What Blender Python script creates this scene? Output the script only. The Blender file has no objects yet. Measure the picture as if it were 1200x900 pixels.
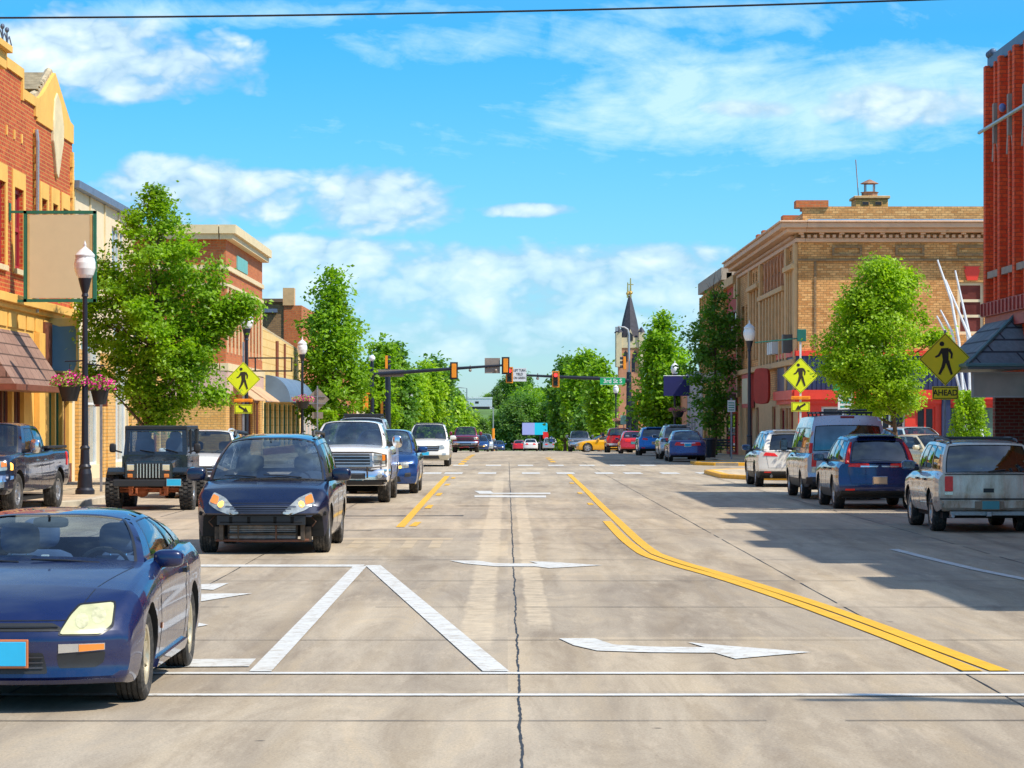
import bpy, bmesh, math, random
from math import sin, cos, pi, tan, sqrt, exp, radians
from mathutils import Vector, Matrix
from mathutils.bvhtree import BVHTree
random.seed(7)
scene = bpy.context.scene
COL = scene.collection
F = 3200.0; VX = 595.0; VY = 493.0; EYE = 1.94
def wx(px, d): return (px - VX) / F * d
def wz(py, d): return EYE + (VY - py) / F * d
def gz(d):
    if d < 130: return 0.0
    t = d - 130
    z = -0.0108 * (t - 40 * (1 - exp(-t / 40.0)))
    return max(z, -5.5)
def lerp(a, b, t): return a + (b - a) * t
def interp(pts, x):
    if x <= pts[0][0]: return pts[0][1]
    for (a, va), (b, vb) in zip(pts, pts[1:]):
        if x <= b:
            t = (x - a) / (b - a) if b > a else 1
            return va + (vb - va) * t
    return pts[-1][1]
def pchip(pts, x):
    n = len(pts)
    if n < 3: return interp(pts, x)
    if x <= pts[0][0]: return pts[0][1]
    if x >= pts[-1][0]: return pts[-1][1]
    d = [(pts[i+1][1]-pts[i][1])/max(1e-9, pts[i+1][0]-pts[i][0]) for i in range(n-1)]
    for i in range(n-1):
        if x <= pts[i+1][0]:
            h = pts[i+1][0]-pts[i][0]
            def tan_at(k):
                if k == 0: return d[0]
                if k == n-1: return d[-1]
                a, b = d[k-1], d[k]
                return 0 if a*b <= 0 else 2*a*b/(a+b)
            m0, m1 = tan_at(i), tan_at(i+1)
            t = (x-pts[i][0])/h
            return ((2*t**3-3*t*t+1)*pts[i][1] + (t**3-2*t*t+t)*h*m0 + (-2*t**3+3*t*t)*pts[i+1][1] + (t**3-t*t)*h*m1)
    return pts[-1][1]

# ---------------------------------------------------------------- mesh collector
class MB:
    def __init__(self): self.v = []; self.f = []; self.m = []
    def add(self, vs, fs, mi=0, M=None):
        o = len(self.v)
        for p in vs:
            p = Vector(p)
            self.v.append(M @ p if M is not None else p)
        for f in fs:
            self.f.append([i + o for i in f]); self.m.append(mi)
    def box(self, c, s, mi=0, M=None, taper=1.0):
        x, y, z = s[0]/2, s[1]/2, s[2]/2
        t = taper
        vs = [(-x,-y,-z),(x,-y,-z),(x,y,-z),(-x,y,-z),(-x*t,-y*t,z),(x*t,-y*t,z),(x*t,y*t,z),(-x*t,y*t,z)]
        T = Matrix.Translation(Vector(c))
        T = T @ M if M is not None else T
        self.add(vs, [(0,3,2,1),(4,5,6,7),(0,1,5,4),(1,2,6,5),(2,3,7,6),(3,0,4,7)], mi, T)
    def b2(self, a, b, mi=0):
        a, b = Vector(a), Vector(b)
        self.box((a+b)/2, [abs(b[i]-a[i]) for i in range(3)], mi)
    def quad(self, a, b, c, d, mi=0): self.add([a,b,c,d], [(0,1,2,3)], mi)
    def tube(self, pts, r, n=8, mi=0, cap=True):
        pts = [Vector(p) for p in pts]
        rs = r if isinstance(r, (list, tuple)) else [r]*len(pts)
        rings = []; prev = None
        for i, p in enumerate(pts):
            a = pts[max(i-1, 0)]; b = pts[min(i+1, len(pts)-1)]
            t = (b - a).normalized() if (b-a).length > 1e-9 else Vector((0,0,1))
            up = prev if prev is not None else (Vector((0,0,1)) if abs(t.z) < .9 else Vector((1,0,0)))
            u = (up - t*up.dot(t))
            if u.length < 1e-6: u = t.orthogonal()
            u.normalize(); prev = u; w = t.cross(u)
            rings.append([p + (u*cos(2*pi*k/n) + w*sin(2*pi*k/n))*rs[i] for k in range(n)])
        vs = [v for rg in rings for v in rg]; fs = []
        for i in range(len(rings)-1):
            for k in range(n):
                fs.append((i*n+k, i*n+(k+1)%n, (i+1)*n+(k+1)%n, (i+1)*n+k))
        if cap:
            fs.append(tuple(range(n))[::-1]); fs.append(tuple((len(rings)-1)*n+k for k in range(n)))
        self.add(vs, fs, mi)
    def lathe(self, prof, n=16, c=(0,0,0), axis='z', mi=0, mis=None):
        c = Vector(c)
        for j in range(len(prof)-1):
            vs = []; fs = []
            for (r, h) in (prof[j], prof[j+1]):
                for k in range(n):
                    a = 2*pi*k/n
                    if axis == 'z': vs.append(c + Vector((r*cos(a), r*sin(a), h)))
                    elif axis == 'x': vs.append(c + Vector((h, r*cos(a), r*sin(a))))
                    else: vs.append(c + Vector((r*cos(a), h, r*sin(a))))
            for k in range(n): fs.append((k, (k+1)%n, n+(k+1)%n, n+k))
            self.add(vs, fs, mis[j] if mis else mi)
    def prism(self, poly, o, u, w, n, th, mi=0):
        o, u, w, n = Vector(o), Vector(u), Vector(w), Vector(n)
        k = len(poly)
        A = [o + u*a + w*b for a, b in poly]; B = [p + n*th for p in A]
        fs = [tuple(range(k)), tuple(range(k, 2*k))[::-1]] + [(i, i+k, (i+1)%k+k, (i+1)%k) for i in range(k)]
        self.add(A+B, fs, mi)
    def blob(self, c, r, p=2.5, mi=0, nu=14, nv=8, M=None):
        sg = lambda x: (1 if x >= 0 else -1)
        e = 2.0/p; vs = []; fs = []
        for j in range(nv+1):
            b = -pi/2 + pi*j/nv
            for i in range(nu):
                a = 2*pi*i/nu
                cb, sb, ca, sa = cos(b), sin(b), cos(a), sin(a)
                vs.append(Vector((r[0]*sg(cb)*abs(cb)**e*sg(ca)*abs(ca)**e, r[1]*sg(cb)*abs(cb)**e*sg(sa)*abs(sa)**e, r[2]*sg(sb)*abs(sb)**e)))
        for j in range(nv):
            for i in range(nu): fs.append((j*nu+i, j*nu+(i+1)%nu, (j+1)*nu+(i+1)%nu, (j+1)*nu+i))
        T = Matrix.Translation(Vector(c)); T = T @ M if M is not None else T
        self.add(vs, fs, mi, T)
    def build(self, name, mats, parent=None, smooth=False, bevel=0, seg=1, weld=0, ang=35, loc=None):
        me = bpy.data.meshes.new(name)
        me.from_pydata([tuple(v) for v in self.v], [], self.f)
        if not isinstance(mats, (list, tuple)): mats = [mats]
        for m in mats: me.materials.append(m)
        me.polygons.foreach_set('material_index', [min(i, len(mats)-1) for i in self.m])
        if weld or bevel:
            bm = bmesh.new(); bm.from_mesh(me)
            bmesh.ops.remove_doubles(bm, verts=bm.verts, dist=weld or 1e-5)
            if bevel:
                es = [e for e in bm.edges if len(e.link_faces) == 2 and e.calc_face_angle(0) > .6]
                bmesh.ops.bevel(bm, geom=es, offset=bevel, segments=seg, affect='EDGES', clamp_overlap=True)
            bm.to_mesh(me); bm.free()
        if smooth:
            me.polygons.foreach_set('use_smooth', [True]*len(me.polygons))
            me.set_sharp_from_angle(angle=radians(ang))
        o = bpy.data.objects.new(name, me); COL.objects.link(o)
        if parent is not None: o.parent = parent
        if loc is not None: o.location = loc
        return o

def build_split(mb, name, mats, parent, gap=.25, **k):
    """link each separate cluster of pieces as an object of its own"""
    par = list(range(len(mb.v)))
    def find(i):
        while par[i] != i: par[i] = par[par[i]]; i = par[i]
        return i
    for f in mb.f:
        a = find(f[0])
        for q in f[1:]: par[find(q)] = a
    comp = {}
    for i in range(len(mb.v)): comp.setdefault(find(i), []).append(i)
    bb = []
    for c in comp.values():
        P = [mb.v[i] for i in c]; bb.append([[min(p[k_] for p in P) for k_ in range(3)], [max(p[k_] for p in P) for k_ in range(3)], set(c)])
    merged = True
    while merged:
        merged = False
        for i in range(len(bb)):
            for j in range(len(bb)-1, i, -1):
                if all(bb[i][0][q]-gap < bb[j][1][q] and bb[j][0][q]-gap < bb[i][1][q] for q in range(3)):
                    bb[i] = [[min(bb[i][0][q], bb[j][0][q]) for q in range(3)], [max(bb[i][1][q], bb[j][1][q]) for q in range(3)], bb[i][2] | bb[j][2]]
                    del bb[j]; merged = True
    for lo, hi, ids in bb:
        m = MB(); mp = {}
        for f, mi in zip(mb.f, mb.m):
            if f[0] in ids:
                g = []
                for q in f:
                    if q not in mp: mp[q] = len(m.v); m.v.append(mb.v[q])
                    g.append(mp[q])
                m.f.append(g); m.m.append(mi)
        m.build(name, mats, parent, **k)
def tag(o, label=None, cat=None, group=None, kind=None):
    if label: o['label'] = label
    if cat: o['category'] = cat
    if group: o['group'] = group
    if kind: o['kind'] = kind
    return o
def thing(name, label, cat, loc=(0,0,0), rz=0, group=None):
    o = bpy.data.objects.new(name, None); COL.objects.link(o)
    o.empty_display_size = .3
    o.location = loc; o.rotation_euler = (0,0,rz)
    return tag(o, label, cat, group)
def copy_tree(o, parent=None):
    c = o.copy(); COL.objects.link(c); c.parent = parent
    for ch in list(o.children): copy_tree(ch, c)
    return c
def text_mesh(name, body, size, mat, parent, loc, rot, depth=.004, align='CENTER', xs=1.0):
    cu = bpy.data.curves.new(name, 'FONT'); cu.body = body; cu.size = size
    cu.align_x = align; cu.align_y = 'CENTER'; cu.extrude = depth/2; cu.offset = size*.022
    t = bpy.data.objects.new('tmp', cu); COL.objects.link(t)
    bpy.context.view_layer.update()
    me = bpy.data.meshes.new_from_object(t); bpy.data.objects.remove(t); bpy.data.curves.remove(cu)
    me.materials.clear(); me.materials.append(mat)
    o = bpy.data.objects.new(name, me); COL.objects.link(o); o.parent = parent
    o.location = loc; o.rotation_euler = rot; o.scale = (xs, 1, 1)
    return o

# ---------------------------------------------------------------- materials
MATS = {}
class NT:
    def __init__(self, m): self.t = m.node_tree; self.n = self.t.nodes; self.l = self.t.links
    def new(self, k, **kw):
        nd = self.n.new(k)
        for a, b in kw.items():
            if a.startswith('i_'): nd.inputs[a[2:].replace('_', ' ')].default_value = b
            else: setattr(nd, a, b)
        return nd
    def link(self, a, b): self.l.new(a, b)
    def ramp(self, src, stops):
        r = self.new('ShaderNodeValToRGB'); e = r.color_ramp.elements
        while len(e) < len(stops): e.new(.5)
        for i, (p, c) in enumerate(stops):
            e[i].position = p; e[i].color = (*c, 1) if len(c) == 3 else c
        self.link(src, r.inputs[0]); return r.outputs[0]
    def noise(self, vec, scale, detail=4, rough=.55, dist=0):
        n = self.new('ShaderNodeTexNoise'); n.inputs['Scale'].default_value = scale
        n.inputs['Detail'].default_value = detail; n.inputs['Roughness'].default_value = rough
        n.inputs['Distortion'].default_value = dist
        if vec is not None: self.link(vec, n.inputs['Vector'])
        return n.outputs['Fac']
    def mix(self, a, b, fac, mode='MIX'):
        m = self.new('ShaderNodeMix', data_type='RGBA', blend_type=mode)
        for s, v in ((m.inputs[0], fac), (m.inputs[6], a), (m.inputs[7], b)):
            if hasattr(v, 'links') or isinstance(v, bpy.types.NodeSocket): self.link(v, s)
            else: s.default_value = (*v, 1) if isinstance(v, tuple) and len(v) == 3 else v
        return m.outputs[2]
    def math(self, op, a, b=0.0, c=None, clamp=False):
        m = self.new('ShaderNodeMath', operation=op); m.use_clamp = clamp
        for i, v in enumerate((a, b, c)):
            if v is None: continue
            if isinstance(v, bpy.types.NodeSocket): self.link(v, m.inputs[i])
            else: m.inputs[i].default_value = v
        return m.outputs[0]
    def mapr(self, v, a, b, c, d):
        m = self.new('ShaderNodeMapRange'); self.link(v, m.inputs[0])
        for i, q in enumerate((a, b, c, d)): m.inputs[i+1].default_value = q
        return m.outputs[0]
def base_mat(name):
    m = bpy.data.materials.new(name); m.use_nodes = True
    t = NT(m); bs = m.node_tree.nodes['Principled BSDF']
    return m, t, bs
def M_(name, col, rough=.6, metal=0, var=.12, scale=3, bump=0, bscale=30, coat=0, spec=None, dirt=None):
    """plain surface with a soft noise variation, optional bump and dirt"""
    if name in MATS: return MATS[name]
    m, t, bs = base_mat(name)
    tc = t.new('ShaderNodeTexCoord').outputs['Object']
    nf = t.noise(tc, scale, 5, .6)
    lo = tuple(max(0, c*(1-var)) for c in col); hi = tuple(min(1, c*(1+var)) for c in col)
    c = t.ramp(nf, [(.3, lo), (.7, hi)])
    if dirt:
        dn = t.noise(tc, dirt[1], 6, .7); f = t.ramp(dn, [(dirt[2], (0,0,0)), (dirt[2]+.2, (1,1,1))])
        c = t.mix(c, dirt[0], f)
    t.link(c, bs.inputs['Base Color'])
    bs.inputs['Roughness'].default_value = rough; bs.inputs['Metallic'].default_value = metal
    if spec is not None: bs.inputs['Specular IOR Level'].default_value = spec
    if coat: bs.inputs['Coat Weight'].default_value = coat; bs.inputs['Coat Roughness'].default_value = .03
    if bump:
        b = t.new('ShaderNodeBump'); b.inputs['Strength'].default_value = bump; b.inputs['Distance'].default_value = .02
        t.link(t.noise(tc, bscale, 5, .6), b.inputs['Height']); t.link(b.outputs[0], bs.inputs['Normal'])
    MATS[name] = m; return m
def paint(name, col, rough=.28, metal=.35, grime=(.25,.2,.15), gamt=.25, zhi=.75):
    if name in MATS: return MATS[name]
    m, t, bs = base_mat(name)
    tc = t.new('ShaderNodeTexCoord').outputs['Object']
    sep = t.new('ShaderNodeSeparateXYZ'); t.link(tc, sep.inputs[0])
    low = t.mapr(sep.outputs[2], .15, zhi, 1, 0)
    mpp = t.new('ShaderNodeMapping'); t.link(tc, mpp.inputs[0]); mpp.inputs['Scale'].default_value = (1, 1, .35 if zhi > 1 else 1)
    n = t.noise(mpp.outputs[0], 6, 6, .7)
    f = t.math('MULTIPLY', t.math('MULTIPLY', low, t.mapr(n, .35, .7, 0, 1)), gamt, clamp=True)
    f2 = t.math('MULTIPLY', t.mapr(t.noise(tc, 55, 3, .7), .52, .75, 0, 1), gamt*.2, clamp=True)
    f = t.math('MAXIMUM', f, f2)
    t.link(t.mix(col, grime, f), bs.inputs['Base Color'])
    t.link(t.mapr(n, .3, .7, rough*.8, rough*1.3), bs.inputs['Roughness'])
    bs.inputs['Metallic'].default_value = metal
    bs.inputs['Coat Weight'].default_value = .9; bs.inputs['Coat Roughness'].default_value = .04
    MATS[name] = m; return m
def brick(name, c1, c2, mortar, bw=.24, bh=.085, ms=.012, rough=.85, bump=.25, stain=.35):
    if name in MATS: return MATS[name]
    m, t, bs = base_mat(name)
    tc = t.new('ShaderNodeTexCoord').outputs['Object']
    s = t.new('ShaderNodeSeparateXYZ'); t.link(tc, s.inputs[0])
    cb = t.new('ShaderNodeCombineXYZ'); t.link(t.math('ADD', s.outputs[0], s.outputs[1]), cb.inputs[0]); t.link(s.outputs[2], cb.inputs[1])
    b = t.new('ShaderNodeTexBrick'); t.link(cb.outputs[0], b.inputs['Vector'])
    b.inputs['Color1'].default_value = (*c1, 1); b.inputs['Color2'].default_value = (*c2, 1); b.inputs['Mortar'].default_value = (*mortar, 1)
    b.inputs['Scale'].default_value = 1; b.inputs['Mortar Size'].default_value = ms; b.inputs['Brick Width'].default_value = bw
    b.inputs['Row Height'].default_value = bh; b.inputs['Bias'].default_value = -.1
    n = t.noise(tc, .6, 6, .65); n2 = t.noise(cb.outputs[0], 9, 4, .7)
    dark = t.mix(b.outputs['Color'], (.45,.4,.38), t.math('MULTIPLY', t.mapr(n, .45, .75, 0, 1), stain), 'MULTIPLY')
    c = t.mix(dark, t.ramp(n2, [(.3, (.78,.78,.78)), (.7, (1.2,1.2,1.2))]), 1.0, 'MULTIPLY')
    t.link(c, bs.inputs['Base Color']); bs.inputs['Roughness'].default_value = rough
    bp = t.new('ShaderNodeBump'); bp.inputs['Strength'].default_value = bump; bp.inputs['Distance'].default_value = .02
    t.link(t.math('SUBTRACT', 1.0, b.outputs['Fac']), bp.inputs['Height']); t.link(bp.outputs[0], bs.inputs['Normal'])
    MATS[name] = m; return m
def glassy(name, tint=(.35,.42,.45), ior=1.5, rough=.02, base=.1):
    """car / thin window glass: tinted see-through with a real reflection"""
    if name in MATS: return MATS[name]
    m, t, bs = base_mat(name)
    t.n.remove(bs); out = [n for n in t.n if n.type == 'OUTPUT_MATERIAL'][0]
    tr = t.new('ShaderNodeBsdfTransparent'); tr.inputs[0].default_value = (*tint, 1)
    gl = t.new('ShaderNodeBsdfGlossy'); gl.inputs['Roughness'].default_value = rough
    lw = t.new('ShaderNodeLayerWeight'); lw.inputs[0].default_value = .5
    f0 = ((ior-1)/(ior+1))**2
    tc = t.new('ShaderNodeTexCoord').outputs['Object']
    f = t.math('ADD', t.math('MULTIPLY_ADD', t.math('POWER', lw.outputs['Facing'], 4.6), .95, f0*1.6), t.mapr(t.noise(tc, 2, 4, .6), .3, .7, base*.6, base*1.4), clamp=True)
    ms = t.new('ShaderNodeMixShader'); t.link(f, ms.inputs[0]); t.link(tr.outputs[0], ms.inputs[1]); t.link(gl.outputs[0], ms.inputs[2])
    t.link(ms.outputs[0], out.inputs[0]); MATS[name] = m; return m
def emis(name, col, e, base=None):
    if name in MATS: return MATS[name]
    m, t, bs = base_mat(name)
    bs.inputs['Base Color'].default_value = (*(base or col), 1); bs.inputs['Roughness'].default_value = .3
    tc = t.new('ShaderNodeTexCoord').outputs['Object']
    c = t.ramp(t.noise(tc, 20, 2), [(.3, tuple(x*.9 for x in col)), (.7, col)])
    t.link(c, bs.inputs['Emission Color']); bs.inputs['Emission Strength'].default_value = e
    MATS[name] = m; return m

BLACK = M_('black_plastic', (.022,.023,.025), .5, bump=.1, bscale=120)
RUBBER = M_('tyre_rubber', (.035,.034,.033), .85, var=.3, scale=12, bump=.3, bscale=60, dirt=((.16,.14,.12), 9, .5))
UNDER = M_('dark_underbody', (.012,.012,.012), .9)
TRIM = M_('black_trim', (.015,.016,.018), .35)
CHROME = M_('chrome_metal', (.75,.76,.78), .15, 1, var=.06)
ALLOY = M_('alloy_rim', (.5,.51,.53), .32, .8, var=.1)
CHAMP = M_('pale_gold_rim', (.62,.55,.40), .35, .6, var=.1)
GLASS = glassy('car_glass', (.42,.5,.54), base=.09)
GLASSW = glassy('reflective_windshield', (.40,.48,.52), base=.22)
GLASSD = glassy('privacy_glass', (.06,.075,.09), base=.12)
GLASSC = glassy('clear_windshield', (.78,.90,.95), ior=1.4, base=.11)
MIRR = M_('mirror_glass', (.12,.16,.24), .08, .9)
SEATM = M_('seat_fabric', (.16,.19,.26), .9, bump=.2, bscale=90)
LENS = M_('clear_lamp_lens', (.46,.47,.43), .15, .45, var=.45, scale=11, coat=1)
LENSY = M_('yellowed_lamp_lens', (.56,.55,.31), .25, .05, var=.22, scale=6, coat=.7, dirt=((.34,.36,.27), 4, .58))
SEATL = M_('blue_grey_seat_fabric', (.06,.10,.20), .9, bump=.2, bscale=90)
DASHL = M_('grey_dash_vinyl', (.18,.24,.28), .7)
AMBER = M_('amber_lens', (.85,.25,.03), .2, coat=1)
AMBERL = emis('lit_amber_lamp', (1,.5,.08), 2.2)
REDL = M_('red_lens', (.95,.02,.015), .35, coat=.15, var=.15, scale=25)
REDE = emis('lit_red_lamp', (1,.03,.02), 1.2)
PLATEB = M_('cyan_plate', (.03,.5,.8), .5, var=.05)
PLATET = M_('worn_tan_plate', (.6,.4,.24), .5, var=.1)
PLATEG = M_('teal_plate', (.08,.3,.33), .5, var=.1)
STEEL = M_('galvanised_steel', (.42,.43,.44), .45, .7, var=.15, scale=20)
# ================================================================= ground, road, pavements
def concrete_road(name, c_lo, c_mid, c_hi, strips=False):
    m, t, bs = base_mat(name)
    tc = t.new('ShaderNodeTexCoord').outputs['Object']
    mp = t.new('ShaderNodeMapping'); t.link(tc, mp.inputs[0]); mp.inputs['Scale'].default_value = (1, .22, 1)
    big = t.noise(mp.outputs[0], .35, 6, .6, .6)
    c = t.ramp(big, [(.28, c_lo), (.5, c_mid), (.74, c_hi)])
    # wear in the wheel paths, streaks across the slabs
    mp2 = t.new('ShaderNodeMapping'); t.link(tc, mp2.inputs[0]); mp2.inputs['Scale'].default_value = (1.6, .07, 1)
    st = t.noise(mp2.outputs[0], 1.1, 5, .6, .3)
    c = t.mix(c, t.ramp(st, [(.35, (.80,.79,.78)), (.62, (1.08,1.08,1.06))]), .85, 'MULTIPLY')
    mpm = t.new('ShaderNodeMapping'); t.link(tc, mpm.inputs[0]); mpm.inputs['Scale'].default_value = (1, .16, 1); mpm.inputs['Rotation'].default_value = (0, 0, .12)
    mid = t.noise(mpm.outputs[0], 1.5, 8, .72, 1.0)
    c = t.mix(c, t.ramp(mid, [(.34, (.76,.73,.70)), (.53, (1,1,1)), (.70, (1.16,1.11,1.02))]), 1.0, 'MULTIPLY')
    # grey patches
    gp = t.noise(mpm.outputs[0], .45, 5, .55, 1.2)
    c = t.mix(c, (.33,.29,.245), t.math('MULTIPLY', t.mapr(gp, .5, .68, 0, 1), .4))
    # swirling tyre scuffs
    wv = t.new('ShaderNodeTexWave'); t.link(mpm.outputs[0], wv.inputs['Vector']); wv.inputs['Scale'].default_value = .5
    wv.inputs['Distortion'].default_value = 9; wv.inputs['Detail'].default_value = 5; wv.inputs['Detail Scale'].default_value = .8
    c = t.mix(c, (.42,.33,.22), t.math('MULTIPLY', t.mapr(wv.outputs['Fac'], .75, 1, 0, .4), t.mapr(gp, .4, .6, 1, .2)))
    mps = t.new('ShaderNodeMapping'); t.link(tc, mps.inputs[0]); mps.inputs['Scale'].default_value = (1, .4, 1)
    sp = t.noise(mps.outputs[0], 55, 3, .85)
    c = t.mix(c, t.ramp(sp, [(.28, (.60,.60,.60)), (.43, (.95,.95,.95)), (.58, (1.05,1.05,1.05)), (.72, (1.4,1.38,1.3))]), .9, 'MULTIPLY')
    # slab-to-slab tone: every 3.5 x 5 m slab was cast a little differently
    sl_ = t.new('ShaderNodeSeparateXYZ'); t.link(tc, sl_.inputs[0]); cb_ = t.new('ShaderNodeCombineXYZ')
    t.link(t.math('FLOOR', t.math('DIVIDE', sl_.outputs[0], 3.52)), cb_.inputs[0]); t.link(t.math('FLOOR', t.math('DIVIDE', sl_.outputs[1], 4.9)), cb_.inputs[1])
    wn_ = t.new('ShaderNodeTexWhiteNoise'); wn_.noise_dimensions = '2D'; t.link(cb_.outputs[0], wn_.inputs[0])
    c = t.mix(c, t.ramp(wn_.outputs[0], [(0, (.88,.885,.90)), (1, (1.08,1.07,1.04))]), .9, 'MULTIPLY')
    # curved tyre marks sweeping through the turn
    ds_ = t.math('SQRT', t.math('ADD', t.math('POWER', t.math('ADD', sl_.outputs[0], 9.0), 2), t.math('POWER', t.math('SUBTRACT', sl_.outputs[1], 8.0), 2)))
    cr_ = t.new('ShaderNodeCombineXYZ'); t.link(ds_, cr_.inputs[0])
    tm_ = t.math('MULTIPLY', t.mapr(t.noise(cr_.outputs[0], 2.6, 5, .75), .5, .68, 0, 1), t.mapr(t.noise(mpm.outputs[0], 1.1, 4), .4, .62, 0, 1))
    c = t.mix(c, (.24,.205,.17), t.math('MULTIPLY', tm_, .26, clamp=True))
    pt_ = t.math('MULTIPLY', t.mapr(t.noise(mpm.outputs[0], 3.2, 8, .8), .54, .64, 0, 1), .4); c = t.mix(c, (.56,.46,.34), pt_)
    # darker oil line down the middle of each lane
    for lx_ in (-5.2, -3.55, 1.9, 5.3):
        g_ = t.math('SUBTRACT', 1.0, t.math('DIVIDE', t.math('ABSOLUTE', t.math('SUBTRACT', sl_.outputs[0], lx_)), .55), clamp=True)
        c = t.mix(c, (.60,.58,.57), t.math('MULTIPLY', t.math('MULTIPLY', g_, t.mapr(t.noise(mpm.outputs[0], 2.4, 6, .75), .42, .66, 0, 1)), .6), 'MULTIPLY')
    # oil spots
    vo = t.new('ShaderNodeTexVoronoi'); t.link(tc, vo.inputs['Vector']); vo.inputs['Scale'].default_value = .9; vo.inputs['Randomness'].default_value = 1
    dd = t.math('ADD', vo.outputs['Distance'], t.math('MULTIPLY', t.noise(tc, 9, 3), .08))
    c = t.mix(c, (.03,.028,.026), t.mapr(dd, .06, .075, .85, 0))
    if strips:   # pale strips where old paint was ground off along the centre joint
        sx = t.new('ShaderNodeSeparateXYZ'); t.link(tc, sx.inputs[0])
        xw = t.math('ADD', sx.outputs[0], t.math('MULTIPLY', t.math('SUBTRACT', t.noise(tc, 1.1, 3), .5), .12))
        wn = t.mapr(t.noise(tc, 3.5, 7, .75), .38, .6, .15, 1)
        for cx_, hw_, ya_, yb_ in ((-.28, .17, 22.5, 100), (.30, .13, 25, 80)):
            k = t.math('SUBTRACT', 1.0, t.math('DIVIDE', t.math('ABSOLUTE', t.math('SUBTRACT', xw, cx_)), hw_))
            k = t.mapr(k, 0, .25, 0, 1)
            k = t.math('MULTIPLY', k, t.mapr(sx.outputs[1], ya_, ya_+1.5, 0, 1)); k = t.math('MULTIPLY', k, t.mapr(sx.outputs[1], yb_-20, yb_, 1, 0))
            c = t.mix(c, (.66,.54,.38), t.math('MULTIPLY', t.math('MULTIPLY', k, wn), .66, clamp=True))
    t.link(c, bs.inputs['Base Color']); bs.inputs['Roughness'].default_value = .82
    bs.inputs['Specular IOR Level'].default_value = .3
    b = t.new('ShaderNodeBump'); b.inputs['Strength'].default_value = .25; b.inputs['Distance'].default_value = .006
    t.link(sp, b.inputs['Height']); t.link(b.outputs[0], bs.inputs['Normal'])
    return m
ROADM = concrete_road('weathered_concrete', (.32,.262,.20), (.44,.365,.275), (.55,.46,.345), True)
WALKM = concrete_road('pavement_concrete', (.50,.40,.27), (.60,.48,.33), (.68,.56,.40))
GRASS = M_('grass_ground', (.10,.19,.035), .95, var=.4, scale=.05, bump=.3, bscale=3)
KERB = M_('kerb_concrete', (.5,.44,.34), .85, var=.2, scale=4, bump=.2)
KERBY = M_('kerb_yellow_paint', (.85,.42,.02), .6, var=.15, scale=5, dirt=((.4,.33,.22), 6, .58))
def worn(name, col, under, th=.42, rough=.6):
    m, t, bs = base_mat(name)
    tc = t.new('ShaderNodeTexCoord').outputs['Object']
    f = t.math('MULTIPLY', t.ramp(t.noise(tc, 7, 8, .75, .3), [(th-.1, (0,0,0)), (th, (1,1,1))]), 1.0)
    f = t.math('MAXIMUM', f, .25)
    c = t.mix(under, t.mix(col, tuple(x*.8 for x in col), t.noise(tc, 30, 3)), f)
    c = t.mix(c, (.7,.68,.64), t.mapr(t.noise(tc, 3, 5, .7), .45, .8, 0, .8), 'MULTIPLY')
    t.link(c, bs.inputs['Base Color']); bs.inputs['Roughness'].default_value = rough
    return m
WHITEP = worn('road_paint_white', (.74,.73,.69), (.46,.4,.32), .49)
WHITEC = worn('road_paint_white_thin', (.76,.75,.72), (.46,.4,.32), .46)
YELP = worn('road_paint_yellow', (.88,.48,.008), (.5,.36,.15), .36)
TAR = M_('crack_sealant', (.03,.028,.027), .6, var=.3)
PALE = worn('pale_ground_strip', (.58,.46,.30), (.44,.36,.28), .5, .8)

def strip(name, xl, xr, ys, mat, dz=0.0, kind='structure', dy=None):
    mb = MB(); vs = []; fs = []
    for y in ys:
        l = xl(y) if callable(xl) else xl; r = xr(y) if callable(xr) else xr
        vs += [(l, y, gz(y)+dz), (r, y, gz(y)+dz)]
    for i in range(len(ys)-1): fs.append((2*i, 2*i+1, 2*i+3, 2*i+2))
    mb.add(vs, fs); o = mb.build(name, mat); tag(o, kind=kind); return o
YS = [-60,-20,0,20,40,60,80,100,120] + [130+6*i for i in range(24)] + [280+20*i for i in range(14)]
# terrain: follows the street down the slope, then rises into wooded hills
def terr(x, y):
    z = gz(y) - .02
    if y > 460:
        t = min(1, (y-460)/330.0); t = t*t*(3-2*t)
        ridge = 11 + 3*sin(x*.011) + (5 if abs(x) > 60 else 5*(x/60)**2)
        z += t*ridge + max(0, (y-1000))*.01*(.6+.4*sin(x*.004))
    if abs(x) > 120 and y > 300: z += min(1, (abs(x)-120)/300)*min(1,(y-300)/300)*12
    return z
gx = [-3000,-1500,-800,-500,-350,-250,-180,-130,-100,-80,-60,-45,-30,-20,-12,-6,0,6,12,20,30,45,60,80,100,130,180,250,350,500,800,1500,3000]
gy = [-300,-100,-40,0,40,80,120,130,140,150,165,180,200,225,250,280,310,350,400,450,480,510,540,570,600,640,680,720,760,800,850,920,1000,1200,1600,2200,3200]
mb = MB()
vs = [(x, y, terr(x, y) - .02) for y in gy for x in gx]; nx = len(gx)
fs = [(j*nx+i, j*nx+i+1, (j+1)*nx+i+1, (j+1)*nx+i) for j in range(len(gy)-1) for i in range(nx-1)]
mb.add(vs, fs); g = mb.build('ground', GRASS, smooth=True); tag(g, kind='structure')

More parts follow.
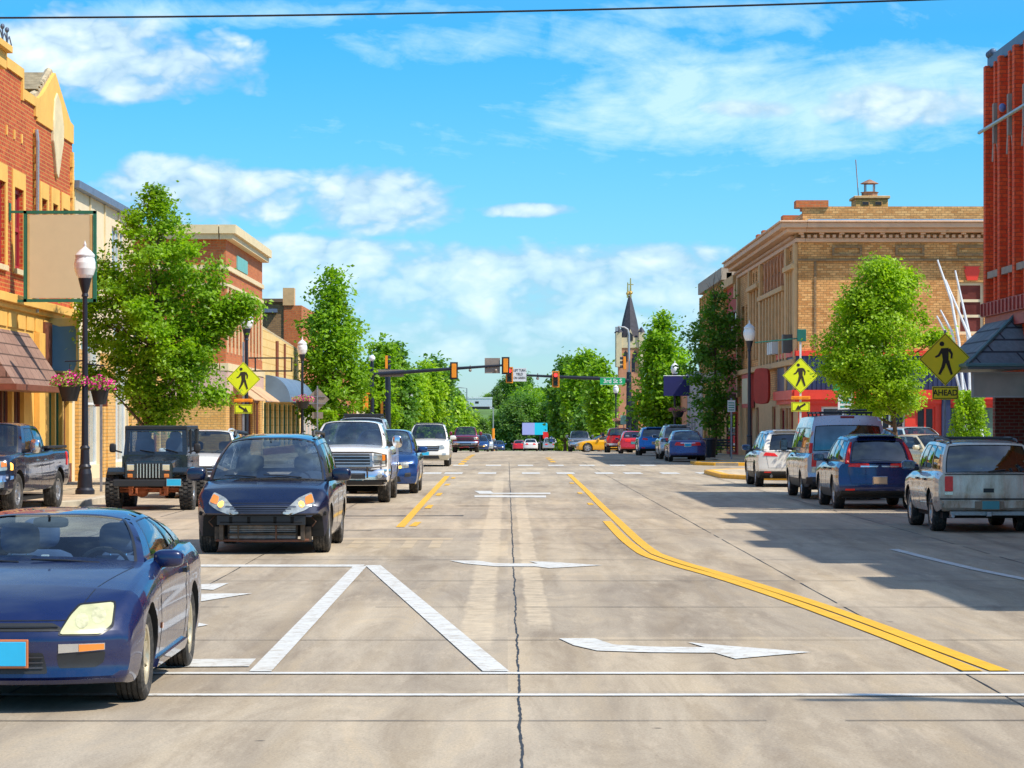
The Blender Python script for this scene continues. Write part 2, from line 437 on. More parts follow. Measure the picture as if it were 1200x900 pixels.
ys_road = [-60,-20,0,10,20,40,60,80,100,120] + [130+6*i for i in range(14)] + [220+20*i for i in range(15)]
strip('road', -13.0, 13.2, ys_road, ROADM)
def flat(name, x0, x1, y0, y1, mat, dz=.004, n=1):
    return strip(name, x0, x1, [y0+(y1-y0)*i/n for i in range(n+1)], mat, dz)
flat('cross_road', 13.2, 90, -6, 20, ROADM, 0); flat('cross_road', -90, -13.0, -6, 20, ROADM, 0)
flat('cross_road', 13.2, 90, 103.5, 115.5, ROADM, 0); flat('cross_road', -90, -13.0, 104, 122, ROADM, 0)
flat('cross_road', 13.2, 90, 210, 226, ROADM, 0, 4); flat('cross_road', -90, -13.0, 210, 226, ROADM, 0, 4)
flat('parking_lot', 13.2, 60, 74, 103.4, ROADM, .002)

def slab(name, poly, mat, h=.13, kerb=None, kw=.18, sub=0):
    """raised pavement with a kerb edge; poly in plan, counter-clockwise"""
    mb = MB()
    top = [(x, y, gz(y)+h) for x, y in poly]; bot = [(x, y, gz(y)-.3) for x, y in poly]
    n = len(poly)
    mb.add(top+bot, [tuple(range(n))] + [(i, i+n, (i+1)%n+n, (i+1)%n) for i in range(n)])
    o = mb.build(name, mat); tag(o, kind='structure'); return o
def kerb_line(name, pts, mat, w=.2, h=.14):
    mb = MB()
    for (a, b) in zip(pts, pts[1:]):
        a, b = Vector((a[0], a[1], 0)), Vector((b[0], b[1], 0)); d = (b-a).normalized(); nn = Vector((-d.y, d.x, 0))
        e = d*.01
        c = [a-e, b+e]
        vs = []
        for p in c:
            for s, hh in ((0,-.2),(0,h),(w,h),(w,-.2)):
                q = p + nn*(s if s else -.012); vs.append((q.x, q.y, gz(q.y)+hh))
        mb.add(vs, [(0,1,5,4),(1,2,6,5),(2,3,7,6),(0,3,2,1),(4,5,6,7)])
    o = mb.build(name, mat, bevel=.02); tag(o, kind='structure'); return o
def pave(name, x0, x1, ya, yb):
    n = max(1, int((yb-ya)/6)) if yb > 125 else 1
    mb = MB(); vs = []; fs = []
    for i in range(n+1):
        y = ya+(yb-ya)*i/n
        vs += [(x0, y, gz(y)-.3), (x0, y, gz(y)+.13), (x1, y, gz(y)+.13), (x1, y, gz(y)-.3)]
    for i in range(n): fs += [tuple(4*i+k for k in q) for q in ((0,4,5,1),(1,5,6,2),(2,6,7,3))]
    fs += [(0,1,2,3), (4*n,4*n+3,4*n+2,4*n+1)]
    mb.add(vs, fs); o = mb.build(name, WALKM); tag(o, kind='structure')
pave('pavement', 9.9, 13.6, 22, 88); pave('pavement', 9.9, 24, 117.5, 208); pave('pavement', 9.9, 24, 228, 480)
slab('pavement_bulge', [(9.9,88),(7.9,89.5),(7.2,92),(7.2,100),(8.2,102.6),(10.5,103.4),(13.6,103.4),(13.6,88)], WALKM)
kerb_line('yellow_kerb', [(9.9,88),(7.9,89.5),(7.2,92),(7.2,100),(8.2,102.6),(10.5,103.4)][::-1], KERBY, .28)
slab('pavement_bulge', [(9.9,124),(9.9,117.2),(8.9,117.6),(8.2,119),(8.2,122.5)], WALKM, .126)
kerb_line('yellow_kerb', [(9.9,124),(8.2,122.5),(8.2,119),(8.9,117.6),(12.6,117.0)], KERBY, .28)
kerb_line('kerb', [(9.9,88),(9.9,22)], KERB)
kerb_line('kerb', [(9.9,206)]+[(9.9,y) for y in range(200,124,-8)], KERB)
pave('pavement', -13.6, -12.0, 22, 60.5)
slab('pavement_bulge', [(-13.6,60.5),(-10.4,60.9),(-9.8,62.0),(-9.8,102),(-10.6,103.6),(-13.6,103.8)], WALKM)
pave('pavement', -16, -9.8, 122, 208); pave('pavement', -24, -9.8, 228, 480)
kerb_line('kerb', [(-13.6,60.5),(-10.4,60.9),(-9.8,62.0),(-9.8,102),(-10.6,103.6),(-13.6,103.8)][::-1][0:], KERB)
kerb_line('kerb', [(-9.8,122)]+[(-9.8,y) for y in range(130,208,8)], KERB)
# pavement joints
mb = MB()
for y in range(63, 102, 2): mb.b2((-13.0, y, .132), (-10.0, y+.025, .134))
for x in (-11.5,): mb.b2((x, 61.5, .132), (x+.02, 101, .134))
for y in range(24, 102, 2): mb.b2((10.1, y, .132), (12.5, y+.025, .134))
tag(mb.build('pavement_joints', TAR), kind='structure')

# ---- joints and cracks of the slabs (sheets above the road)
mb = MB(); rj = random.Random(3)
def wob_line(x0, x1, y0, y1, w, amp, step, dz=.004, lateral=False, gap=0.0):
    n = max(2, int((y1-y0 if not lateral else x1-x0)/step)); L = []; ph = 0
    for i in range(n+1):
        t = i/n; ph = ph*.85 + rj.uniform(-amp, amp); ww = w*rj.uniform(.45, 1.35)
        if lateral:
            x = lerp(x0, x1, t); y = lerp(y0, y1, t) + ph; L.append(((x, y-ww/2, gz(y)+dz), (x, y+ww/2, gz(y)+dz)))
        else:
            y = lerp(y0, y1, t); x = lerp(x0, x1, t) + ph; L.append(((x-ww/2, y, gz(y)+dz), (x+ww/2, y, gz(y)+dz)))
    for (a, b), (c, d) in zip(L, L[1:]):
        if rj.random() > gap: mb.add([a, b, d, c], [(0,1,2,3)])
wob_line(.085, .06, 2, 128, .017, .005, .08)
wob_line(3.5, 3.5, 8, 128, .016, .004, .6, gap=.05)
wob_line(-3.55, -3.5, 8, 128, .014, .004, .6, gap=.1)
wob_line(7.0, 7.05, 22, 100, .018, .004, .8, gap=.15); wob_line(-7.0, -7.0, 22, 100, .018, .004, .8, gap=.15)
for y in [9.5, 13.8, 17.6, 24.1, 28.4, 33, 38, 43, 48.5, 54, 60, 66, 73, 80, 88, 96]:
    wob_line(-9.5, 9.8, y, y+rj.uniform(-.1,.1), .016+y*.0003, .004, .5, .0055, True, .12)
wob_line(-3.4, -.9, 55.5, 55.7, .28, .03, .3, .006, True); wob_line(-4.5, -2.4, 48.0, 48.1, .2, .03, .3, .006, True)
wob_line(-1.2, .5, 62, 62.1, .12, .03, .3, .006, True); wob_line(-6, 6, 124, 124.2, .35, .05, .5, .006, True, .2)
tag(mb.build('road_joints', TAR), kind='structure')
# pale ground-off strips beside the centre joint
mb = MB()
for (xa, xb, y0, y1, dz) in ():
    n = 60
    for i in range(n):
        ya, yb = lerp(y0, y1, i/n), lerp(y0, y1, (i+1)/n)
        mb.quad((xa+.03*sin(ya*2.1), ya, dz), (xb+.03*sin(ya*1.7), ya, dz), (xb+.03*sin(yb*1.7), yb, dz), (xa+.03*sin(yb*2.1), yb, dz))
for k in range(5): mb.quad((-2.9+k*.42, 41.6, .003), (-2.72+k*.42, 41.6, .003), (-2.72+k*.42, 44.2, .003), (-2.9+k*.42, 44.2, .003))
mb.quad((-3.9,44.4,.003), (-.9,44.4,.003), (-.9,45.2,.003), (-3.9,45.2,.003))
tag(mb.build('ground_off_strips', PALE), kind='structure')

# ---- painted markings
def poly_mark(name, polys, mat, dz=.008):
    mb = MB()
    for p in polys: mb.add([(x, y, gz(y)+dz) for x, y in p], [tuple(range(len(p)))])
    tag(mb.build(name, mat), kind='structure')
def px_poly(pts):
    r = []
    for px, py in pts:
        d = F*EYE/(py-VY); r.append((wx(px, d), d))
    return r
def band(pts, w):
    out = []
    for i, p in enumerate(pts):
        a = Vector(pts[max(0,i-1)]); b = Vector(pts[min(len(pts)-1,i+1)]); d = (b-a).normalized(); n = Vector((-d.y, d.x))
        out.append((Vector(p)-n*w/2, Vector(p)+n*w/2))
    return [[tuple(a), tuple(b), tuple(d), tuple(c)] for (a, b), (c, d) in zip(out, out[1:])]
poly_mark('crosswalk_line', [[(-30,20.85),(30,20.85),(30,21.0),(-30,21.0)]], WHITEC)
poly_mark('crosswalk_line', [[(-30,19.2),(30,19.2),(30,19.34),(-30,19.34)]], WHITEC)
poly_mark('stop_line', [[(-8.9,36.15),(-1.92,36.15),(-1.92,36.7),(-8.9,36.7)]], WHITEP)
poly_mark('lane_marking', [px_poly([(322,775),(294,788),(410,676),(428,663)][0:0] or [(292,788),(318,788),(430,664),(414,664)])], WHITEP, .010)
poly_mark('lane_marking', [px_poly([(566,788),(597,788),(446,663),(428,663)])], WHITEP, .0095)
poly_mark('lane_marking', [px_poly([(150,774),(300,773),(292,782),(150,783)])], WHITEP, .0088)
poly_mark('lane_marking', band([tuple(p) for p in px_poly([(1047,644),(1090,655),(1145,668),(1205,680),(1290,697)])], .15), WHITEP)
def smooth(pts, n=6):
    r = []
    xs = [(p[1], p[0]) for p in pts]; xs.sort()
    y0, y1 = xs[0][0], xs[-1][0]
    for i in range(n+1):
        y = lerp(y0, y1, i/n); r.append((pchip(xs, y), y))
    return r
R1 = px_poly([(667,556),(689,577),(707,595),(722,609),(745,631),(765,647),(800,660),(845,673),(920,696),(1000,723),(1080,753),(1172,787)])
L1 = px_poly([(711,611),(727,628),(752,648),(790,662),(836,675),(910,699),(990,728),(1066,757),(1140,787)])
poly_mark('yellow_line', band(smooth(R1, 50), .16), YELP, .0085)
poly_mark('yellow_line', band(smooth(L1, 50), .16), YELP, .0085)
mbp = []
for a in ((668.5,567), (678,579), (690,592)):
    d = F*EYE/(a[1]-VY); x = wx(a[0], d); mbp.append([(x, d), (x+.12, d), (x+.12, d+1.6), (x, d+1.6)])
for y in (127, 134, 141): mbp.append([(2.0,y),(2.25,y),(2.25,y+4),(2.0,y+4)])
poly_mark('yellow_line', mbp, YELP)
poly_mark('yellow_line', [px_poly([(464,618),(474,618),(527,558),(521,558)])], YELP)
poly_mark('yellow_line', [px_poly([(479,617),(488,617),(494,612),(486,612)]), px_poly([(497,596),(505,596),(508,592),(502,592)]),
    px_poly([(510,581),(516,581),(519,578),(513,578)]), px_poly([(520,569),(526,569),(528,567),(523,567)]), px_poly([(528,561),(533,561),(534,559.5),(530,559.5)])], YELP)
poly_mark('yellow_line', [[(-2.2,120+i*7),(-1.95,120+i*7),(-1.95,124.5+i*7),(-2.2,124.5+i*7)] for i in range(7)], YELP)
# ladder crosswalks across the street beyond
for yy, xs in ((99.3, (520,560,612,653,699,733,777,495,820)), (116.8, (487,530,569,607,643,680,716,752))):
    poly_mark('crosswalk_bars', [[(wx(x, yy), yy), (wx(x, yy)+.66, yy), (wx(x, yy)+.66, yy+2.8), (wx(x, yy), yy+2.8)] for x in xs], WHITEP)
# turn arrows
def arrow(pts): poly_mark('turn_arrow', [px_poly(p) for p in pts], WHITEP)
arrow([[(655,749),(697,749),(718,756),(760,758.6),(826,759.4),(806,753.5),(850,757.5),(950,765.2),(905,769),(862,773),(838,766),(760,765.4),(700,763.4),(672,757)]])
arrow([[(527,657.5),(560,657.5),(580,660.6),(630,661),(620,658.2),(646,659),(706,663),(644,666.4),(628,664.4),(580,664.2),(545,661)]])
arrow([[(556,575.5),(575,575.5),(578,577.8),(645,577.6),(645,579.4),(562,579)]])
arrow([[(556,580.8),(640,581),(640,583.4),(556,582.8)]])
arrow([[(218,686),(268,684),(250,692),(232,691),(228,694),(215,694)], [(200,700),(232,696.5),(296,696),(232,706),(200,708)], [(225,729),(244,733),(228,736),(215,735)]])
# ================================================================= buildings
BR_RED = brick('red_brick', (.46,.05,.015), (.64,.11,.025), (.56,.28,.07), .25, .11, .013)
BR_RED2 = brick('deep_red_brick', (.80,.085,.02), (.90,.15,.035), (.50,.09,.04), .24, .1, .012, stain=.3)
BR_BROWN = brick('brown_brick', (.30,.17,.07), (.42,.25,.11), (.22,.15,.09), .3, .12, .016)
BR_TAN = brick('tan_brick', (.62,.27,.075), (.92,.50,.18), (.40,.20,.075), .27, .10, .012, stain=.5)
BR_TAN2 = brick('ochre_brick', (.68,.36,.09), (.76,.45,.14), (.42,.26,.10), .3, .11, .014)
BR_ORANGE = brick('orange_brick', (.50,.12,.035), (.62,.18,.05), (.42,.22,.10), .3, .12, .012)
BR_DARK = brick('dark_red_brick', (.26,.04,.03), (.33,.07,.04), (.30,.20,.16), .24, .09, .012)
STUCCO = M_('ochre_stucco', (.84,.48,.11), .85, var=.1, scale=1.5, bump=.15, bscale=25, dirt=((.5,.28,.1), 1.8, .62))
CREAM = M_('cream_stone', (.74,.60,.36), .8, var=.1, scale=2, bump=.1, dirt=((.42,.33,.2), 2.5, .6))
CREAM2 = M_('pale_cream_panel', (.78,.64,.42), .8, var=.07, scale=2, dirt=((.5,.4,.28), 1.4, .62))
YELLOWW = brick('yellow_block_wall', (.80,.54,.20), (.84,.60,.25), (.66,.40,.12), 1.2, .42, .03, stain=.15)
PINKT = M_('pinkish_cornice_paint', (.70,.44,.28), .7, var=.1, scale=2, dirt=((.30,.2,.12), 3, .6))
SAND = M_('carved_sandstone', (.64,.41,.20), .85, var=.15, scale=3, bump=.2, dirt=((.22,.15,.09), 3, .58))
REDP = M_('bright_red_paint', (.80,.05,.025), .45, var=.08)
REDF = M_('red_window_paint', (.40,.02,.035), .5, var=.15)
NAVY = M_('navy_metal_panel', (.035,.05,.12), .45, .3, var=.12)
GREYBL = M_('blue_grey_metal', (.16,.20,.28), .5, .3, var=.12)
BROWNP = M_('brown_wood_paint', (.20,.06,.03), .6, var=.2)
SHINGB = brick('brown_shingle', (.27,.155,.115), (.33,.20,.15), (.10,.055,.04), .9, .3, .02)
SHING = brick('slate_shingle', (.13,.19,.23), (.19,.25,.28), (.04,.055,.07), 1.1, .3, .025, stain=.3)
WINF = M_('white_window_frame', (.74,.74,.72), .5, var=.05)
GREENF = M_('dark_green_frame', (.02,.15,.09), .5, var=.1)
TARR = M_('tar_roof', (.07,.07,.07), .9)
def winglass(name, col, rough=.04):
    m = M_(name, col, rough, 0, var=.5, scale=.8); m.node_tree.nodes['Principled BSDF'].inputs['Specular IOR Level'].default_value = .9
    return m
WG = winglass('building_glass', (.035,.05,.065)); WGB = winglass('pale_blue_glass', (.25,.33,.38)); WGR = winglass('curtained_glass', (.16,.05,.045))
WGG = winglass('greenish_shop_glass', (.10,.17,.14))

def grid_wall(mb, p0, u, L, z0, z1, holes, th=.3, mi=0, mir=None):
    """wall face with real openings; u along the wall, n outward = u x z rotated to face out (left of u)"""
    p0, u = Vector(p0), Vector(u).normalized(); n = Vector((u.y, -u.x, 0))
    mir = mi if mir is None else mir
    A = sorted(set([0, L] + [min(max(v, 0), L) for h in holes for v in h[:2]]))
    B = sorted(set([z0, z1] + [min(max(v, z0), z1) for h in holes for v in h[2:4]]))
    P = lambda a, z, d=0: p0 + u*a + Vector((0,0,z - p0.z)) - n*d
    for a, b in zip(A, A[1:]):
        for c, d in zip(B, B[1:]):
            ma, mz = (a+b)/2, (c+d)/2
            if any(h[0] < ma < h[1] and h[2] < mz < h[3] for h in holes): continue
            mb.quad(P(a,c), P(b,c), P(b,d), P(a,d), mi)
    for h in holes:
        a, b, c, d = h[:4]
        for q in (((a,c),(b,c)), ((b,c),(b,d)), ((b,d),(a,d)), ((a,d),(a,c))):
            (x1,z1_), (x2,z2_) = q
            mb.quad(P(x1,z1_), P(x2,z2_), P(x2,z2_,th), P(x1,z1_,th), mir)
def win(parent, p0, u, hole, fm, gm, cols=1, rows=2, fw=.07, dep=.14, sill=None, name='window'):
    p0, u = Vector(p0), Vector(u).normalized(); n = Vector((u.y, -u.x, 0))
    a, b, c, d = hole
    R = Matrix(((u.x, n.x, 0), (u.y, n.y, 0), (0, 0, 1))).to_4x4()
    def bar(mb, x0, x1, z0, z1, y0, y1, mi=0):
        cc = p0 + u*(x0+x1)/2 + n*((y0+y1)/2); cc.z = (z0+z1)/2
        mb.box(cc, (x1-x0, y1-y0, z1-z0), mi, R)
    mb = MB(); y0, y1 = -dep-.04, -dep+.03
    bar(mb, a+.003, a+fw, c, d, y0, y1); bar(mb, b-fw, b-.003, c, d, y0, y1)
    bar(mb, a+fw, b-fw, c+.003, c+fw, y0, y1); bar(mb, a+fw, b-fw, d-fw, d-.003, y0, y1)
    for i in range(1, cols):
        x = lerp(a+fw, b-fw, i/cols); bar(mb, x-fw*.4, x+fw*.4, c+fw, d-fw, y0+.005, y1-.008)
    for i in range(1, rows):
        z = lerp(c+fw, d-fw, i/rows); bar(mb, a+fw, b-fw, z-fw*.45, z+fw*.45, y0+.008, y1-.004)
    w = mb.build(name, fm, parent)
    g = MB(); P = lambda x, z: (p0 + u*x - n*(dep+.02)).to_tuple()[:2] + (z,)
    g.quad(P(a+.01,c+.01), P(b-.01,c+.01), P(b-.01,d-.01), P(a+.01,d-.01)); g.build('pane', gm, w)
    if sill:
        s = MB(); bar(s, a-.08, b+.08, c-.14, c-.002, -.05, .1); s.build('sill', sill, w)
    return w
def bar_u(mb, p0, u, a, b, z0, z1, y0, y1, mi=0):
    """box on a facade: along a..b, heights z0..z1, out from y0 to y1"""
    p0, u = Vector(p0), Vector(u).normalized(); n = Vector((u.y, -u.x, 0))
    R = Matrix(((u.x, n.x, 0), (u.y, n.y, 0), (0, 0, 1))).to_4x4()
    cc = p0 + u*(a+b)/2 + n*((y0+y1)/2); cc.z = (z0+z1)/2
    mb.box(cc, (abs(b-a), abs(y1-y0), abs(z1-z0)), mi, R)
def shell(mb, x0, x1, y0, y1, z0, z1, skip=(), mi=0, mir=1):
    """plain side walls and roof of a block; skip names of sides that are built separately"""
    if 'E' not in skip: mb.quad((x1,y0,z0),(x1,y1,z0),(x1,y1,z1),(x1,y0,z1), mi)
    if 'W' not in skip: mb.quad((x0,y1,z0),(x0,y0,z0),(x0,y0,z1),(x0,y1,z1), mi)
    if 'S' not in skip: mb.quad((x0,y0,z0),(x1,y0,z0),(x1,y0,z1),(x0,y0,z1), mi)
    if 'N' not in skip: mb.quad((x1,y1,z0),(x0,y1,z0),(x0,y1,z1),(x1,y1,z1), mi)
    zr = z1-.5
    mb.quad((x0,y0,zr),(x1,y0,zr),(x1,y1,zr),(x0,y1,zr), mir)
LU = (0, 1, 0)       # left-side street facades run +Y, outward = +X
XL = -13.0
def L0(y): return (XL, y, 0)
def bld(name, label, cat, x, y): return thing(name, label, cat, (0,0,0))

# ---- LEFT 0: near corner block whose metal cornice pokes into the frame
b = bld('brick_building', 'nearest far left building, only its ochre cornice and iron cresting in view', 'building', -13, 56)
mb = MB(); H = [(2+i*3.1, 3.4+i*3.1, 6.0, 8.3) for i in range(6)] + [(1+i*4.6, 4.8+i*4.6, .6, 3.4) for i in range(4)]
grid_wall(mb, L0(46), LU, 20.6, -.2, 10.6, H); shell(mb, -30, XL, 46, 66.6, -.2, 10.6, 'E'); mb.build('wall', [BR_RED, TARR], b)
for i, h in enumerate(H): win(b, L0(46), LU, h, REDF if i < 6 else BROWNP, WG)
mb = MB()
for i, (z0, z1, o) in enumerate(((10.15,10.4,.25),(10.4,10.55,.5),(10.55,10.95,.72),(10.95,11.12,.86))): bar_u(mb, L0(46), LU, 0, 20.6+o*.45, z0, z1, -.25, o)
for i in range(24): bar_u(mb, L0(46), LU, .4+i*.86, .62+i*.86, 9.75, 10.15, 0, .22); bar_u(mb, L0(46), LU, .4+i*.86, .62+i*.86, 10.15, 10.4, .25, .5)
mb.build('cornice', STUCCO, b, bevel=.01)
mb = MB()
for i in range(34):
    y = 47+i*.6; mb.tube([(-12.25,y,11.1),(-12.25,y,11.55)], [.03,.012], 6); mb.blob((-12.25,y,11.5), (.055,.055,.07), 2, nu=8, nv=6)
    mb.tube([(-12.25,y,11.2),(-12.25,y+.3,11.38),(-12.25,y+.6,11.2)], .016, 5)
mb.tube([(-12.25,46.6,11.15),(-12.25,67.0,11.15)], .025, 6); mb.build('roof_cresting', M_('iron_cresting', (.12,.14,.2), .5, .5), b)

# ---- LEFT 1: red brick with ochre quoins, gable parapet
b = bld('brick_building', 'red brick building with ochre quoins, gable parapet and red sash windows at left', 'building', -13, 75)
y0, y1 = 66.6, 81.5
def dl(px): return -XL*F/(VX-px)
upper = [(71.85-y0, 73.2-y0, 5.95, 8.1), (69.0-y0, 70.55-y0, 5.95, 8.1), (67.2-y0,68.2-y0,5.95,8.1)]
small = [(dl(48)-y0, dl(54.5)-y0, 6.0, 8.15), (dl(61)-y0, dl(67)-y0, 6.0, 8.15), (dl(73)-y0, dl(79)-y0, 6.0, 8.15)]
shopL = [(67.0-y0, 69.2-y0, .5, 2.9), (69.5-y0, 71.6-y0, .5, 2.9), (71.9-y0, 73.4-y0, .1, 2.9)]
shopR = [(77.4-y0, 78.4-y0, .5, 3.0), (78.6-y0, 79.7-y0, .12, 3.0), (80.0-y0, 80.9-y0, .7, 3.0)]
mb = MB()
grid_wall(mb, L0(y0), LU, y1-y0, 5.0, 9.9, upper+small)
grid_wall(mb, L0(y0), LU, y1-y0, -.2, 5.0, shopL+shopR, mi=2)
shell(mb, -32, XL, y0, y1, -.2, 9.9, 'E')
mb.build('wall', [BR_RED, TARR, STUCCO], b)
for h in upper: win(b, L0(y0), LU, h, REDF, WGR, 1, 2, .12, .12, CREAM)
for h in small: win(b, L0(y0), LU, h, REDF, WG, 1, 2, .1, .2)
for h in shopL: win(b, L0(y0), LU, h, BROWNP, WG, 3, 1, .08)
for h in shopR: win(b, L0(y0), LU, h, GREENF if h is not shopR[2] else BROWNP, WGG, 1, 1, .09)
# stepped parapet (left) and gable (right), both with thickness
mb = MB()
def par(poly, th=.35, out=.03): mb.prism([(y-y0, z) for y, z in poly], (XL+out, y0, 0), (0,1,0), (0,0,1), (-1,0,0), th)
for q in ((74.9,75.2,10.3,10.56),(73.1,75.2,10.562,10.82),(72.9,73.1,10.5,11.35),(70.6,72.9,11.08,11.352),(66.6,70.6,11.35,11.6)): mb.b2((XL-.4,q[0],q[2]),(XL+.06,q[1],q[3]))
par([(75.2,10.2),(81.5,10.2),(81.5,10.75),(80.9,10.8),(78.2,11.9),(76.0,11.0),(75.2,10.8)], .45, .05)
mb.build('parapet', STUCCO, b)
mb = MB(); par([(66.6,9.9),(75.2,9.9),(75.2,10.55),(73.0,10.56),(73.0,11.2),(70.6,11.2),(70.6,11.4),(66.6,11.4)], .3, .0); par([(75.2,9.9),(81.5,9.9),(81.5,10.199),(75.2,10.199)], .3, .0); mb.build('parapet_wall', BR_RED, b)
mb = MB()
cop = [(81.5,10.8),(80.9,10.84),(78.2,11.95),(76.0,11.04),(75.1,10.86)]
for (a, z), (c, z2) in zip(cop, cop[1:]): mb.tube([(XL-.15,a,z),(XL-.15,c,z2)], .11, 6)
for i in range(7): mb.box((XL-.5, 76.0+i*.35, 11.15+i*.11), (.9,.3,.07), 0, Matrix.Rotation(-.3,4,'X'))
mb.build('coping', M_('weathered_coping', (.42,.34,.22), .9, var=.3), b)
mb = MB()
for yy, w in ((74.95,.28),(81.25,.25)):
    for k in range(42):
        z = 5.1+k*.115; ww = w*(1.45 if (k//2)%2 else 1)
        mb.box((XL+.03, yy, z+.055), (.1, ww, .11))
build_split(mb, 'quoins', STUCCO, b, gap=.2)
mb = MB()   # surrounds of the upper windows
for h in upper + small:
    a, c, z0, z1 = h
    for q in ((a-.28, a-.002, z0-.1, z1+.45), (c+.002, c+.28, z0-.1, z1+.45), (a, c, z1+.002, z1+.45)): bar_u(mb, L0(y0), LU, *q, -.02, .035)
for k in range(3): bar_u(mb, L0(y0), LU, 5.6+k*1.1-1.5, 5.75+k*1.1-1.5, 9.35, 9.6, -.01, .03)
build_split(mb, 'window_surround', STUCCO, b, gap=.02)
mb = MB()   # shield ornament hanging from the gable
sh = [(78.35,11.35),(79.0,11.1),(79.5,10.5),(79.45,10.0),(79.1,9.6),(78.8,9.2),(78.55,8.9),(78.3,9.0),(78.05,9.5),(77.75,9.9),(77.75,10.5),(77.95,11.1)]
mb.prism([(y-y0, z) for y, z in sh[::-1]], (XL+.09, y0, 0), (0,1,0), (0,0,1), (-1,0,0), .12); mb.build('shield_ornament', CREAM, b, bevel=.02)
mb = MB()
bar_u(mb, L0(y0), LU, 0, 14.85, 5.0, 5.22, 0, .22); bar_u(mb, L0(y0), LU, 0, 14.85, 4.86, 4.998, 0, .1)
for i in range(11): bar_u(mb, L0(y0), LU, .3+i*1.35, 1.45+i*1.35, 4.38, 4.78, 0, .04)
bar_u(mb, L0(y0), LU, dl(40)-y0, dl(48)-y0-.2, -.1, 4.36, 0, .16); bar_u(mb, L0(y0), LU, 0, .5, -.1, 4.36, 0, .16)
mb.build('storefront_trim', STUCCO, b, bevel=.01)
mb = MB(); bar_u(mb, L0(y0), LU, 9.6, 10.75, 2.9, 4.7, 0, .1); bar_u(mb, L0(y0), LU, 10.8, 14.8, 3.05, 3.3, 0, .4); bar_u(mb, L0(y0), LU, 13.0, 14.5, .12, .68, 0, .05); build_split(mb, 'brown_trim', BROWNP, b, gap=.02)
mb = MB(); mb.tube([(XL+.12,74.7,4.9),(XL+.14,74.7,9.6),(XL+.1,74.75,9.9)], .05, 6); mb.build('downpipe', STEEL, b)
# shingled awning
mb = MB()
A, B_ = 66.7, 74.4
vs = [(XL,A,4.3),(XL+.95,A,2.85),(XL+.95,B_,2.85),(XL,B_-.35,4.3),(XL,A,2.85),(XL,B_,2.85),(XL+.98,A,2.72),(XL+.98,B_+.02,2.72),(XL,A,2.72),(XL,B_+.02,2.72)]
mb.add(vs, [(0,1,2,3),(0,4,1),(3,2,5)], 0); mb.b2((XL+.01,A,2.7),(XL+1.0,B_+.02,2.846),1); mb.build('awning', [SHINGB, BROWNP], b)

# ---- LEFT 2: tan stucco with blue metal fascia
b = bld('stucco_building', 'cream stucco building with blue-grey roof edge behind the big left tree', 'building', -13, 88)
y0, y1 = 81.5, 94.8
H = [(dl(92)-y0, dl(111)-y0, 6.9, 8.35), (dl(131)-y0, dl(147.5)-y0, 6.9, 8.35), (dl(95)-y0, dl(117)-y0, .55, 4.4), (dl(133)-y0, dl(150)-y0, .55, 5.2)]
mb = MB(); grid_wall(mb, L0(y0), LU, y1-y0, -.2, 8.9, H); shell(mb, -32, XL, y0, y1, -.2, 8.9, 'E'); mb.build('wall', [CREAM2, TARR], b)
for i, h in enumerate(H): win(b, L0(y0), LU, h, WINF, WGB, 4 if i < 2 else 2, 1 if i < 2 else 2, .08)
mb = MB(); bar_u(mb, L0(y0), LU, -.01, y1-y0+.15, 8.9, 9.12, -.3, .22); mb.build('roof_edge', GREYBL, b)
mb = MB()
for a, c in ((82.0,82.95),(87.1,87.5),(88.0,89.7),(93.6,94.79)): bar_u(mb, L0(y0), LU, a-y0, c-y0, -.15, 4.1, 0, .12)
build_split(mb, 'brick_pier', BR_TAN2, b)
mb = MB(); bar_u(mb, L0(y0), LU, .6, 13.2, 5.9, 6.15, 0, .06)
for k in range(5): bar_u(mb, L0(y0), LU, .2+k*3.1, .35+k*3.1, 6.2, 8.88, 0, .05)
mb.build('string_course', CREAM, b)
# low shop filling towards the corner, mostly hidden by the tree
b = bld('shop_building', 'low ochre brick shop behind the lower branches of the big left tree', 'building', -13, 99)
mb = MB(); H = [(1+i*2.2, 2.7+i*2.2, .5, 3.0) for i in range(4)]; grid_wall(mb, L0(94.8), LU, 9.2, -.2, 4.6, H); shell(mb, -32, XL, 94.8, 104, -.2, 4.6, 'E'); mb.build('wall', [BR_TAN2, TARR], b)
for h in H: win(b, L0(94.8), LU, h, BROWNP, WG, 2, 1)
mb = MB(); bar_u(mb, L0(94.8), LU, -.0, 9.2, 4.6, 4.85, -.3, .15); mb.build('coping', CREAM, b)

# ---- LEFT 3: tall red brick corner block with cream cornice
b = bld('brick_building', 'orange-red brick corner building with cream cornice and teal panel, left', 'building', -13, 135)
y0, y1 = 125.9, 144.6
ups = [(1.0+i*1.75, 2.15+i*1.75, 5.4, 8.0) for i in range(10)]
low = [(dl(269)-y0, dl(272.5)-y0, .9, 3.2), (dl(275)-y0, dl(279)-y0, .9, 3.2), (dl(283)-y0, dl(288)-y0, .2, 3.0), (dl(290)-y0, dl(296)-y0, .9, 3.0), (dl(298)-y0, dl(305)-y0, .9, 3.0)]
FR = (XL-20, y0, 0)
fh = [(2+i*2.6, 3.4+i*2.6, 5.4, 8.0) for i in range(6)]
mb = MB(); grid_wall(mb, L0(y0), LU, y1-y0, 4.4, 10.3, ups); grid_wall(mb, L0(y0), LU, y1-y0, -.3, 4.4, low, mi=2)
grid_wall(mb, FR, (1,0,0), 20, 4.4, 10.3, fh); grid_wall(mb, FR, (1,0,0), 20, -.3, 4.4, [(8,11,.8,3.2),(12.4,15.4,.8,3.2)], mi=2)
shell(mb, -33, XL, y0, y1, -.3, 10.3, 'ES'); mb.build('wall', [BR_ORANGE, TARR, BR_TAN2], b)
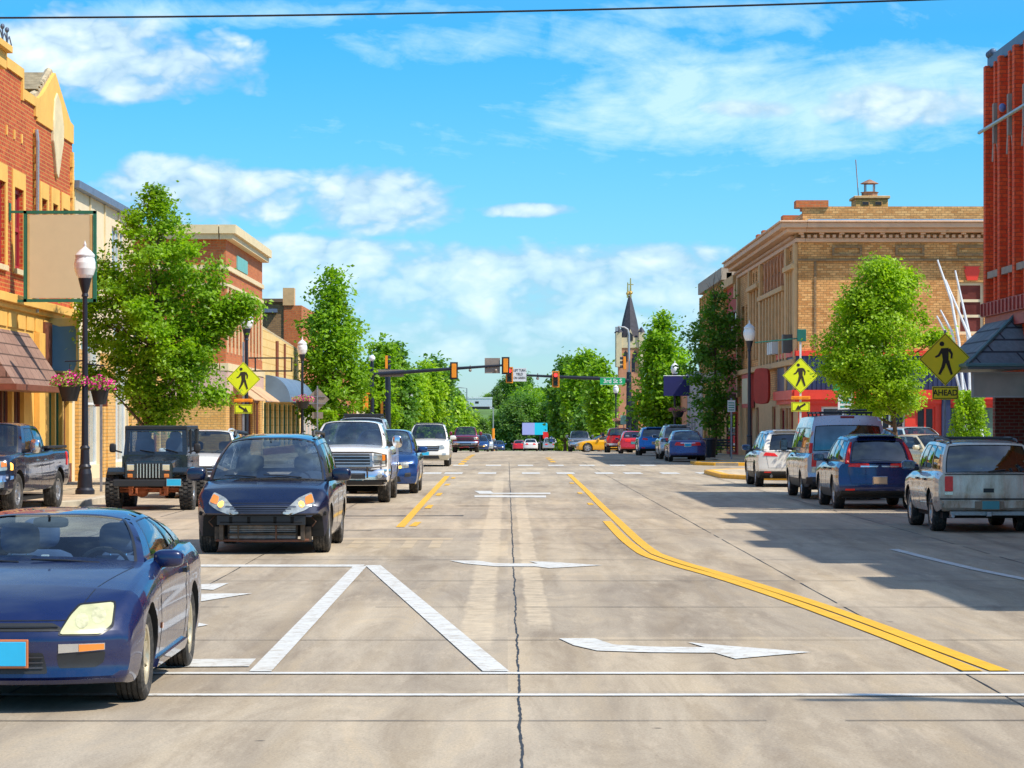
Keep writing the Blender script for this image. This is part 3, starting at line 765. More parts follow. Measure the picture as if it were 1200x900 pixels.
for h in ups: win(b, L0(y0), LU, h, M_('grey_sash', (.2,.22,.25), .5), WG, 1, 2, .1)
for h in fh: win(b, FR, (1,0,0), h, WINF, WG, 1, 2, .1)
for h in low: win(b, L0(y0), LU, h, BROWNP, WG, 2, 1, .12)
for h in ((8,11,.8,3.2),(12.4,15.4,.8,3.2)): win(b, FR, (1,0,0), h, BROWNP, WG, 2, 1, .12)
mb = MB()
for (z0, z1, o) in ((10.3,10.55,.35),(10.55,10.95,.5),(8.9,9.12,.1),(8.15,8.3,.08),(4.25,4.6,.12)):
    bar_u(mb, L0(y0), LU, -o, y1-y0+.1, z0, z1, -.25, o); bar_u(mb, FR, (1,0,0), 0, 19.7, z0, z1, -.25, o-.003)
for i in range(11): bar_u(mb, L0(y0), LU, .55+i*1.75, .73+i*1.75, 5.1, 8.148, 0, .06)
mb.build('cornice', CREAM, b)
mb = MB(); bar_u(mb, L0(y0), LU, dl(277)-y0, dl(289)-y0, 9.2, 9.85, 0, .06); mb.build('teal_panel', M_('teal_panel', (.16,.45,.42), .6), b)
mb = MB(); bar_u(mb, L0(y0), LU, 0, 18.7, 3.2, 4.24, 0, .08); bar_u(mb, FR, (1,0,0), 9, 20.05, 2.9, 4.24, 0, .1); mb.build('fascia', M_('pinkish_fascia', (.62,.42,.34), .7), b)
mb = MB()
for (a, c) in ((dl(271)-y0, dl(284)-y0), (dl(287)-y0, dl(303)-y0)):
    p = [Vector((XL, y0+a, 3.75)), Vector((XL+1.1, y0+a, 2.95)), Vector((XL+1.1, y0+c, 2.95)), Vector((XL, y0+c, 3.75))]
    mb.add(p + [q-Vector((0,0,.05)) for q in p], [(0,1,2,3),(7,6,5,4),(0,4,5,1),(1,5,6,2),(2,6,7,3)])
build_split(mb, 'canvas_awning', M_('tan_canvas', (.60,.38,.22), .9, var=.1), b, gap=.02)
# ---- LEFT 4: low yellow building, blue barrel awning
b = bld('block_building', 'low pale yellow block building with a blue-grey barrel awning, left of the street', 'building', -13, 158)
y0, y1 = 144.6, 172; zz = gz(158)
H = [(1+i*3.2, 3.4+i*3.2, .5, 2.9) for i in range(8)]
mb = MB(); grid_wall(mb, L0(y0), LU, y1-y0, -.8, 6.2, H); shell(mb, -33, XL, y0, y1, -.8, 6.2, 'E')
mb.add([(XL,y0,6.2),(XL,y1,6.2),(XL,y0,6.85),(XL-.3,y0,6.2),(XL-.3,y1,6.2),(XL-.3,y0,6.85)], [(0,1,2),(3,5,4),(0,2,5,3),(1,4,5,2)])
mb.build('wall', [YELLOWW, TARR], b)
for h in H: win(b, L0(y0), LU, h, GREENF, WGG, 4, 1, .1)
mb = MB(); mb.tube([(XL-.1,y0,6.9),(XL-.1,y1,6.27)], .12, 5); mb.build('coping', CREAM, b)
mb = MB(); n = 10; prof = [(1.35*sin(i/n*pi/2), 2.95+1.45*cos(i/n*pi/2)) for i in range(n+1)]
ya, yb = 146.5, 165
for i in range(n): 
    (a, z), (c, z2) = prof[i], prof[i+1]; mb.quad((XL+a,ya,z),(XL+c,ya,z2),(XL+c,yb,z2),(XL+a,yb,z))
mb.add([(XL, ya, 2.95)]+[(XL+a, ya, z) for a, z in prof], [(0,)+tuple(range(1, n+2))]); mb.add([(XL, yb, 2.95)]+[(XL+a, yb, z) for a, z in prof], [(0,)+tuple(range(1, n+2))])
mb.build('barrel_awning', M_('slate_blue_canvas', (.12,.19,.29), .6, var=.2, scale=1), b)
mb = MB(); mb.tube([(XL+.03, 153, 3), (XL+.03, 153, 6.4)], .14, 5); mb.tube([(XL+.03, 158.5, 4.4), (XL+.03, 158.5, 6.4)], .1, 5); mb.build('downpipe', BROWNP, b)
mb = MB(); mb.b2((XL+.01,145,.0),(XL+.06,171.5,.45)); mb.build('base_course', BROWNP, b)
# ---- LEFT 5: brown brick behind
b = bld('brick_building', 'brown brick building with blank side wall and orange-red pier, left of second tree', 'building', -13, 180)
mb = MB(); mb.b2((-34,172,-1),(XL-1.1,191,9.4)); mb.build('wall', BR_BROWN, b)
mb = MB(); mb.b2((XL-1.1,171.9,-1),(XL+.02,191.1,9.2)); mb.b2((XL-1.15,171.8,9.2),(XL-.45,172.9,10.3),1); mb.build('corner_pier', [BR_ORANGE, SAND], b)
mb = MB(); mb.b2((-34,171.6,8.75),(XL-1.5,171.98,8.98)); mb.build('coping', GREYBL, b)
mb = MB(); mb.b2((-34,171.7,9.402),(XL-1.15,191,9.62)); mb.build('roof_edge', M_('dark_roof_edge', (.16,.10,.06), .8), b)
H = [(1+i*3, 3+i*3, 0, 2.7) for i in range(6)]
for h in H: win(b, (XL+.2,172,0), LU, h, WINF, WG, 2, 1, .1)
b = bld('shop_building', 'white low shop with a brown shallow roof behind the second left tree', 'building', -13, 200)
mb = MB(); mb.b2((-30,192,-1.5),(XL,208,3.6)); mb.build('wall', M_('white_wall_paint', (.7,.68,.64), .7), b)
mb = MB(); mb.add([(-30,191.6,3.6),(XL+1.2,191.6,3.0),(XL+1.2,208.4,3.0),(-30,208.4,3.6),(-22,191.6,5.6),(-22,208.4,5.6)], [(4,1,2,5),(0,4,5,3),(0,1,4),(3,5,2)]); mb.build('roof', SHINGB, b)
for h in [(1+i*3, 3+i*3, -.4, 2.2) for i in range(5)]: win(b, (XL+.2,192,0), LU, h, BROWNP, WG, 2, 1, .1)
for i, (ya, yb, h, m) in enumerate(((228,248,5.5,BR_TAN),(249,270,7.5,BR_ORANGE),(271,300,4.2,CREAM2))):
    b = bld('shop_building', ('tan brick shop past the signal crossing on the left', 'orange brick two-storey shop past the signal crossing on the left', 'cream single-storey shop farthest along the left pavement')[i], 'building', -16, ya)
    hh = [(1+k*3, 3+k*3, gz(yb)+.3, gz(yb)+2.6) for k in range(int((yb-ya)/3)-1)]
    mb = MB(); grid_wall(mb, (-15,ya,0), LU, yb-ya, -5, h+gz(ya), hh); shell(mb, -34, -15, ya, yb, -5, h+gz(ya), 'E'); mb.build('wall', [m, TARR], b)
    for q in hh: win(b, (-15,ya,0), LU, q, WINF, WG, 2, 1, .1)

# ======================= RIGHT side; facades run -Y so that outward = -X
XR = 12.5; RU = (0, -1, 0)
def R0(y): return (XR, y, 0)
def dr(px): return XR*F/(px-VX)
# ---- RIGHT A: big tan brick corner building
b = bld('brick_building', 'tan brick building with heavy cornice and navy and red shopfront at right', 'building', 12.5, 130)
y0, y1 = 117.5, 148.0
x1 = 30.0
def A_(d): return y1-d            # distance along RU from y1
def fw_(d0, d1, z0, z1): return (A_(d1), A_(d0), z0, z1)
st = []                             # street facade openings
for k in range(3): st.append(fw_(118.3+k*1.0, 119.0+k*1.0, 5.2, 8.15))       # first bay
mid0 = 122.6
for k in range(7): st.append(fw_(mid0+k*1.55, mid0+.95+k*1.55, 4.9, 7.6))
for k in range(3): st.append(fw_(135.2+k*1.6, 136.1+k*1.6, 5.2, 8.15))
for k in range(2): st.append(fw_(141.6+k*2.6, 143.2+k*2.6, 5.2, 8.0))
sq = [fw_(118.35+k*1.0, 118.85+k*1.0, 8.95, 9.45) for k in range(3)] + [fw_(135.3+k*1.6, 135.9+k*1.6, 8.95, 9.45) for k in range(3)]
shop = [fw_(119.6,121.4,.6,2.5), fw_(121.7,123.0,.2,2.5), fw_(123.3,125.4,.6,2.5), fw_(127.5,129.2,.2,2.6), fw_(136,137.6,.2,2.6), fw_(139.5,143,.5,2.8)]
frontS = (XR, y0, 0)
fs_open = [(wx(1122,y0)-XR, wx(1153,y0)-XR, 5.65, 7.9)]
fs_shop = [(.8+.2,2.9,.5,2.55), (3.3,4.6,.15,2.55), (6.3,8.9,.6,2.6), (5.05,5.9,.15,2.55), (12.0,14.6,.6,2.6), (15,17,.6,2.6)]
mb = MB()
grid_wall(mb, R0(y1), RU, y1-y0, 2.9, 9.8, st+sq); grid_wall(mb, R0(y1), RU, y1-y0, -.3, 2.9, shop, mi=3)
grid_wall(mb, frontS, (1,0,0), x1-XR, 2.9, 9.8, fs_open); grid_wall(mb, frontS, (1,0,0), x1-XR, -.3, 2.9, fs_shop, mi=2)
shell(mb, XR, x1, y0, y1, -.3, 9.8, 'WS')
mb.build('wall', [BR_TAN, TARR, REDP, SAND], b)
for h in st: win(b, R0(y1), RU, h, BROWNP, WGR, 1, 2, .12, .2)
for h in sq: win(b, R0(y1), RU, h, BROWNP, WG, 1, 1, .06, .2)
for h in shop: win(b, R0(y1), RU, h, M_('dark_red_frame', (.35,.03,.02), .5), WG, 2, 1, .1)
for h in fs_open: win(b, frontS, (1,0,0), h, CREAM2, WGR, 1, 3, .13)
for i, h in enumerate(fs_shop): win(b, frontS, (1,0,0), h, REDP if i > 1 else WINF, WG if i != 2 else WGG, 1 if i == 2 else 2, 1, .1)
mb = MB()                        # pilasters and mullions of the street facade
for k in range(8): bar_u(mb, R0(y1), RU, A_(mid0-.12+k*1.55)-.28, A_(mid0-.12+k*1.55)+.02, 4.6, 7.75, 0, .2)
for d in (117.95, 121.6, 134.2, 140.2, 147.2): bar_u(mb, R0(y1), RU, A_(d)-.35, A_(d)+.35, 3.2, 9.6, 0, .16)
for k in range(4): bar_u(mb, R0(y1), RU, A_(118.15+k*1.0)-.12, A_(118.15+k*1.0)+.12, 5.0, 8.5, 0, .1); bar_u(mb, R0(y1), RU, A_(135+k*1.6)-.16, A_(135+k*1.6)+.16, 5.0, 8.5, 0, .1)
for q in ((117.6,121.5,8.5,8.72,.3),(134.3,140.0,8.5,8.72,.3),(122,134,7.76,7.98,.28),(117.6,148,4.35,4.6,.3)): bar_u(mb, R0(y1), RU, A_(q[1]), A_(q[0]), q[2], q[3], 0, q[4])
mb.build('pilaster', SAND, b, bevel=.015)
mb = MB()                        # lattice transom over the middle bay
for k in range(7):
    a0, a1 = A_(mid0+.9+k*1.55), A_(mid0+k*1.55)
    P = lambda a, z: (XR-.05, y1-a, z)
    bar_u(mb, R0(y1), RU, a0, a1, 7.99, 9.5, 0, .03, 1)
    mb.tube([P(a0,8.0),P(a1,8.75),P(a0,9.5)], .05, 5); mb.tube([P(a1,8.0),P(a0,8.75),P(a1,9.5)], .05, 5)
    bar_u(mb, R0(y1), RU, a1+.05, a1+.5, 7.99, 9.52, 0, .12)
mb.build('lattice_transom', [M_('terracotta', (.50,.22,.10), .8, var=.2), BROWNP], b)
mb = MB()                        # cornice round the corner
for (z0, z1, o) in ((9.62,9.8,.12),(10.02,10.2,.55),(10.2,10.42,.8),(10.42,10.5,.9)):
    bar_u(mb, R0(y1), RU, -.1, y1-y0+o, z0, z1, -.3, o); bar_u(mb, frontS, (1,0,0), .3, x1-XR, z0, z1, -.3, o-.003)
mb.build('cornice', PINKT, b, bevel=.02)
mb = MB(); bar_u(mb, R0(y1), RU, 0, y1-y0, 9.8, 10.02, -.3, .08); bar_u(mb, frontS, (1,0,0), .3, x1-XR, 9.8, 10.02, -.3, .08); mb.build('frieze', BR_BROWN, b)
mb = MB()
for k in range(64): bar_u(mb, frontS, (1,0,0), .1+k*.27, .24+k*.27, 9.81, 9.93, .08, .26)
for k in range(20): bar_u(mb, frontS, (1,0,0), .0+k*.87, .2+k*.87, 9.94, 10.018, .08, .42)
for k in range(110): bar_u(mb, R0(y1), RU, .1+k*.27, .24+k*.27, 9.81, 9.93, .08, .26)
mb.build('dentil_course', PINKT, b)
mb = MB(); bar_u(mb, frontS, (1,0,0), .25, x1-XR, 10.5, 11.2, -.9, -.5); bar_u(mb, R0(y1), RU, 4, y1-y0-.51, 10.5, 11.1, -.9, -.5); mb.build('parapet', BR_TAN, b)
mb = MB(); bar_u(mb, frontS, (1,0,0), .4, x1-XR, 10.5, 10.58, -.49, .5); mb.build('flashing', M_('bluish_metal_flashing', (.25,.45,.65), .35, .5), b)
mb = MB(); bar_u(mb, frontS, (1,0,0), -.05, 1.35, 11.15, 11.46, -1.3, -.4)
for q in (1.2, 9.5, 19.5, 22.5): bar_u(mb, R0(y1), RU, y1-y0-q-1.0, y1-y0-q, 11.1, 11.5, -1.2, -.3); 
build_split(mb, 'chimney_stack', BR_ORANGE, b, gap=.05)
mb = MB(); X = wx(1019,122)
mb.b2((X-.72,121.2,10.3),(X+.72,122.8,11.8)); mb.b2((X-.8,121.1,11.8),(X+.8,122.9,11.92),1); mb.b2((X-.45,121.15,11.5),(X-.12,121.2,11.68),2); mb.b2((X+.12,121.15,11.5),(X+.45,121.2,11.68),2)
c = mb.build('chimney', [BR_TAN2, SAND, BLACK], b, bevel=.02)
mb = MB()
mb.lathe([(.36,11.92),(.36,12.1),(.42,12.14),(.30,12.16)], 10, (X,122,0)); mb.lathe([(.42,12.52),(.39,12.55),(.08,12.7),(0,12.72)], 10, (X,122,0))
for k in range(4): mb.tube([(X+.28*cos(k*pi/2+.5), 122+.28*sin(k*pi/2+.5), 12.14),(X+.28*cos(k*pi/2+.5), 122+.28*sin(k*pi/2+.5), 12.56)], .025, 5)
mb.tube([(X-.5,122,12.0),(X-.62,122,13.6)], .02, 4)
mb.build('chimney_cowl', M_('rusty_cowl', (.35,.20,.13), .7, .3, var=.3), c)
mb = MB()                        # sunk panels, pipes
for (a, c_) in ((975,1010),(1049,1083),(1121,1156)):
    p, q = wx(a,y0)-XR, wx(c_,y0)-XR; z0, z1 = wz(300,y0), wz(288,y0)
    for s in ((p,q,z0,z0+.1),(p,q,z1-.1,z1),(p,p+.1,z0+.1,z1-.1),(q-.1,q,z0+.1,z1-.1)): bar_u(mb, frontS, (1,0,0), *s, 0, .09)
bar_u(mb, frontS, (1,0,0), 0, x1-XR, wz(306,y0), wz(303.5,y0), 0, .08); bar_u(mb, frontS, (1,0,0), .68, .78, 3.1, wz(306,y0), 0, .05)
build_split(mb, 'brick_panel', BR_BROWN, b, gap=.02)
mb = MB()
for a in (1035, 1139):
    p = wx(a,y0)-XR; mb.prism([(p-.22,7.98),(p+.22,7.98),(p+.34,8.42),(p+.26,8.5),(p+.38,8.58),(p-.38,8.58),(p-.26,8.5),(p-.34,8.42)], (XR,y0-.06,0), (1,0,0), (0,0,1), (0,1,0), .055)
build_split(mb, 'keystone_vent', REDP, b)
mb = MB()
bar_u(mb, frontS, (1,0,0), -.12, 16, wz(417,y0), wz(411,y0), 0, .16); bar_u(mb, frontS, (1,0,0), -.2, 16, wz(468,y0), wz(457,y0), 0, .3); bar_u(mb, frontS, (1,0,0), -.1, 16, wz(473,y0), wz(468,y0)-.002, 0, .14)
bar_u(mb, R0(y1), RU, A_(125.6), A_(y0)+.12, wz(417,y0), wz(411,y0), 0, .158); bar_u(mb, R0(y1), RU, A_(125.6), A_(y0)+.2, wz(468,y0), wz(457,y0), 0, .298); bar_u(mb, R0(y1), RU, A_(125.6), A_(y0)+.1, wz(473,y0), wz(468,y0)-.002, 0, .138)
mb.build('red_band', REDP, b)
mb = MB()
z0, z1 = wz(457,y0)+.002, wz(417,y0)-.002
bar_u(mb, frontS, (1,0,0), -.08, 16, z0, z1, 0, .1); bar_u(mb, R0(y1), RU, A_(125.6), A_(y0)+.08, z0, z1, 0, .098)
for k in range(80): bar_u(mb, frontS, (1,0,0), k*.2, k*.2+.08, z0, z1, .1, .13)
for k in range(3): bar_u(mb, frontS, (1,0,0), 9.2+k*.5-.2, 9.2+k*.5+.2 , .1, 2.6, 0, .06)
mb.build('navy_fascia', NAVY, b)
mb = MB(); bar_u(mb, frontS, (1,0,0), wx(1103,y0)-XR, wx(1113,y0)-XR, .1, z0, 0, .2); mb.build('navy_pier', NAVY, b)
mb = MB()
for k in range(3): bar_u(mb, R0(y1), RU, A_(125.5+k*.9), A_(124.9+k*.9), 5.0, 5.55, .02, .42)
build_split(mb, 'window_air_conditioner', WINF, b, gap=.02)
mb = MB(); bar_u(mb, R0(y1), RU, A_(119.6), A_(119.0), 4.9, 5.7, .02, .5); mb.build('alarm_box', M_('dark_box', (.1,.1,.1), .5), b)
# shop signs of the tan building
o = MB(); n = 16; pts = []
for i in range(n):
    a = 2*pi*i/n; pts.append((.50*abs(cos(a))**.4*(1 if cos(a)>0 else -1), .84*abs(sin(a))**.5*(1 if sin(a)>0 else -1)))
o.prism(pts, (XR-.75, 126.8, 3.55), (1*.62,-.78,0), (0,0,1), (.78,.62,0), .16)
sg = o.build('shop_sign', M_('dark_red_sign', (.42,.03,.025), .5), bevel=.01); tag(sg, 'rounded dark red blank shop sign left of the navy shopfront', 'sign')
mb = MB(); mb.b2((XR-.35,138.0,2.6),(XR-.05,141.8,4.3)); mb.b2((XR-.36,138.3,2.8),(XR-.352,141.5,4.1),1)
sg = mb.build('shop_sign', [M_('pink_red_frame', (.5,.06,.05), .5), M_('cream_face', (.6,.56,.38), .5)]); tag(sg, 'cream lightbox sign in a red frame above the maroon shop door', 'sign')
# ---- RIGHT B: narrow red building with black hood awning
b = bld('brick_building', 'narrow dark red rendered building with black hood awning, between the two tan brick buildings', 'building', 12.5, 152)
mb = MB(); mb.b2((XR,148,-1),(28,156,9.6)); mb.build('wall', M_('dark_red_render', (.40,.05,.03), .8, var=.15), b)
mb = MB(); mb.b2((XR-.3,148.01,9.4),(28,155.99,9.85)); mb.b2((XR-.12,148.6,5.6),(XR,155.6,5.8)); mb.b2((XR-.2,147.9,8.6),(XR,148.8,9.38)); mb.build('cornice', SAND, b)
mb = MB(); n = 8
pr = [(1.1*sin(i/n*pi/2), 5.9+1.0*cos(i/n*pi/2)) for i in range(n+1)]
for (a, z), (c, z2) in zip(pr, pr[1:]): mb.quad((XR-a,149,z),(XR-c,149,z2),(XR-c,155,z2),(XR-a,155,z))
mb.add([(XR,149,5.9)]+[(XR-a,149,z) for a, z in pr], [(0,)+tuple(range(1,n+2))]); mb.build('hood_awning', M_('black_canvas', (.025,.025,.035), .7), b)
mb = MB(); mb.b2((XR-1.3,148.6,2.5),(XR-.01,155.4,3.4)); mb.build('flat_canopy', M_('grey_canopy', (.14,.13,.14), .7), b, bevel=.03)
for h in [(1+i*2.4, 2.7+i*2.4, 6.2, 8.0) for i in range(3)]+[(1+i*3.3, 3.6+i*3.3, .2, 2.3) for i in range(2)]: win(b, (XR-.2,156,0), RU, h, BROWNP, WG, 1, 2, .1)
# ---- RIGHT C: tan building with vertical ribs
b = bld('brick_building', 'tan brick building with tall vertical ribs and grey coping, behind the sparse right tree', 'building', 12.5, 165)
H = [(1+i*1.9, 2.0+i*1.9, 5.6, 8.6) for i in range(9)] + [(1+i*3.0, 3.3+i*3.0, -.2, 2.4) for i in range(5)]
mb = MB(); grid_wall(mb, R0(175), RU, 19, -1, 10.4, H); shell(mb, XR, 28, 156, 175, -1, 10.4, 'W'); mb.build('wall', [BR_TAN2, TARR], b)
for h in H: win(b, R0(175), RU, h, BROWNP, WG, 1, 2, .1)
mb = MB()
for i in range(11): bar_u(mb, R0(175), RU, .05+i*1.9-.2, .35+i*1.9, 5.0, 9.8, 0, .22)
mb.build('brick_rib', BR_TAN2, b)
mb = MB(); bar_u(mb, R0(175), RU, -.1, 19, 10.0, 10.7, -.3, .3); bar_u(mb, R0(175), RU, 0, 19, 4.3, 4.9, 0, .2); bar_u(mb, (XR,156,0), (1,0,0), .3, 15, 10.0, 10.7, -.3, .02); mb.build('coping', M_('grey_stone_coping', (.36,.31,.25), .85, var=.15), b)
# further right
rest = ((175.5,190,5.2,'grey stucco shop with flat roof behind the tall pointed right tree',M_('grey_stucco',(.4,.4,.4),.8)),(190.5,208,4.6,'salmon orange rendered shop behind the tall pointed right tree',M_('salmon_render',(.62,.28,.15),.8)),
        (229,247,6.3,'salmon brick block at the far corner under the church spire',M_('salmon_brick_far',(.60,.27,.15),.8,var=.12,scale=2)))
for (ya, yb, h, lab, m) in rest:
    b = bld('shop_building', lab, 'building', XR, ya); zg = gz(yb)
    hh = [(1+k*3, 3+k*3, zg+.3, zg+2.6) for k in range(int((yb-ya)/3)-1)]
    mb = MB(); grid_wall(mb, R0(yb), RU, yb-ya, zg-2, zg+h, hh); shell(mb, XR, 28, ya, yb, zg-2, zg+h, 'W'); mb.build('wall', [m, TARR], b)
    for q in hh: win(b, R0(yb), RU, q, WINF, WG, 2, 1, .1)
    mb = MB(); mb.b2((XR-.1,ya+.01,zg+h),(28,yb-.01,zg+h+.3)); mb.build('coping', GREYBL, b)
# ---- CHURCH with spire
cd = 300.0; cx = wx(738, cd); zg = gz(cd)
b = bld('church', 'brick church with dark pointed spire and gilded finials rising over the right trees', 'church', cx, cd)
s = F/cd; tw = 27/s/2
CHB = M_('church_salmon_brick', (.50,.23,.13), .85, var=.15, scale=1.5); CHC = M_('church_cream_stone', (.62,.52,.34), .85, var=.1)
ztop = wz(405, cd)
mb = MB(); mb.b2((cx-tw,cd-tw,zg),(cx+tw,cd+tw,ztop)); mb.b2((cx-tw+.2,cd+tw,zg),(cx+14,cd+30,wz(470,cd))); mb.build('tower', CHB, b)
mb = MB(); mb.b2((cx-tw-.1,cd-tw-.1,wz(408,cd)),(cx+tw+.1,cd+tw+.1,wz(404,cd)))
mb.b2((cx-tw-.05,cd-tw-.05,ztop+.01),(cx+tw+.05,cd+tw+.05,wz(396,cd)))
mb.build('belfry_band', CHC, b)
mb = MB()
for sx in (-1,1):
    for sy in (-1,1): mb.b2((cx+sx*tw*.98-.3,cd+sy*tw*.98-.3,wz(430,cd)),(cx+sx*tw*.98+.3,cd+sy*tw*.98+.3,wz(390,cd))); mb.lathe([(.45,wz(390,cd)),(.05,wz(384,cd)),(0,wz(383,cd))],4,(cx+sx*tw*.98,cd+sy*tw*.98,0),mi=1)
build_split(mb, 'pinnacle', [CHC, M_('spire_slate', (.055,.05,.065), .7, var=.3, scale=3)], b)
mb = MB()
for a in range(4):
    M = Matrix.Translation(Vector((cx,cd,0))) @ Matrix.Rotation(a*pi/2,4,'Z')
    mb.add([(-tw*.55,-tw-.02,wz(404,cd)),(tw*.55,-tw-.02,wz(404,cd)),(0,-tw-.02,wz(386,cd)),(0,-tw*.35,wz(386,cd)),(-tw*.55,-tw*.4,wz(404,cd)),(tw*.55,-tw*.4,wz(404,cd))], [(0,1,2),(0,2,3,4),(1,5,3,2)], 0, M)
    mb.add([(-.28,-tw-.1,wz(400,cd)),(.28,-tw-.1,wz(400,cd)),(.28,-tw-.1,wz(393,cd)),(0,-tw-.1,wz(390,cd)),(-.28,-tw-.1,wz(393,cd))], [(0,1,2,3,4)], 1, M)
    for q in (-.5,.5): mb.add([(q-.22,-tw-.06,wz(424,cd)),(q+.22,-tw-.06,wz(424,cd)),(q+.22,-tw-.06,wz(414,cd)),(q,-tw-.06,wz(411,cd)),(q-.22,-tw-.06,wz(414,cd))], [(0,1,2,3,4)], 1, M)
mb.build('gable', [CHC, BLACK], b)
mb = MB(); mb.lathe([(tw*.92,wz(396,cd)),(tw*.62,wz(375,cd)),(tw*.17,wz(350,cd)),(.12,wz(347,cd)),(0,wz(346,cd))], 8, (cx,cd,0)); mb.build('spire', MATS['spire_slate'], b)
GOLD = M_('gilded_finial', (.75,.50,.16), .3, .8)
mb = MB()
for dx, zt in ((-.05,325),(.0,325)): pass
mb.tube([(cx+.08,cd,wz(349,cd)),(cx+.08,cd,wz(326,cd))], [.13,.06], 6); mb.tube([(cx-.22,cd,wz(349,cd)),(cx-.22,cd,wz(331,cd))], [.12,.06], 6)
mb.blob((cx+.08,cd,wz(343,cd)), (.26,.26,.22), 2, nu=8, nv=6); mb.blob((cx-.22,cd,wz(344,cd)), (.2,.2,.2), 2, nu=8, nv=6); mb.b2((cx-.25,cd-.05,wz(334,cd)),(cx+.41,cd+.05,wz(333,cd)))
mb.build('finial', GOLD, b)
# ---- RIGHT near: red building with ribs and arched windows, slate awning
b = bld('brick_building', 'bright red brick building with tall ribs and narrow arched windows at right frame edge', 'building', 12.5, 65)
y0, y1 = 57.0, 70.4
L = y1-y0
H = []
for i in range(7):
    a = .95+i*2.0; H += [(a, a+.42, 5.75, 8.55)]
mb = MB(); grid_wall(mb, R0(y1), RU, L, 4.6, 11.0, H); shell(mb, XR, 30, y0, y1, 3.0, 11.0, 'W')
mb.b2((XR,y1-.02,-.2),(XR+2.4,y1-.35,3.0),2); mb.b2((XR+2.4,y0,-.2),(XR+2.7,y1-.02,3.0),2); mb.b2((XR,y0+.05,-.2),(XR+2.4,y0+.6,3.0),2)
grid_wall(mb, R0(y1), RU, L, 3.0, 4.6, [])
mb.quad((XR,y0,3.0),(30,y0,3.0),(30,y1,3.0),(XR,y1,3.0),1)
mb.build('wall', [BR_RED2, TARR, BR_DARK], b)
for h in H: win(b, R0(y1), RU, h, WINF, WGB, 1, 2, .05, .22)
mb = MB()
for i in range(15):
    w = .3 if i % 2 == 0 else .22
    bar_u(mb, R0(y1), RU, .02+i*1.0, .02+i*1.0+w, 4.62, 11.05, 0, .24 if i%2==0 else .16)
for i in range(7):
    a = .95+i*2.0; bar_u(mb, R0(y1), RU, a-.28, a-.08, 4.9, 8.7, 0, .09); bar_u(mb, R0(y1), RU, a+.5, a+.68, 4.9, 8.7, 0, .09)
    mb.prism([(a-.2,5.0),(a+.6,5.0),(a+.5,5.25),(a+.35,5.5),(a+.05,5.5),(a-.1,5.25)], (XR-.1,y1,0), (0,-1,0), (0,0,1), (1,0,0), .1)
mb.build('brick_rib', BR_RED2, b)
GST = M_('grey_limestone', (.33,.30,.25), .85, var=.2)
mb = MB(); 
for i in range(7):
    a = .95+i*2.0; bar_u(mb, R0(y1), RU, a-.6, a+1.0, 5.58, 5.75, .0, .2)
    n = 8
    pts = [(a+.21+.5*cos(pi*k/n), 8.55+.7*sin(pi*k/n)) for k in range(n+1)] + [(a+.21-.3*cos(pi*k/n), 8.55+.45*sin(pi*k/n)) for k in range(n+1)]
    for k in range(n):
        q = [pts[k], pts[k+1], pts[n+1+n-(k+1)], pts[n+1+n-k]]
        mb.prism(q, (XR-.14,y1,0), (0,-1,0), (0,0,1), (1,0,0), .16)
    mb.b2((XR-.32,y1-a-1.02,8.9),(XR-.0,y1-a-.8,9.9))
build_split(mb, 'stone_trim', GST, b, gap=.05)
mb = MB(); mb.tube([(XR-.32,y0,9.38),(XR-.32,y1+.15,9.38)], .05, 6)
for i in (1, 3, 6): mb.blob((XR-.36,y1-1.4-i*2.0,9.62), (.09,.11,.11), 2, 1)
mb.build('conduit', [STEEL, M_('blue_lamp_globe', (.15,.22,.5), .3)], b)
mb = MB(); bar_u(mb, R0(y1), RU, 0, L, 4.6, 4.95, .0, .3); bar_u(mb, R0(y1), RU, 0, L, 4.28, 4.598, .0, .2)
for k in range(30): bar_u(mb, R0(y1), RU, .1+k*.5, .2+k*.5, 4.62, 4.93, .3, .34)
mb.build('metal_cornice', M_('oxide_red_metal', (.38,.06,.045), .5, var=.15), b)
mb = MB(); bar_u(mb, R0(y1), RU, -.08, L, 11.0, 11.3, -.3, .12)
for k in range(3): mb.blob((XR-.1,y1-.1-k*.25,11.36), (.1,.1,.1), 2)
mb.build('parapet_flashing', M_('slate_flashing', (.09,.14,.22), .5, .3), b)
mb = MB(); bar_u(mb, R0(y1), RU, 3.32, 3.95, 9.95, 10.75, 0, .08); mb.build('name_plaque', M_('plain_tan_plaque', (.50,.38,.22), .6), b)
mb = MB(); ya, yb = 60.0, 70.35   # hipped slate awning, hip end towards the near side
zt, zb_ = 4.62, 3.28; px_ = 1.45
V = [(XR,ya+1.3,zt),(XR,yb,zt),(XR-px_,yb,zb_),(XR-px_,ya+5.2,zb_),(XR+.0,ya+5.2,zb_)]
mb.add([(XR-.0,66.6,zt),(XR-.0,yb,zt),(XR-px_,yb,zb_),(XR-px_,65.6,zb_),(XR+3.0,65.6,zb_),(XR+3.0,66.6,zt)], [(0,3,2,1),(0,5,4,3)])
mb.add([(XR-px_,65.6,zb_-.1),(XR-px_,yb,zb_-.1),(XR+3,65.6,zb_-.1),(XR+3,yb,zb_-.1),(XR-px_,65.6,zb_-.004),(XR-px_,yb,zb_-.004),(XR+3,65.6,zb_-.004)], [(0,2,3,1),(0,1,5,4),(0,4,6,2)], 1)
aw = mb.build('shingle_awning', [SHING, M_('awning_edge_metal', (.12,.16,.17), .5)], b)
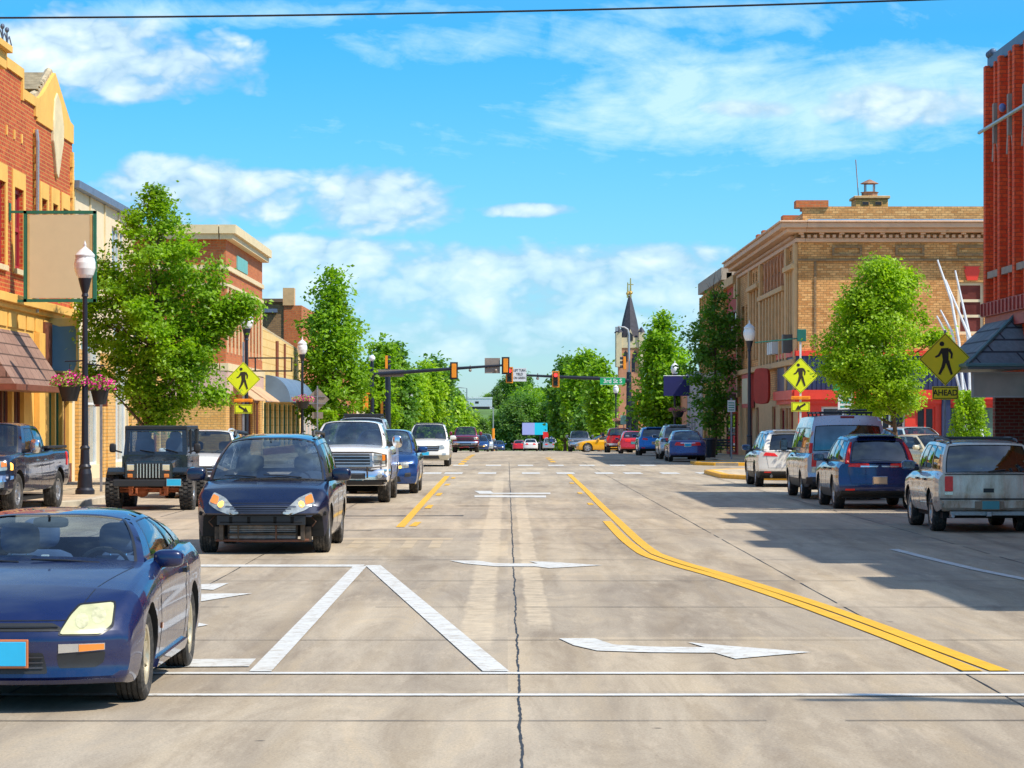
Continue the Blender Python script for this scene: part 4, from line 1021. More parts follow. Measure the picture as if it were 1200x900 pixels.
mb = MB(); mb.tube([(XR,66.6,zt+.03),(XR-px_,65.6,zb_+.03)], .05, 6); mb.tube([(XR-px_,65.6,zb_),(XR-px_,yb,zb_)], .05, 6); mb.tube([(XR-px_,65.6,zb_),(XR+3,65.6,zb_)], .05, 6); mb.build('hip_cap', M_('hip_cap_metal', (.10,.24,.26), .5), aw)
sg = MB(); sg.b2((XR-1.3,65.9,2.5),(XR+2.6,66.0,3.12)); sg.b2((XR-1.25,65.893,2.54),(XR+2.55,65.898,3.08),1)
s1 = sg.build('shop_sign', [M_('pale_sign_frame', (.5,.5,.46), .5), M_('beige_sign_face', (.42,.39,.31), .5)]); tag(s1, 'long blank beige sign board hanging under the slate shingled awning', 'sign')
# ---- RIGHT nearest blocks, outside the frame: they cast the long shade across the road
for (ya, yb, h, m, lab, px0) in ((24,33.0,10.6,BR_TAN,'tan brick block nearest the camera on the right, out of frame',12.5),(33.0,44,11.4,BR_RED,'red brick block on the right between the two nearest, out of frame',12.5),(44,53.4,10.9,BR_BROWN,'brown brick block beside the alley on the right, out of frame',12.5)):
    b = bld('brick_building', lab, 'building', XR, ya)
    hh = [(1+k*2.6, 2.3+k*2.6, 5.5, 7.8) for k in range(int((yb-ya)/2.6))] + [(.8+k*2.9, 3.2+k*2.9, .6, 3.0) for k in range(int((yb-ya-1)/2.9))]
    mb = MB(); grid_wall(mb, R0(yb), RU, yb-ya, -.2, h, hh); shell(mb, XR, 32, ya, yb, -.2, h, 'W'); mb.build('wall', [m, TARR], b)
    for q in hh: win(b, R0(yb), RU, q, WINF, WG, 1, 2, .1)
    mb = MB(); bar_u(mb, R0(yb), RU, 0, yb-ya, h-.2, h+.1, 0, .35)
    mb.b2((XR-.2,(ya+yb)/2-1.2,h+.1),(XR+.3,(ya+yb)/2+1.2,h+.9)); mb.build('cornice', SAND, b)
# ================================================================= vehicles (local frame: front = +y, ground at z 0)
def coons(c0, c1, d0, d1):
    """c0,c1: curves in u (v=0,1); d0,d1: curves in v (u=0,1)"""
    P00, P10, P01, P11 = c0(0), c0(1), c1(0), c1(1)
    def f(u, v):
        return ((1-v)*c0(u) + v*c1(u) + (1-u)*d0(v) + u*d1(v) - ((1-u)*(1-v)*P00 + u*(1-v)*P10 + (1-u)*v*P01 + u*v*P11))
    return f
def patch_grid(f, nu, nv, wins, seal=.018):
    """returns faces lists for frame (mi0), seal (mi1) and a list of glass grids"""
    U = {0.0, 1.0}; V = {0.0, 1.0}
    for i in range(nu+1): U.add(round(i/nu, 4))
    for i in range(nv+1): V.add(round(i/nv, 4))
    ex = []
    for w in wins:
        e = (w[0]-seal, w[1]+seal, w[2]-seal*1.6, w[3]+seal*1.6); ex.append(e)
        for q in (w[0], w[1], max(0, e[0]), min(1, e[1])): U.add(q)
        for q in (w[2], w[3], max(0, e[2]), min(1, e[3])): V.add(q)
    U = sorted(U); V = sorted(V)
    vs = [f(u, v) for v in V for u in U]; n = len(U); F0 = []; F1 = []
    for j in range(len(V)-1):
        for i in range(n-1):
            mu, mv = (U[i]+U[i+1])/2, (V[j]+V[j+1])/2
            if any(w[0] < mu < w[1] and w[2] < mv < w[3] for w in wins): continue
            q = (j*n+i, j*n+i+1, (j+1)*n+i+1, (j+1)*n+i)
            (F1 if any(e[0] < mu < e[1] and e[2] < mv < e[3] for e in ex) else F0).append(q)
    return vs, F0, F1
class Car: pass
SIDE = [(0,.93),(.1,.965),(.3,.99),(.5,1.0),(.66,.992),(.74,.998),(.85,.985),(.94,.95),(1,.90)]
def make_car(s, label, cat, name, group=None):
    C_ = Car(); g = s.get
    L, W = s['L'], s['W']; hl = L/2; R = s['R']; axf, axr = s['axf'], s['axr']; Ra = R + g('archgap', .055)
    root = thing(name, label, cat, group=group); C_.root = root; C_.s = s
    zb0 = g('zb', .2); clad = g('clad', 0); side = g('side', SIDE)
    yF, yR = hl, -hl
    top = s['top']; bot = g('bot', [(yR, zb0+.12), (yR+.3, zb0+.02), (0, zb0), (yF-.3, zb0), (yF, zb0+.02)])
    plan = g('plan', [(yR,.96),(yR+.5,1),(0,1),(axf+.3,1),(yF,.96)])
    crown = g('crown', [(yR,.0),(yR+.15,.02),(0,.05),(axf,.05),(yF-.15,.02),(yF,.0)])
    ys = set()
    n = int(L/.11)
    for i in range(n+1): ys.add(round(yR + L*i/n, 4))
    for ax in (axf, axr):
        for i in range(25):
            ys.add(round(ax + Ra*cos(pi*i/24), 4))
        ys.add(round(ax+Ra+.003, 4)); ys.add(round(ax-Ra-.003, 4))
    for q in g('ycuts', []): ys.add(q)
    ys = sorted(y for y in ys if yR <= y <= yF)
    yy = [ys[0]]
    for y in ys[1:]:
        if y - yy[-1] > .0025: yy.append(y)
    ys = yy
    T = [0,.06,.14,.24,.36,.48,.58,.66,.72,.78,.85,.91,.96,1]; S = [.06,.12,.2,.35,.55,.78,1]
    def hw(y): return W/2*pchip(plan, y)
    def sec(y):
        zs = pchip(bot, y); zt = pchip(top, y); zb = zs
        for ax in (axf, axr):
            if abs(y-ax) < Ra: zb = max(zb, R*.98 + sqrt(Ra*Ra-(y-ax)**2))
        w = hw(y); cr = pchip(crown, y)
        r = []
        for t in T:
            z = zb+(zt-zb)*t; k = (z-zs)/(zt-zs); r.append((w*interp(side, k), z))
        xs = r[-1][0]
        tp = [(xs*(1-q), zt+cr*(1-(1-q)**2)) for q in S]
        return zb, r, tp
    C_.sec = sec; C_.hw = hw; C_.top = lambda y: pchip(top, y)
    bm = bmesh.new(); cols = []
    for y in ys:
        zb, r, tp = sec(y)
        xi = max(.05, r[0][0]-.27)
        half = [(xi, zb)] + r + tp      # from underside to top centre
        left = [(-a, b) for a, b in half[:-1]]
        ring = half + left[::-1]
        cols.append([bm.verts.new((a, y, b)) for a, b in ring])
    nR = len(cols[0]); nT = len(T); nS = len(S); zc = g('zc', clad)
    open_r = g('open', [])
    for i in range(len(ys)-1):
        ym = (ys[i]+ys[i+1])/2
        for k in range(nR):
            k2 = (k+1) % nR
            kk = min(k, nR-1-k) if k < nR-1 else 0
            istop = nT+1 < k+.5 < nR-(nT+1)-1 - 0 if False else (nT+1 <= k <= nR-1-(nT+1)-0 and k2 <= nR-1-(nT))
            v = (cols[i][k], cols[i][k2], cols[i+1][k2], cols[i+1][k])
            xm = sum(abs(q.co.x) for q in v)/4
            top_face = (nT+1 <= k < nR-nT-2)
            if top_face and any(a < ym < b for a, b in open_r): continue
            try: f = bm.faces.new(v)
            except ValueError: continue
            zm = sum(q.co.z for q in v)/4
            if k == nR-1 or k == 0 or k == nR-2: f.material_index = 1
            elif zm < clad or (g('flare') and any((ym-ax)**2+(zm-R)**2 < (Ra+g('flare'))**2 for ax in (axf, axr)) and zm < pchip(top, ym)-.12): f.material_index = 2
    # end caps with inner subdivisions
    for ci, yv in ((0, ys[0]), (len(ys)-1, ys[-1])):
        col = cols[ci]; zb, r, tp = sec(yv)
        fr = [1] + [(1-q) for q in S]; fr = fr + [-q for q in fr[:-1]][::-1]
        rows = []
        for j in range(nT):
            row = []
            for q in fr:
                row.append(bm.verts.new((r[j][0]*q, yv, r[j][1])))
            rows.append(row)
        for a, b in zip(rows, rows[1:]):
            for i in range(len(fr)-1):
                f = bm.faces.new((a[i], a[i+1], b[i+1], b[i]))
                if (a[i].co.z+b[i].co.z)/2 < clad: f.material_index = 2
        # closing the crown sliver
    bmesh.ops.remove_doubles(bm, verts=bm.verts, dist=.0008)
    # end warps
    y0f = axf+Ra+.015; y0r = axr-Ra-.015
    pf = g('planF', .62); pr = g('planR', .3); ff = g('profF', [(0,.1),(.3,.03),(.5,0),(.7,.06),(1.2,.12)]); fr_ = g('profR', [(0,.1),(.4,0),(.7,.05),(1.2,.1)])
    def warp(v):
        x, y, z = v
        if y > y0f:
            k = (y-y0f)/(yF-y0f); y = y0f+(y-y0f)*(1-pf*(abs(x)/(W/2))**g('pF',3.2)) - k*interp(ff, z)
        elif y < y0r:
            k = (y0r-y)/(y0r-yR); y = y0r-(y0r-y)*(1-pr*(abs(x)/(W/2))**g('pR',3.5)) + k*interp(fr_, z)
        return (x, y, z)
    for v in bm.verts: v.co = warp(v.co)
    bmesh.ops.recalc_face_normals(bm, faces=bm.faces)
    me = bpy.data.meshes.new('body'); bm.to_mesh(me)
    C_.bvh = BVHTree.FromBMesh(bm); bm.free()
    P = s['paint']
    for m in (P, UNDER, s.get('cladm', BLACK)): me.materials.append(m)
    me.polygons.foreach_set('use_smooth', [True]*len(me.polygons)); me.set_sharp_from_angle(angle=radians(38))
    body = bpy.data.objects.new('body', me); COL.objects.link(body); body.parent = root; C_.body = body
    # ---------------- greenhouse
    c = s['cab']     # ya cowl, yb roof front, yc roof rear, yd rear base; widths wa wb wc wd; heights za zb zc zd
    V3 = Vector
    ya, yb, yc, yd = c['y']; za, zb_, zc_, zd = c['z']; wa, wb, wc, wd = c['w']
    ba, bb, bc, bd = c.get('b', (.22,.14,.05,.08)); cr = c.get('crown', .05); rise = c.get('rise', .02)
    def ws_base(u): t = 2*u-1; return V3((wa*t, ya+ba*(1-t*t), za+.03*(1-t*t)))
    def rf(u): t = 2*u-1; return V3((wb*t, yb+bb*(1-t*t), zb_+cr*(1-t**4)))
    def rr(u): t = 2*u-1; return V3((wc*t, yc-bc*(1-t*t), zc_+cr*(1-t**4)))
    def rb(u): t = 2*u-1; return V3((wd*t, yd-bd*(1-t*t), zd+.02*(1-t*t)))
    def apil(sg):
        a, b = V3((wa*sg, ya, za)), V3((wb*sg, yb, zb_))
        return lambda v: a.lerp(b, v) + V3((.03*sg, .035, .03))*4*v*(1-v)
    def cpil(sg):
        a, b = V3((wd*sg, yd, zd)), V3((wc*sg, yc, zc_))
        return lambda v: a.lerp(b, v) + V3((.03*sg, -.03, .02))*4*v*(1-v)
    def rail(sg):
        a, b = V3((wb*sg, yb, zb_)), V3((wc*sg, yc, zc_))
        return lambda u: a.lerp(b, u) + V3((.025*sg, 0, rise))*4*u*(1-u)
    def belt(sg):
        a, b = V3((wa*sg, ya, za)), V3((wd*sg, yd, zd)); bo = c.get('beltbow', .04)
        return lambda u: a.lerp(b, u) + V3((bo*sg, 0, c.get('beltz', 0)))*4*u*(1-u)
    faces = {
        'windshield': (coons(ws_base, rf, apil(-1), apil(1)), 16, 10, c.get('wsw', [(.055,.945,.03,.955)])),
        'roof': (coons(rf, rr, rail(-1), rail(1)), 14, 12, c.get('roofw', [])),
        'rear_window': (coons(rb, rr, cpil(-1), cpil(1)), 14, 8, c.get('rww', [(.09,.91,.1,.9)])),
    }
    for sg, nm in ((-1,'L'),(1,'R')):
        faces['side_window'+nm] = (coons(belt(sg), rail(sg), apil(sg), cpil(sg)), 16, 6, c['sw'])
    mb = MB(); C_.patch = {}
    for k, (f, nu, nv, w) in faces.items():
        C_.patch[k] = f
        vs, F0, F1 = patch_grid(f, nu, nv, w, c.get('seal', .014)); o = len(mb.v)
        mb.add(vs, F0, 0); mb.f += [[i+o for i in q] for q in F1]; mb.m += [1]*len(F1)
        if k.startswith('side') and c.get('dark_pillars'):
            pass
    roofm = s.get('roofm', P)
    cab = mb.build('roof', [roofm, TRIM], root, smooth=True, weld=.002, ang=50); C_.cab = cab
    if c.get('pillar_black'):
        for p in cab.data.polygons:
            ctr = p.center
            if abs(p.normal.x) > .6 and ctr.z < zb_-.04 and yc+.1*(0) < ctr.y < ya-.25 and ctr.y > c.get('pbmin', -9): p.material_index = 1
    for k, (f, nu, nv, w) in faces.items():
        for wi in w:
            m = MB(); N = 10 if s.get('lod', 0) == 0 else 4; e = .004
            gu0, gu1, gv0, gv1 = wi[0]-e, wi[1]+e, wi[2]-e, wi[3]+e
            vs = []
            for j in range(N+1):
                for i in range(N+1):
                    u, v = lerp(gu0, gu1, i/N), lerp(gv0, gv1, j/N)
                    p = f(u, v); n_ = (f(u+.01, v)-f(u-.01, v)).cross(f(u, v+.01)-f(u, v-.01)).normalized()
                    cen = V3((0, (yb+yc)/2, .6))
                    if n_.dot(p-cen) < 0: n_ = -n_
                    vs.append(p - n_*.006)
            m.add(vs, [(j*(N+1)+i, j*(N+1)+i+1, (j+1)*(N+1)+i+1, (j+1)*(N+1)+i) for j in range(N) for i in range(N)])
            gm = s.get('glass', GLASS)
            if k == 'windshield': gm = s.get('wsglass', gm)
            m.build('windshield' if k == 'windshield' else ('rear_window' if k == 'rear_window' else ('sunroof' if k == 'roof' else 'side_window')), gm, root, smooth=True)
    # ---------------- interior
    if s.get('lod', 0) < 2:
        fl = .35
        m = MB(); m.b2((-W*.42, yd+.1, fl-.1), (W*.42, ya+.1, fl), 0); m.build('cabin_floor', UNDER, root)
        m = MB(); zd_ = min(za+.0, za-.03)
        m.box((0, ya-.02+ba*.3, zd_-.18), (W*.80, .62, .34)); m.blob((-W*.2, ya-.34, zd_-.02), (.2,.14,.07), 3); m.build('dashboard', s.get('dashm', BLACK), root, bevel=.03, smooth=True)
        sx = W*.215; sy = (ya+yb)/2 - .72 + g('seatdy', 0)
        def seat(x, y, w=.25, name='seat', hr=True, mat=s.get('seatm', SEATM)):
            m = MB(); Hh = (zb_-.30)
            m.blob((x, y+.2, fl+.17), (w, .27, .12), 4, 0); 
            zt = min(Hh-.18, fl+.78)+g('seatz', 0)
            m.blob((x, y-.14, (fl+.15+zt)/2), (w*.98, .12, (zt-fl-.1)/2), 4, 0, M=Matrix.Rotation(.16,4,'X'))
            st = m.build(name, mat, root, smooth=True)
            if hr:
                h = MB(); h.blob((x, y-.24, zt+.15), (.15,.08,.12), 3.2, 0, nu=16, nv=10, M=Matrix.Rotation(.1,4,'X'))
                h.tube([(x-.06,y-.2,zt-.08),(x-.06,y-.23,zt+.08)], .008, 5, 1); h.tube([(x+.06,y-.2,zt-.08),(x+.06,y-.23,zt+.08)], .008, 5, 1)
                h.build('head_restraint', [mat, CHROME], st, smooth=True)
        for sg in (-1, 1): seat(sg*sx, sy)
        if g('rearseat', True):
            for sg in (-1, 1): seat(sg*sx*1.0, sy-.95, .3, 'rear_seat')
        m = MB(); 
        for i in range(20):
            a0, a1 = 2*pi*i/20, 2*pi*(i+1)/20
            q = lambda a: (-sx*1.0+.19*cos(a), ya-.55+.06*sin(a), zd_-.02+.17*sin(a))
            m.tube([q(a0), q(a1)], .014, 5, cap=False)
        m.box((-sx, ya-.53, zd_-.04), (.3,.03,.06)); m.build('steering_wheel', BLACK, root)
        f = C_.patch['windshield']; p = f(.5, .86)
        m = MB(); m.blob((p.x, p.y-.1, p.z-.03), (.13,.02,.04), 4); m.tube([(p.x,p.y-.1,p.z-.02),(p.x,p.y-.01,p.z+.02)], .01, 5); m.build('rear_view_mirror', BLACK, root, smooth=True)
        # wipers
        for (u0, u1, v1) in ((.2,.52,.035),(.58,.86,.035)):
            m = MB(); a, b = f(u0, -.01), f(u1, v1); n_ = V3((0,.35,.9))*.03
            m.tube([a+n_, a.lerp(b,.5)+n_*1.2, b+n_], [.012,.010,.007], 5); m.build('wiper', TRIM, root)
    # ---------------- wheels
    tw = g('tw', .215); rim = g('rim', ALLOY)
    tyre, rimme = wheel_meshes(R, tw, g('rr', .66), rim, g('spokes', 5), g('offroad', False))
    for ax in (axf, axr):
        for sg in (-1, 1):
            o = bpy.data.objects.new('wheel', tyre); COL.objects.link(o); o.parent = root
            steer = g('steer', 0) if ax == axf else 0
            o.location = (sg*(g('track', W/2-.03)-tw/2), ax, R); o.rotation_euler = (random.uniform(0,6), 0, (0 if sg > 0 else pi)+steer) 
            r = bpy.data.objects.new('rim', rimme); COL.objects.link(r); r.parent = o
    # ---------------- mirrors, handles, door lines
    mz = g('mz', za+.06); my = ya-.18+g('mdy', 0)
    for sg in (-1, 1):
        m = MB(); mw, mh = g('msize', (.13,.085)); mx = sg*(wa+.02+mw+g('mout', .05))
        m.blob((mx, my, mz+mh*.6), (mw, .075, mh), 3.2, 0, nu=18, nv=12)
        m.tube([(sg*(wa-.02), my, mz-.02), (mx, my, mz+mh*.2)], [.035,.03], 6, 1)
        m.box((mx, my-.072, mz+mh*.6), (mw*1.6,.012,mh*1.5), 2)
        m.build('wing_mirror', [s.get('mirrorm', P), BLACK, MIRR], root, smooth=True)
    zmid = g('handlez', za-.12)
    sh = []
    for y in g('handles', []):
        for sg in (-1, 1):
            w = MB(); pts = [(y+.1, zmid+.02), (y-.1, zmid+.02), (y-.1, zmid-.015), (y+.1, zmid-.015)]
            cast(C_, w, [(sg*W, a, b) for a, b in pts], (-sg,0,0), .03, 2); w.build('door_handle', s.get('handlem', TRIM), root, bevel=.005)
    if s.get('lod', 0) < 2:
        for y in g('seams', []):
            for sg in (-1, 1):
                w = MB(); zt = pchip(top, y)-.04
                z0 = zb0+.08
                cast(C_, w, [(sg*W, y-.004, z0), (sg*W, y+.004, z0), (sg*W, y+.004, zt), (sg*W, y-.004, zt)], (-sg,0,0), .002, 2, nv=10); w.build('door_seam', TRIM, root)
    return C_
def cast(C_, mb, pts, d, off=.008, rings=4, mi=0, nv=0, skirt=.02, quad=True):
    """lay a panel outlined by 3-D points onto the car's own surface (cast along d), as a thin solid"""
    d = Vector(d).normalized(); pts = [Vector(p) for p in pts]
    def hit(p):
        st = p - d*3
        h, n, i, _ = C_.bvh.ray_cast(st, d)
        if h is None:
            h, n, i, _ = C_.bvh.find_nearest(p)
        if n.dot(d) > 0: n = -n
        return h + (-d*.75+n*.25).normalized()*off
    if len(pts) == 4:
        N = max(2, rings*2); M_n = nv or max(2, rings)
        base = len(mb.v); vs = []
        for j in range(M_n+1):
            for i in range(N+1):
                u, v = i/N, j/M_n
                p = pts[0]*(1-u)*(1-v) + pts[1]*u*(1-v) + pts[2]*u*v + pts[3]*(1-u)*v
                vs.append(hit(p))
        fs = [(j*(N+1)+i, j*(N+1)+i+1, (j+1)*(N+1)+i+1, (j+1)*(N+1)+i) for j in range(M_n) for i in range(N)]
        edge = [i for i in range(N+1)] + [(j)*(N+1)+N for j in range(1, M_n+1)] + [M_n*(N+1)+i for i in range(N-1, -1, -1)] + [j*(N+1) for j in range(M_n-1, 0, -1)]
    else:
        c = sum(pts, Vector())/len(pts); dens = []
        for a, b in zip(pts, pts[1:]+pts[:1]):
            k = max(1, int((b-a).length/.05)); dens += [a.lerp(b, i/k) for i in range(k)]
        n = len(dens); vs = [hit(c)]; fs = []
        for r in range(1, rings+1):
            for p in dens: vs.append(hit(c.lerp(p, r/rings)))
        for i in range(n): fs.append((0, 1+i, 1+(i+1)%n))
        for r in range(rings-1):
            for i in range(n): fs.append((1+r*n+i, 1+(r+1)*n+i, 1+(r+1)*n+(i+1)%n, 1+r*n+(i+1)%n))
        edge = [1+(rings-1)*n+i for i in range(n)]
    k = len(vs); m = len(edge)
    vs += [vs[e] + d*(off+skirt) for e in edge]
    for i in range(m): fs.append((edge[i], edge[(i+1)%m], k+(i+1)%m, k+i))
    mb.add(vs, fs, mi)
def part(C_, name, pts, d, mat, off=.008, rings=4, parent=None, skirt=.02, smooth=True):
    mb = MB(); cast(C_, mb, pts, d, off, rings, skirt=skirt)
    return mb.build(name, mat, parent if parent is not None else C_.root, smooth=smooth, ang=40)
def rp(pts, r=.25):
    """round a polygon's corners (fraction of the shorter edge)"""
    out = []; n = len(pts); P = [Vector(p) for p in pts]
    for i in range(n):
        a, b, c = P[i-1], P[i], P[(i+1)%n]
        q = min((a-b).length, (c-b).length)*r
        p1, p2 = b+(a-b).normalized()*q, b+(c-b).normalized()*q
        out += [p1, (p1+p2)/4+b/2, p2]
    return out
def Fp(pts, y=3): return [(x, y, z) for x, z in pts]
def mirr(C_, name, pts, d, mat, off=.008, rings=4, rnd=.2, parent=None, both=True):
    """same panel on both sides; returns the two objects"""
    r = []
    for sg in ((1, -1) if both else (1,)):
        q = [(sg*x, y, z) for x, y, z in pts]
        r.append(part(C_, name, rp(q, rnd) if rnd else q, (sg*d[0], d[1], d[2]), mat, off, rings, parent))
    return r
WCACHE = {}
def wheel_meshes(R, tw, rr, rimmat, spokes, off):
    key = (R, tw, rr, rimmat.name, spokes, off)
    if key in WCACHE: return WCACHE[key]
    h = tw/2; ri = R*rr
    mb = MB()
    prof = [(ri-.02,-h*.8),(ri,-h*.86),(ri+(R-ri)*.5,-h*1.03),(R-.03,-h*.98),(R-.008,-h*.86)]
    gr = [-.62,-.5,-.22,-.1,.1,.22,.5,.62]
    for i, q in enumerate(gr):
        prof += [(R, h*(q-.001)), (R-.012, h*(q+.03))] if i % 2 == 0 else [(R-.012, h*(q-.03)), (R, h*q)]
    prof += [(R-.008,h*.86),(R-.03,h*.98),(ri+(R-ri)*.5,h*1.03),(ri,h*.86),(ri-.02,h*.8)]
    mb.lathe(prof, 40, axis='x')
    if off:
        for k in range(30):
            a = 2*pi*k/30
            for sx in (-1, 0, 1):
                M = Matrix.Rotation(a + (.1 if sx == 0 else 0), 4, 'X') @ Matrix.Translation(Vector((sx*h*.66, 0, R+.004)))
                mb.box((0,0,0), (h*.56, R*.13, .035), 0, M)
    tm_o = mb.build('wheel', RUBBER, smooth=True, ang=30); tm = tm_o.data; bpy.data.objects.remove(tm_o)
    mb = MB()
    mb.lathe([(ri-.005,h*.86),(ri-.03,h*.82),(ri-.04,h*.3),(ri-.05,-h*.7)], 32, axis='x', mi=0)
    mb.lathe([(ri-.045,-h*.1),(.0,-h*.1)], 24, axis='x', mi=1)
    mb.lathe([(ri*.78,-h*.05),(ri*.78,h*.05),(.09,h*.06),(.09,-h*.05)], 24, axis='x', mi=2)
    if spokes:
        for k in range(spokes):
            a = 2*pi*k/spokes
            for (y1, y2) in ([(-.045,.045)] if spokes < 8 else [(-.022,.022)]):
                M = Matrix.Rotation(a, 4, 'X')
                zi, zo = .05, ri-.03
                vs = [(h*.62,y1*1.5,zi),(h*.62,y2*1.5,zi),(h*.74,y2*.85,zo),(h*.74,y1*.85,zo),(h*.3,y1*1.6,zi),(h*.3,y2*1.6,zi),(h*.45,y2,zo),(h*.45,y1,zo)]
                mb.add(vs, [(0,1,2,3),(0,3,7,4),(1,5,6,2),(4,7,6,5),(2,6,7,3)], 0, M)
    else:
        mb.lathe([(ri-.03,h*.5),(ri*.7,h*.3),(.1,h*.62),(.0,h*.64)], 32, axis='x', mi=0)
    mb.lathe([(.085,h*.2),(.085,h*.66),(.06,h*.74),(0,h*.75)], 20, axis='x', mi=0)
    ro = mb.build('rim', [rimmat, UNDER, STEEL], smooth=True, ang=30); rm = ro.data; bpy.data.objects.remove(ro)
    WCACHE[key] = (tm, rm); return tm, rm
def plate(C_, x, z, mat, rear=False, w=.305, h=.15, frame=CHROME, y=None):
    d = (0, 1, 0) if rear else (0, -1, 0)
    st = Vector((x, 6*(-1 if rear else 1), z)); hh, n, i, _ = C_.bvh.ray_cast(st, Vector(d))
    yy = (hh.y if hh is not None else (-C_.s['L']/2 if rear else C_.s['L']/2)) if y is None else y
    sg = -1 if rear else 1
    m = MB(); m.box((x, yy+sg*.015, z), (w+.02, .02, h+.02)); p = m.build('number_plate', frame, C_.root, bevel=.004)
    m = MB(); m.box((x, yy+sg*.0275, z), (w-.01, .005, h-.01)); m.build('plate_face', mat, p, bevel=.002)
    return p
def place(C_, x, y, rz):
    C_.root.location = (x, y, gz(y)); C_.root.rotation_euler = (0, 0, rz)
    if y > 135: C_.root.rotation_euler[0] = 0.0108*(-1 if abs(rz) < 1 else 1) if abs(rz) < .5 or abs(abs(rz)-pi) < .5 else 0
PI = pi
NAVYP = paint('navy_car_paint', (.0005,.009,.07), metal=.1, gamt=.08)
INKP = paint('dark_blue_van_paint', (.001,.007,.04), metal=.2, gamt=.15)
BLACKBL = paint('blue_black_paint', (.010,.016,.045), metal=.3, gamt=.25, grime=(.22,.15,.10))
WHITEPA = paint('white_car_paint', (.80,.80,.80), metal=0, gamt=.3, grime=(.35,.28,.2))
PEARL = paint('pearl_white_paint', (.78,.75,.68), metal=0, gamt=.35, grime=(.35,.26,.16))
MIDBLUE = paint('mid_blue_paint', (.004,.05,.20), metal=.35, gamt=.12)
BRIGHTB = paint('bright_blue_paint', (.004,.16,.58), metal=.3, gamt=.15)
INDIGO = paint('indigo_paint', (.035,.06,.22), metal=.35, gamt=.12)
SILVER = paint('silver_paint', (.52,.55,.58), metal=.55, gamt=.25)
GREYPA = paint('grey_paint', (.44,.45,.52), metal=.5, gamt=.25)
MAROON = paint('maroon_paint', (.22,.012,.05), metal=.3, gamt=.3)
REDPA = paint('red_car_paint', (.62,.012,.02), metal=.15, gamt=.12)
YELPA = paint('yellow_car_paint', (.86,.42,.005), metal=.1, gamt=.05)
DIRTYW = paint('dirty_silver_paint', (.78,.70,.60), metal=.1, gamt=1.3, grime=(.33,.19,.09), zhi=2.0)
BEIGEPA = paint('champagne_paint', (.70,.60,.40), metal=.3, gamt=.2)
STDB = lambda hl: None

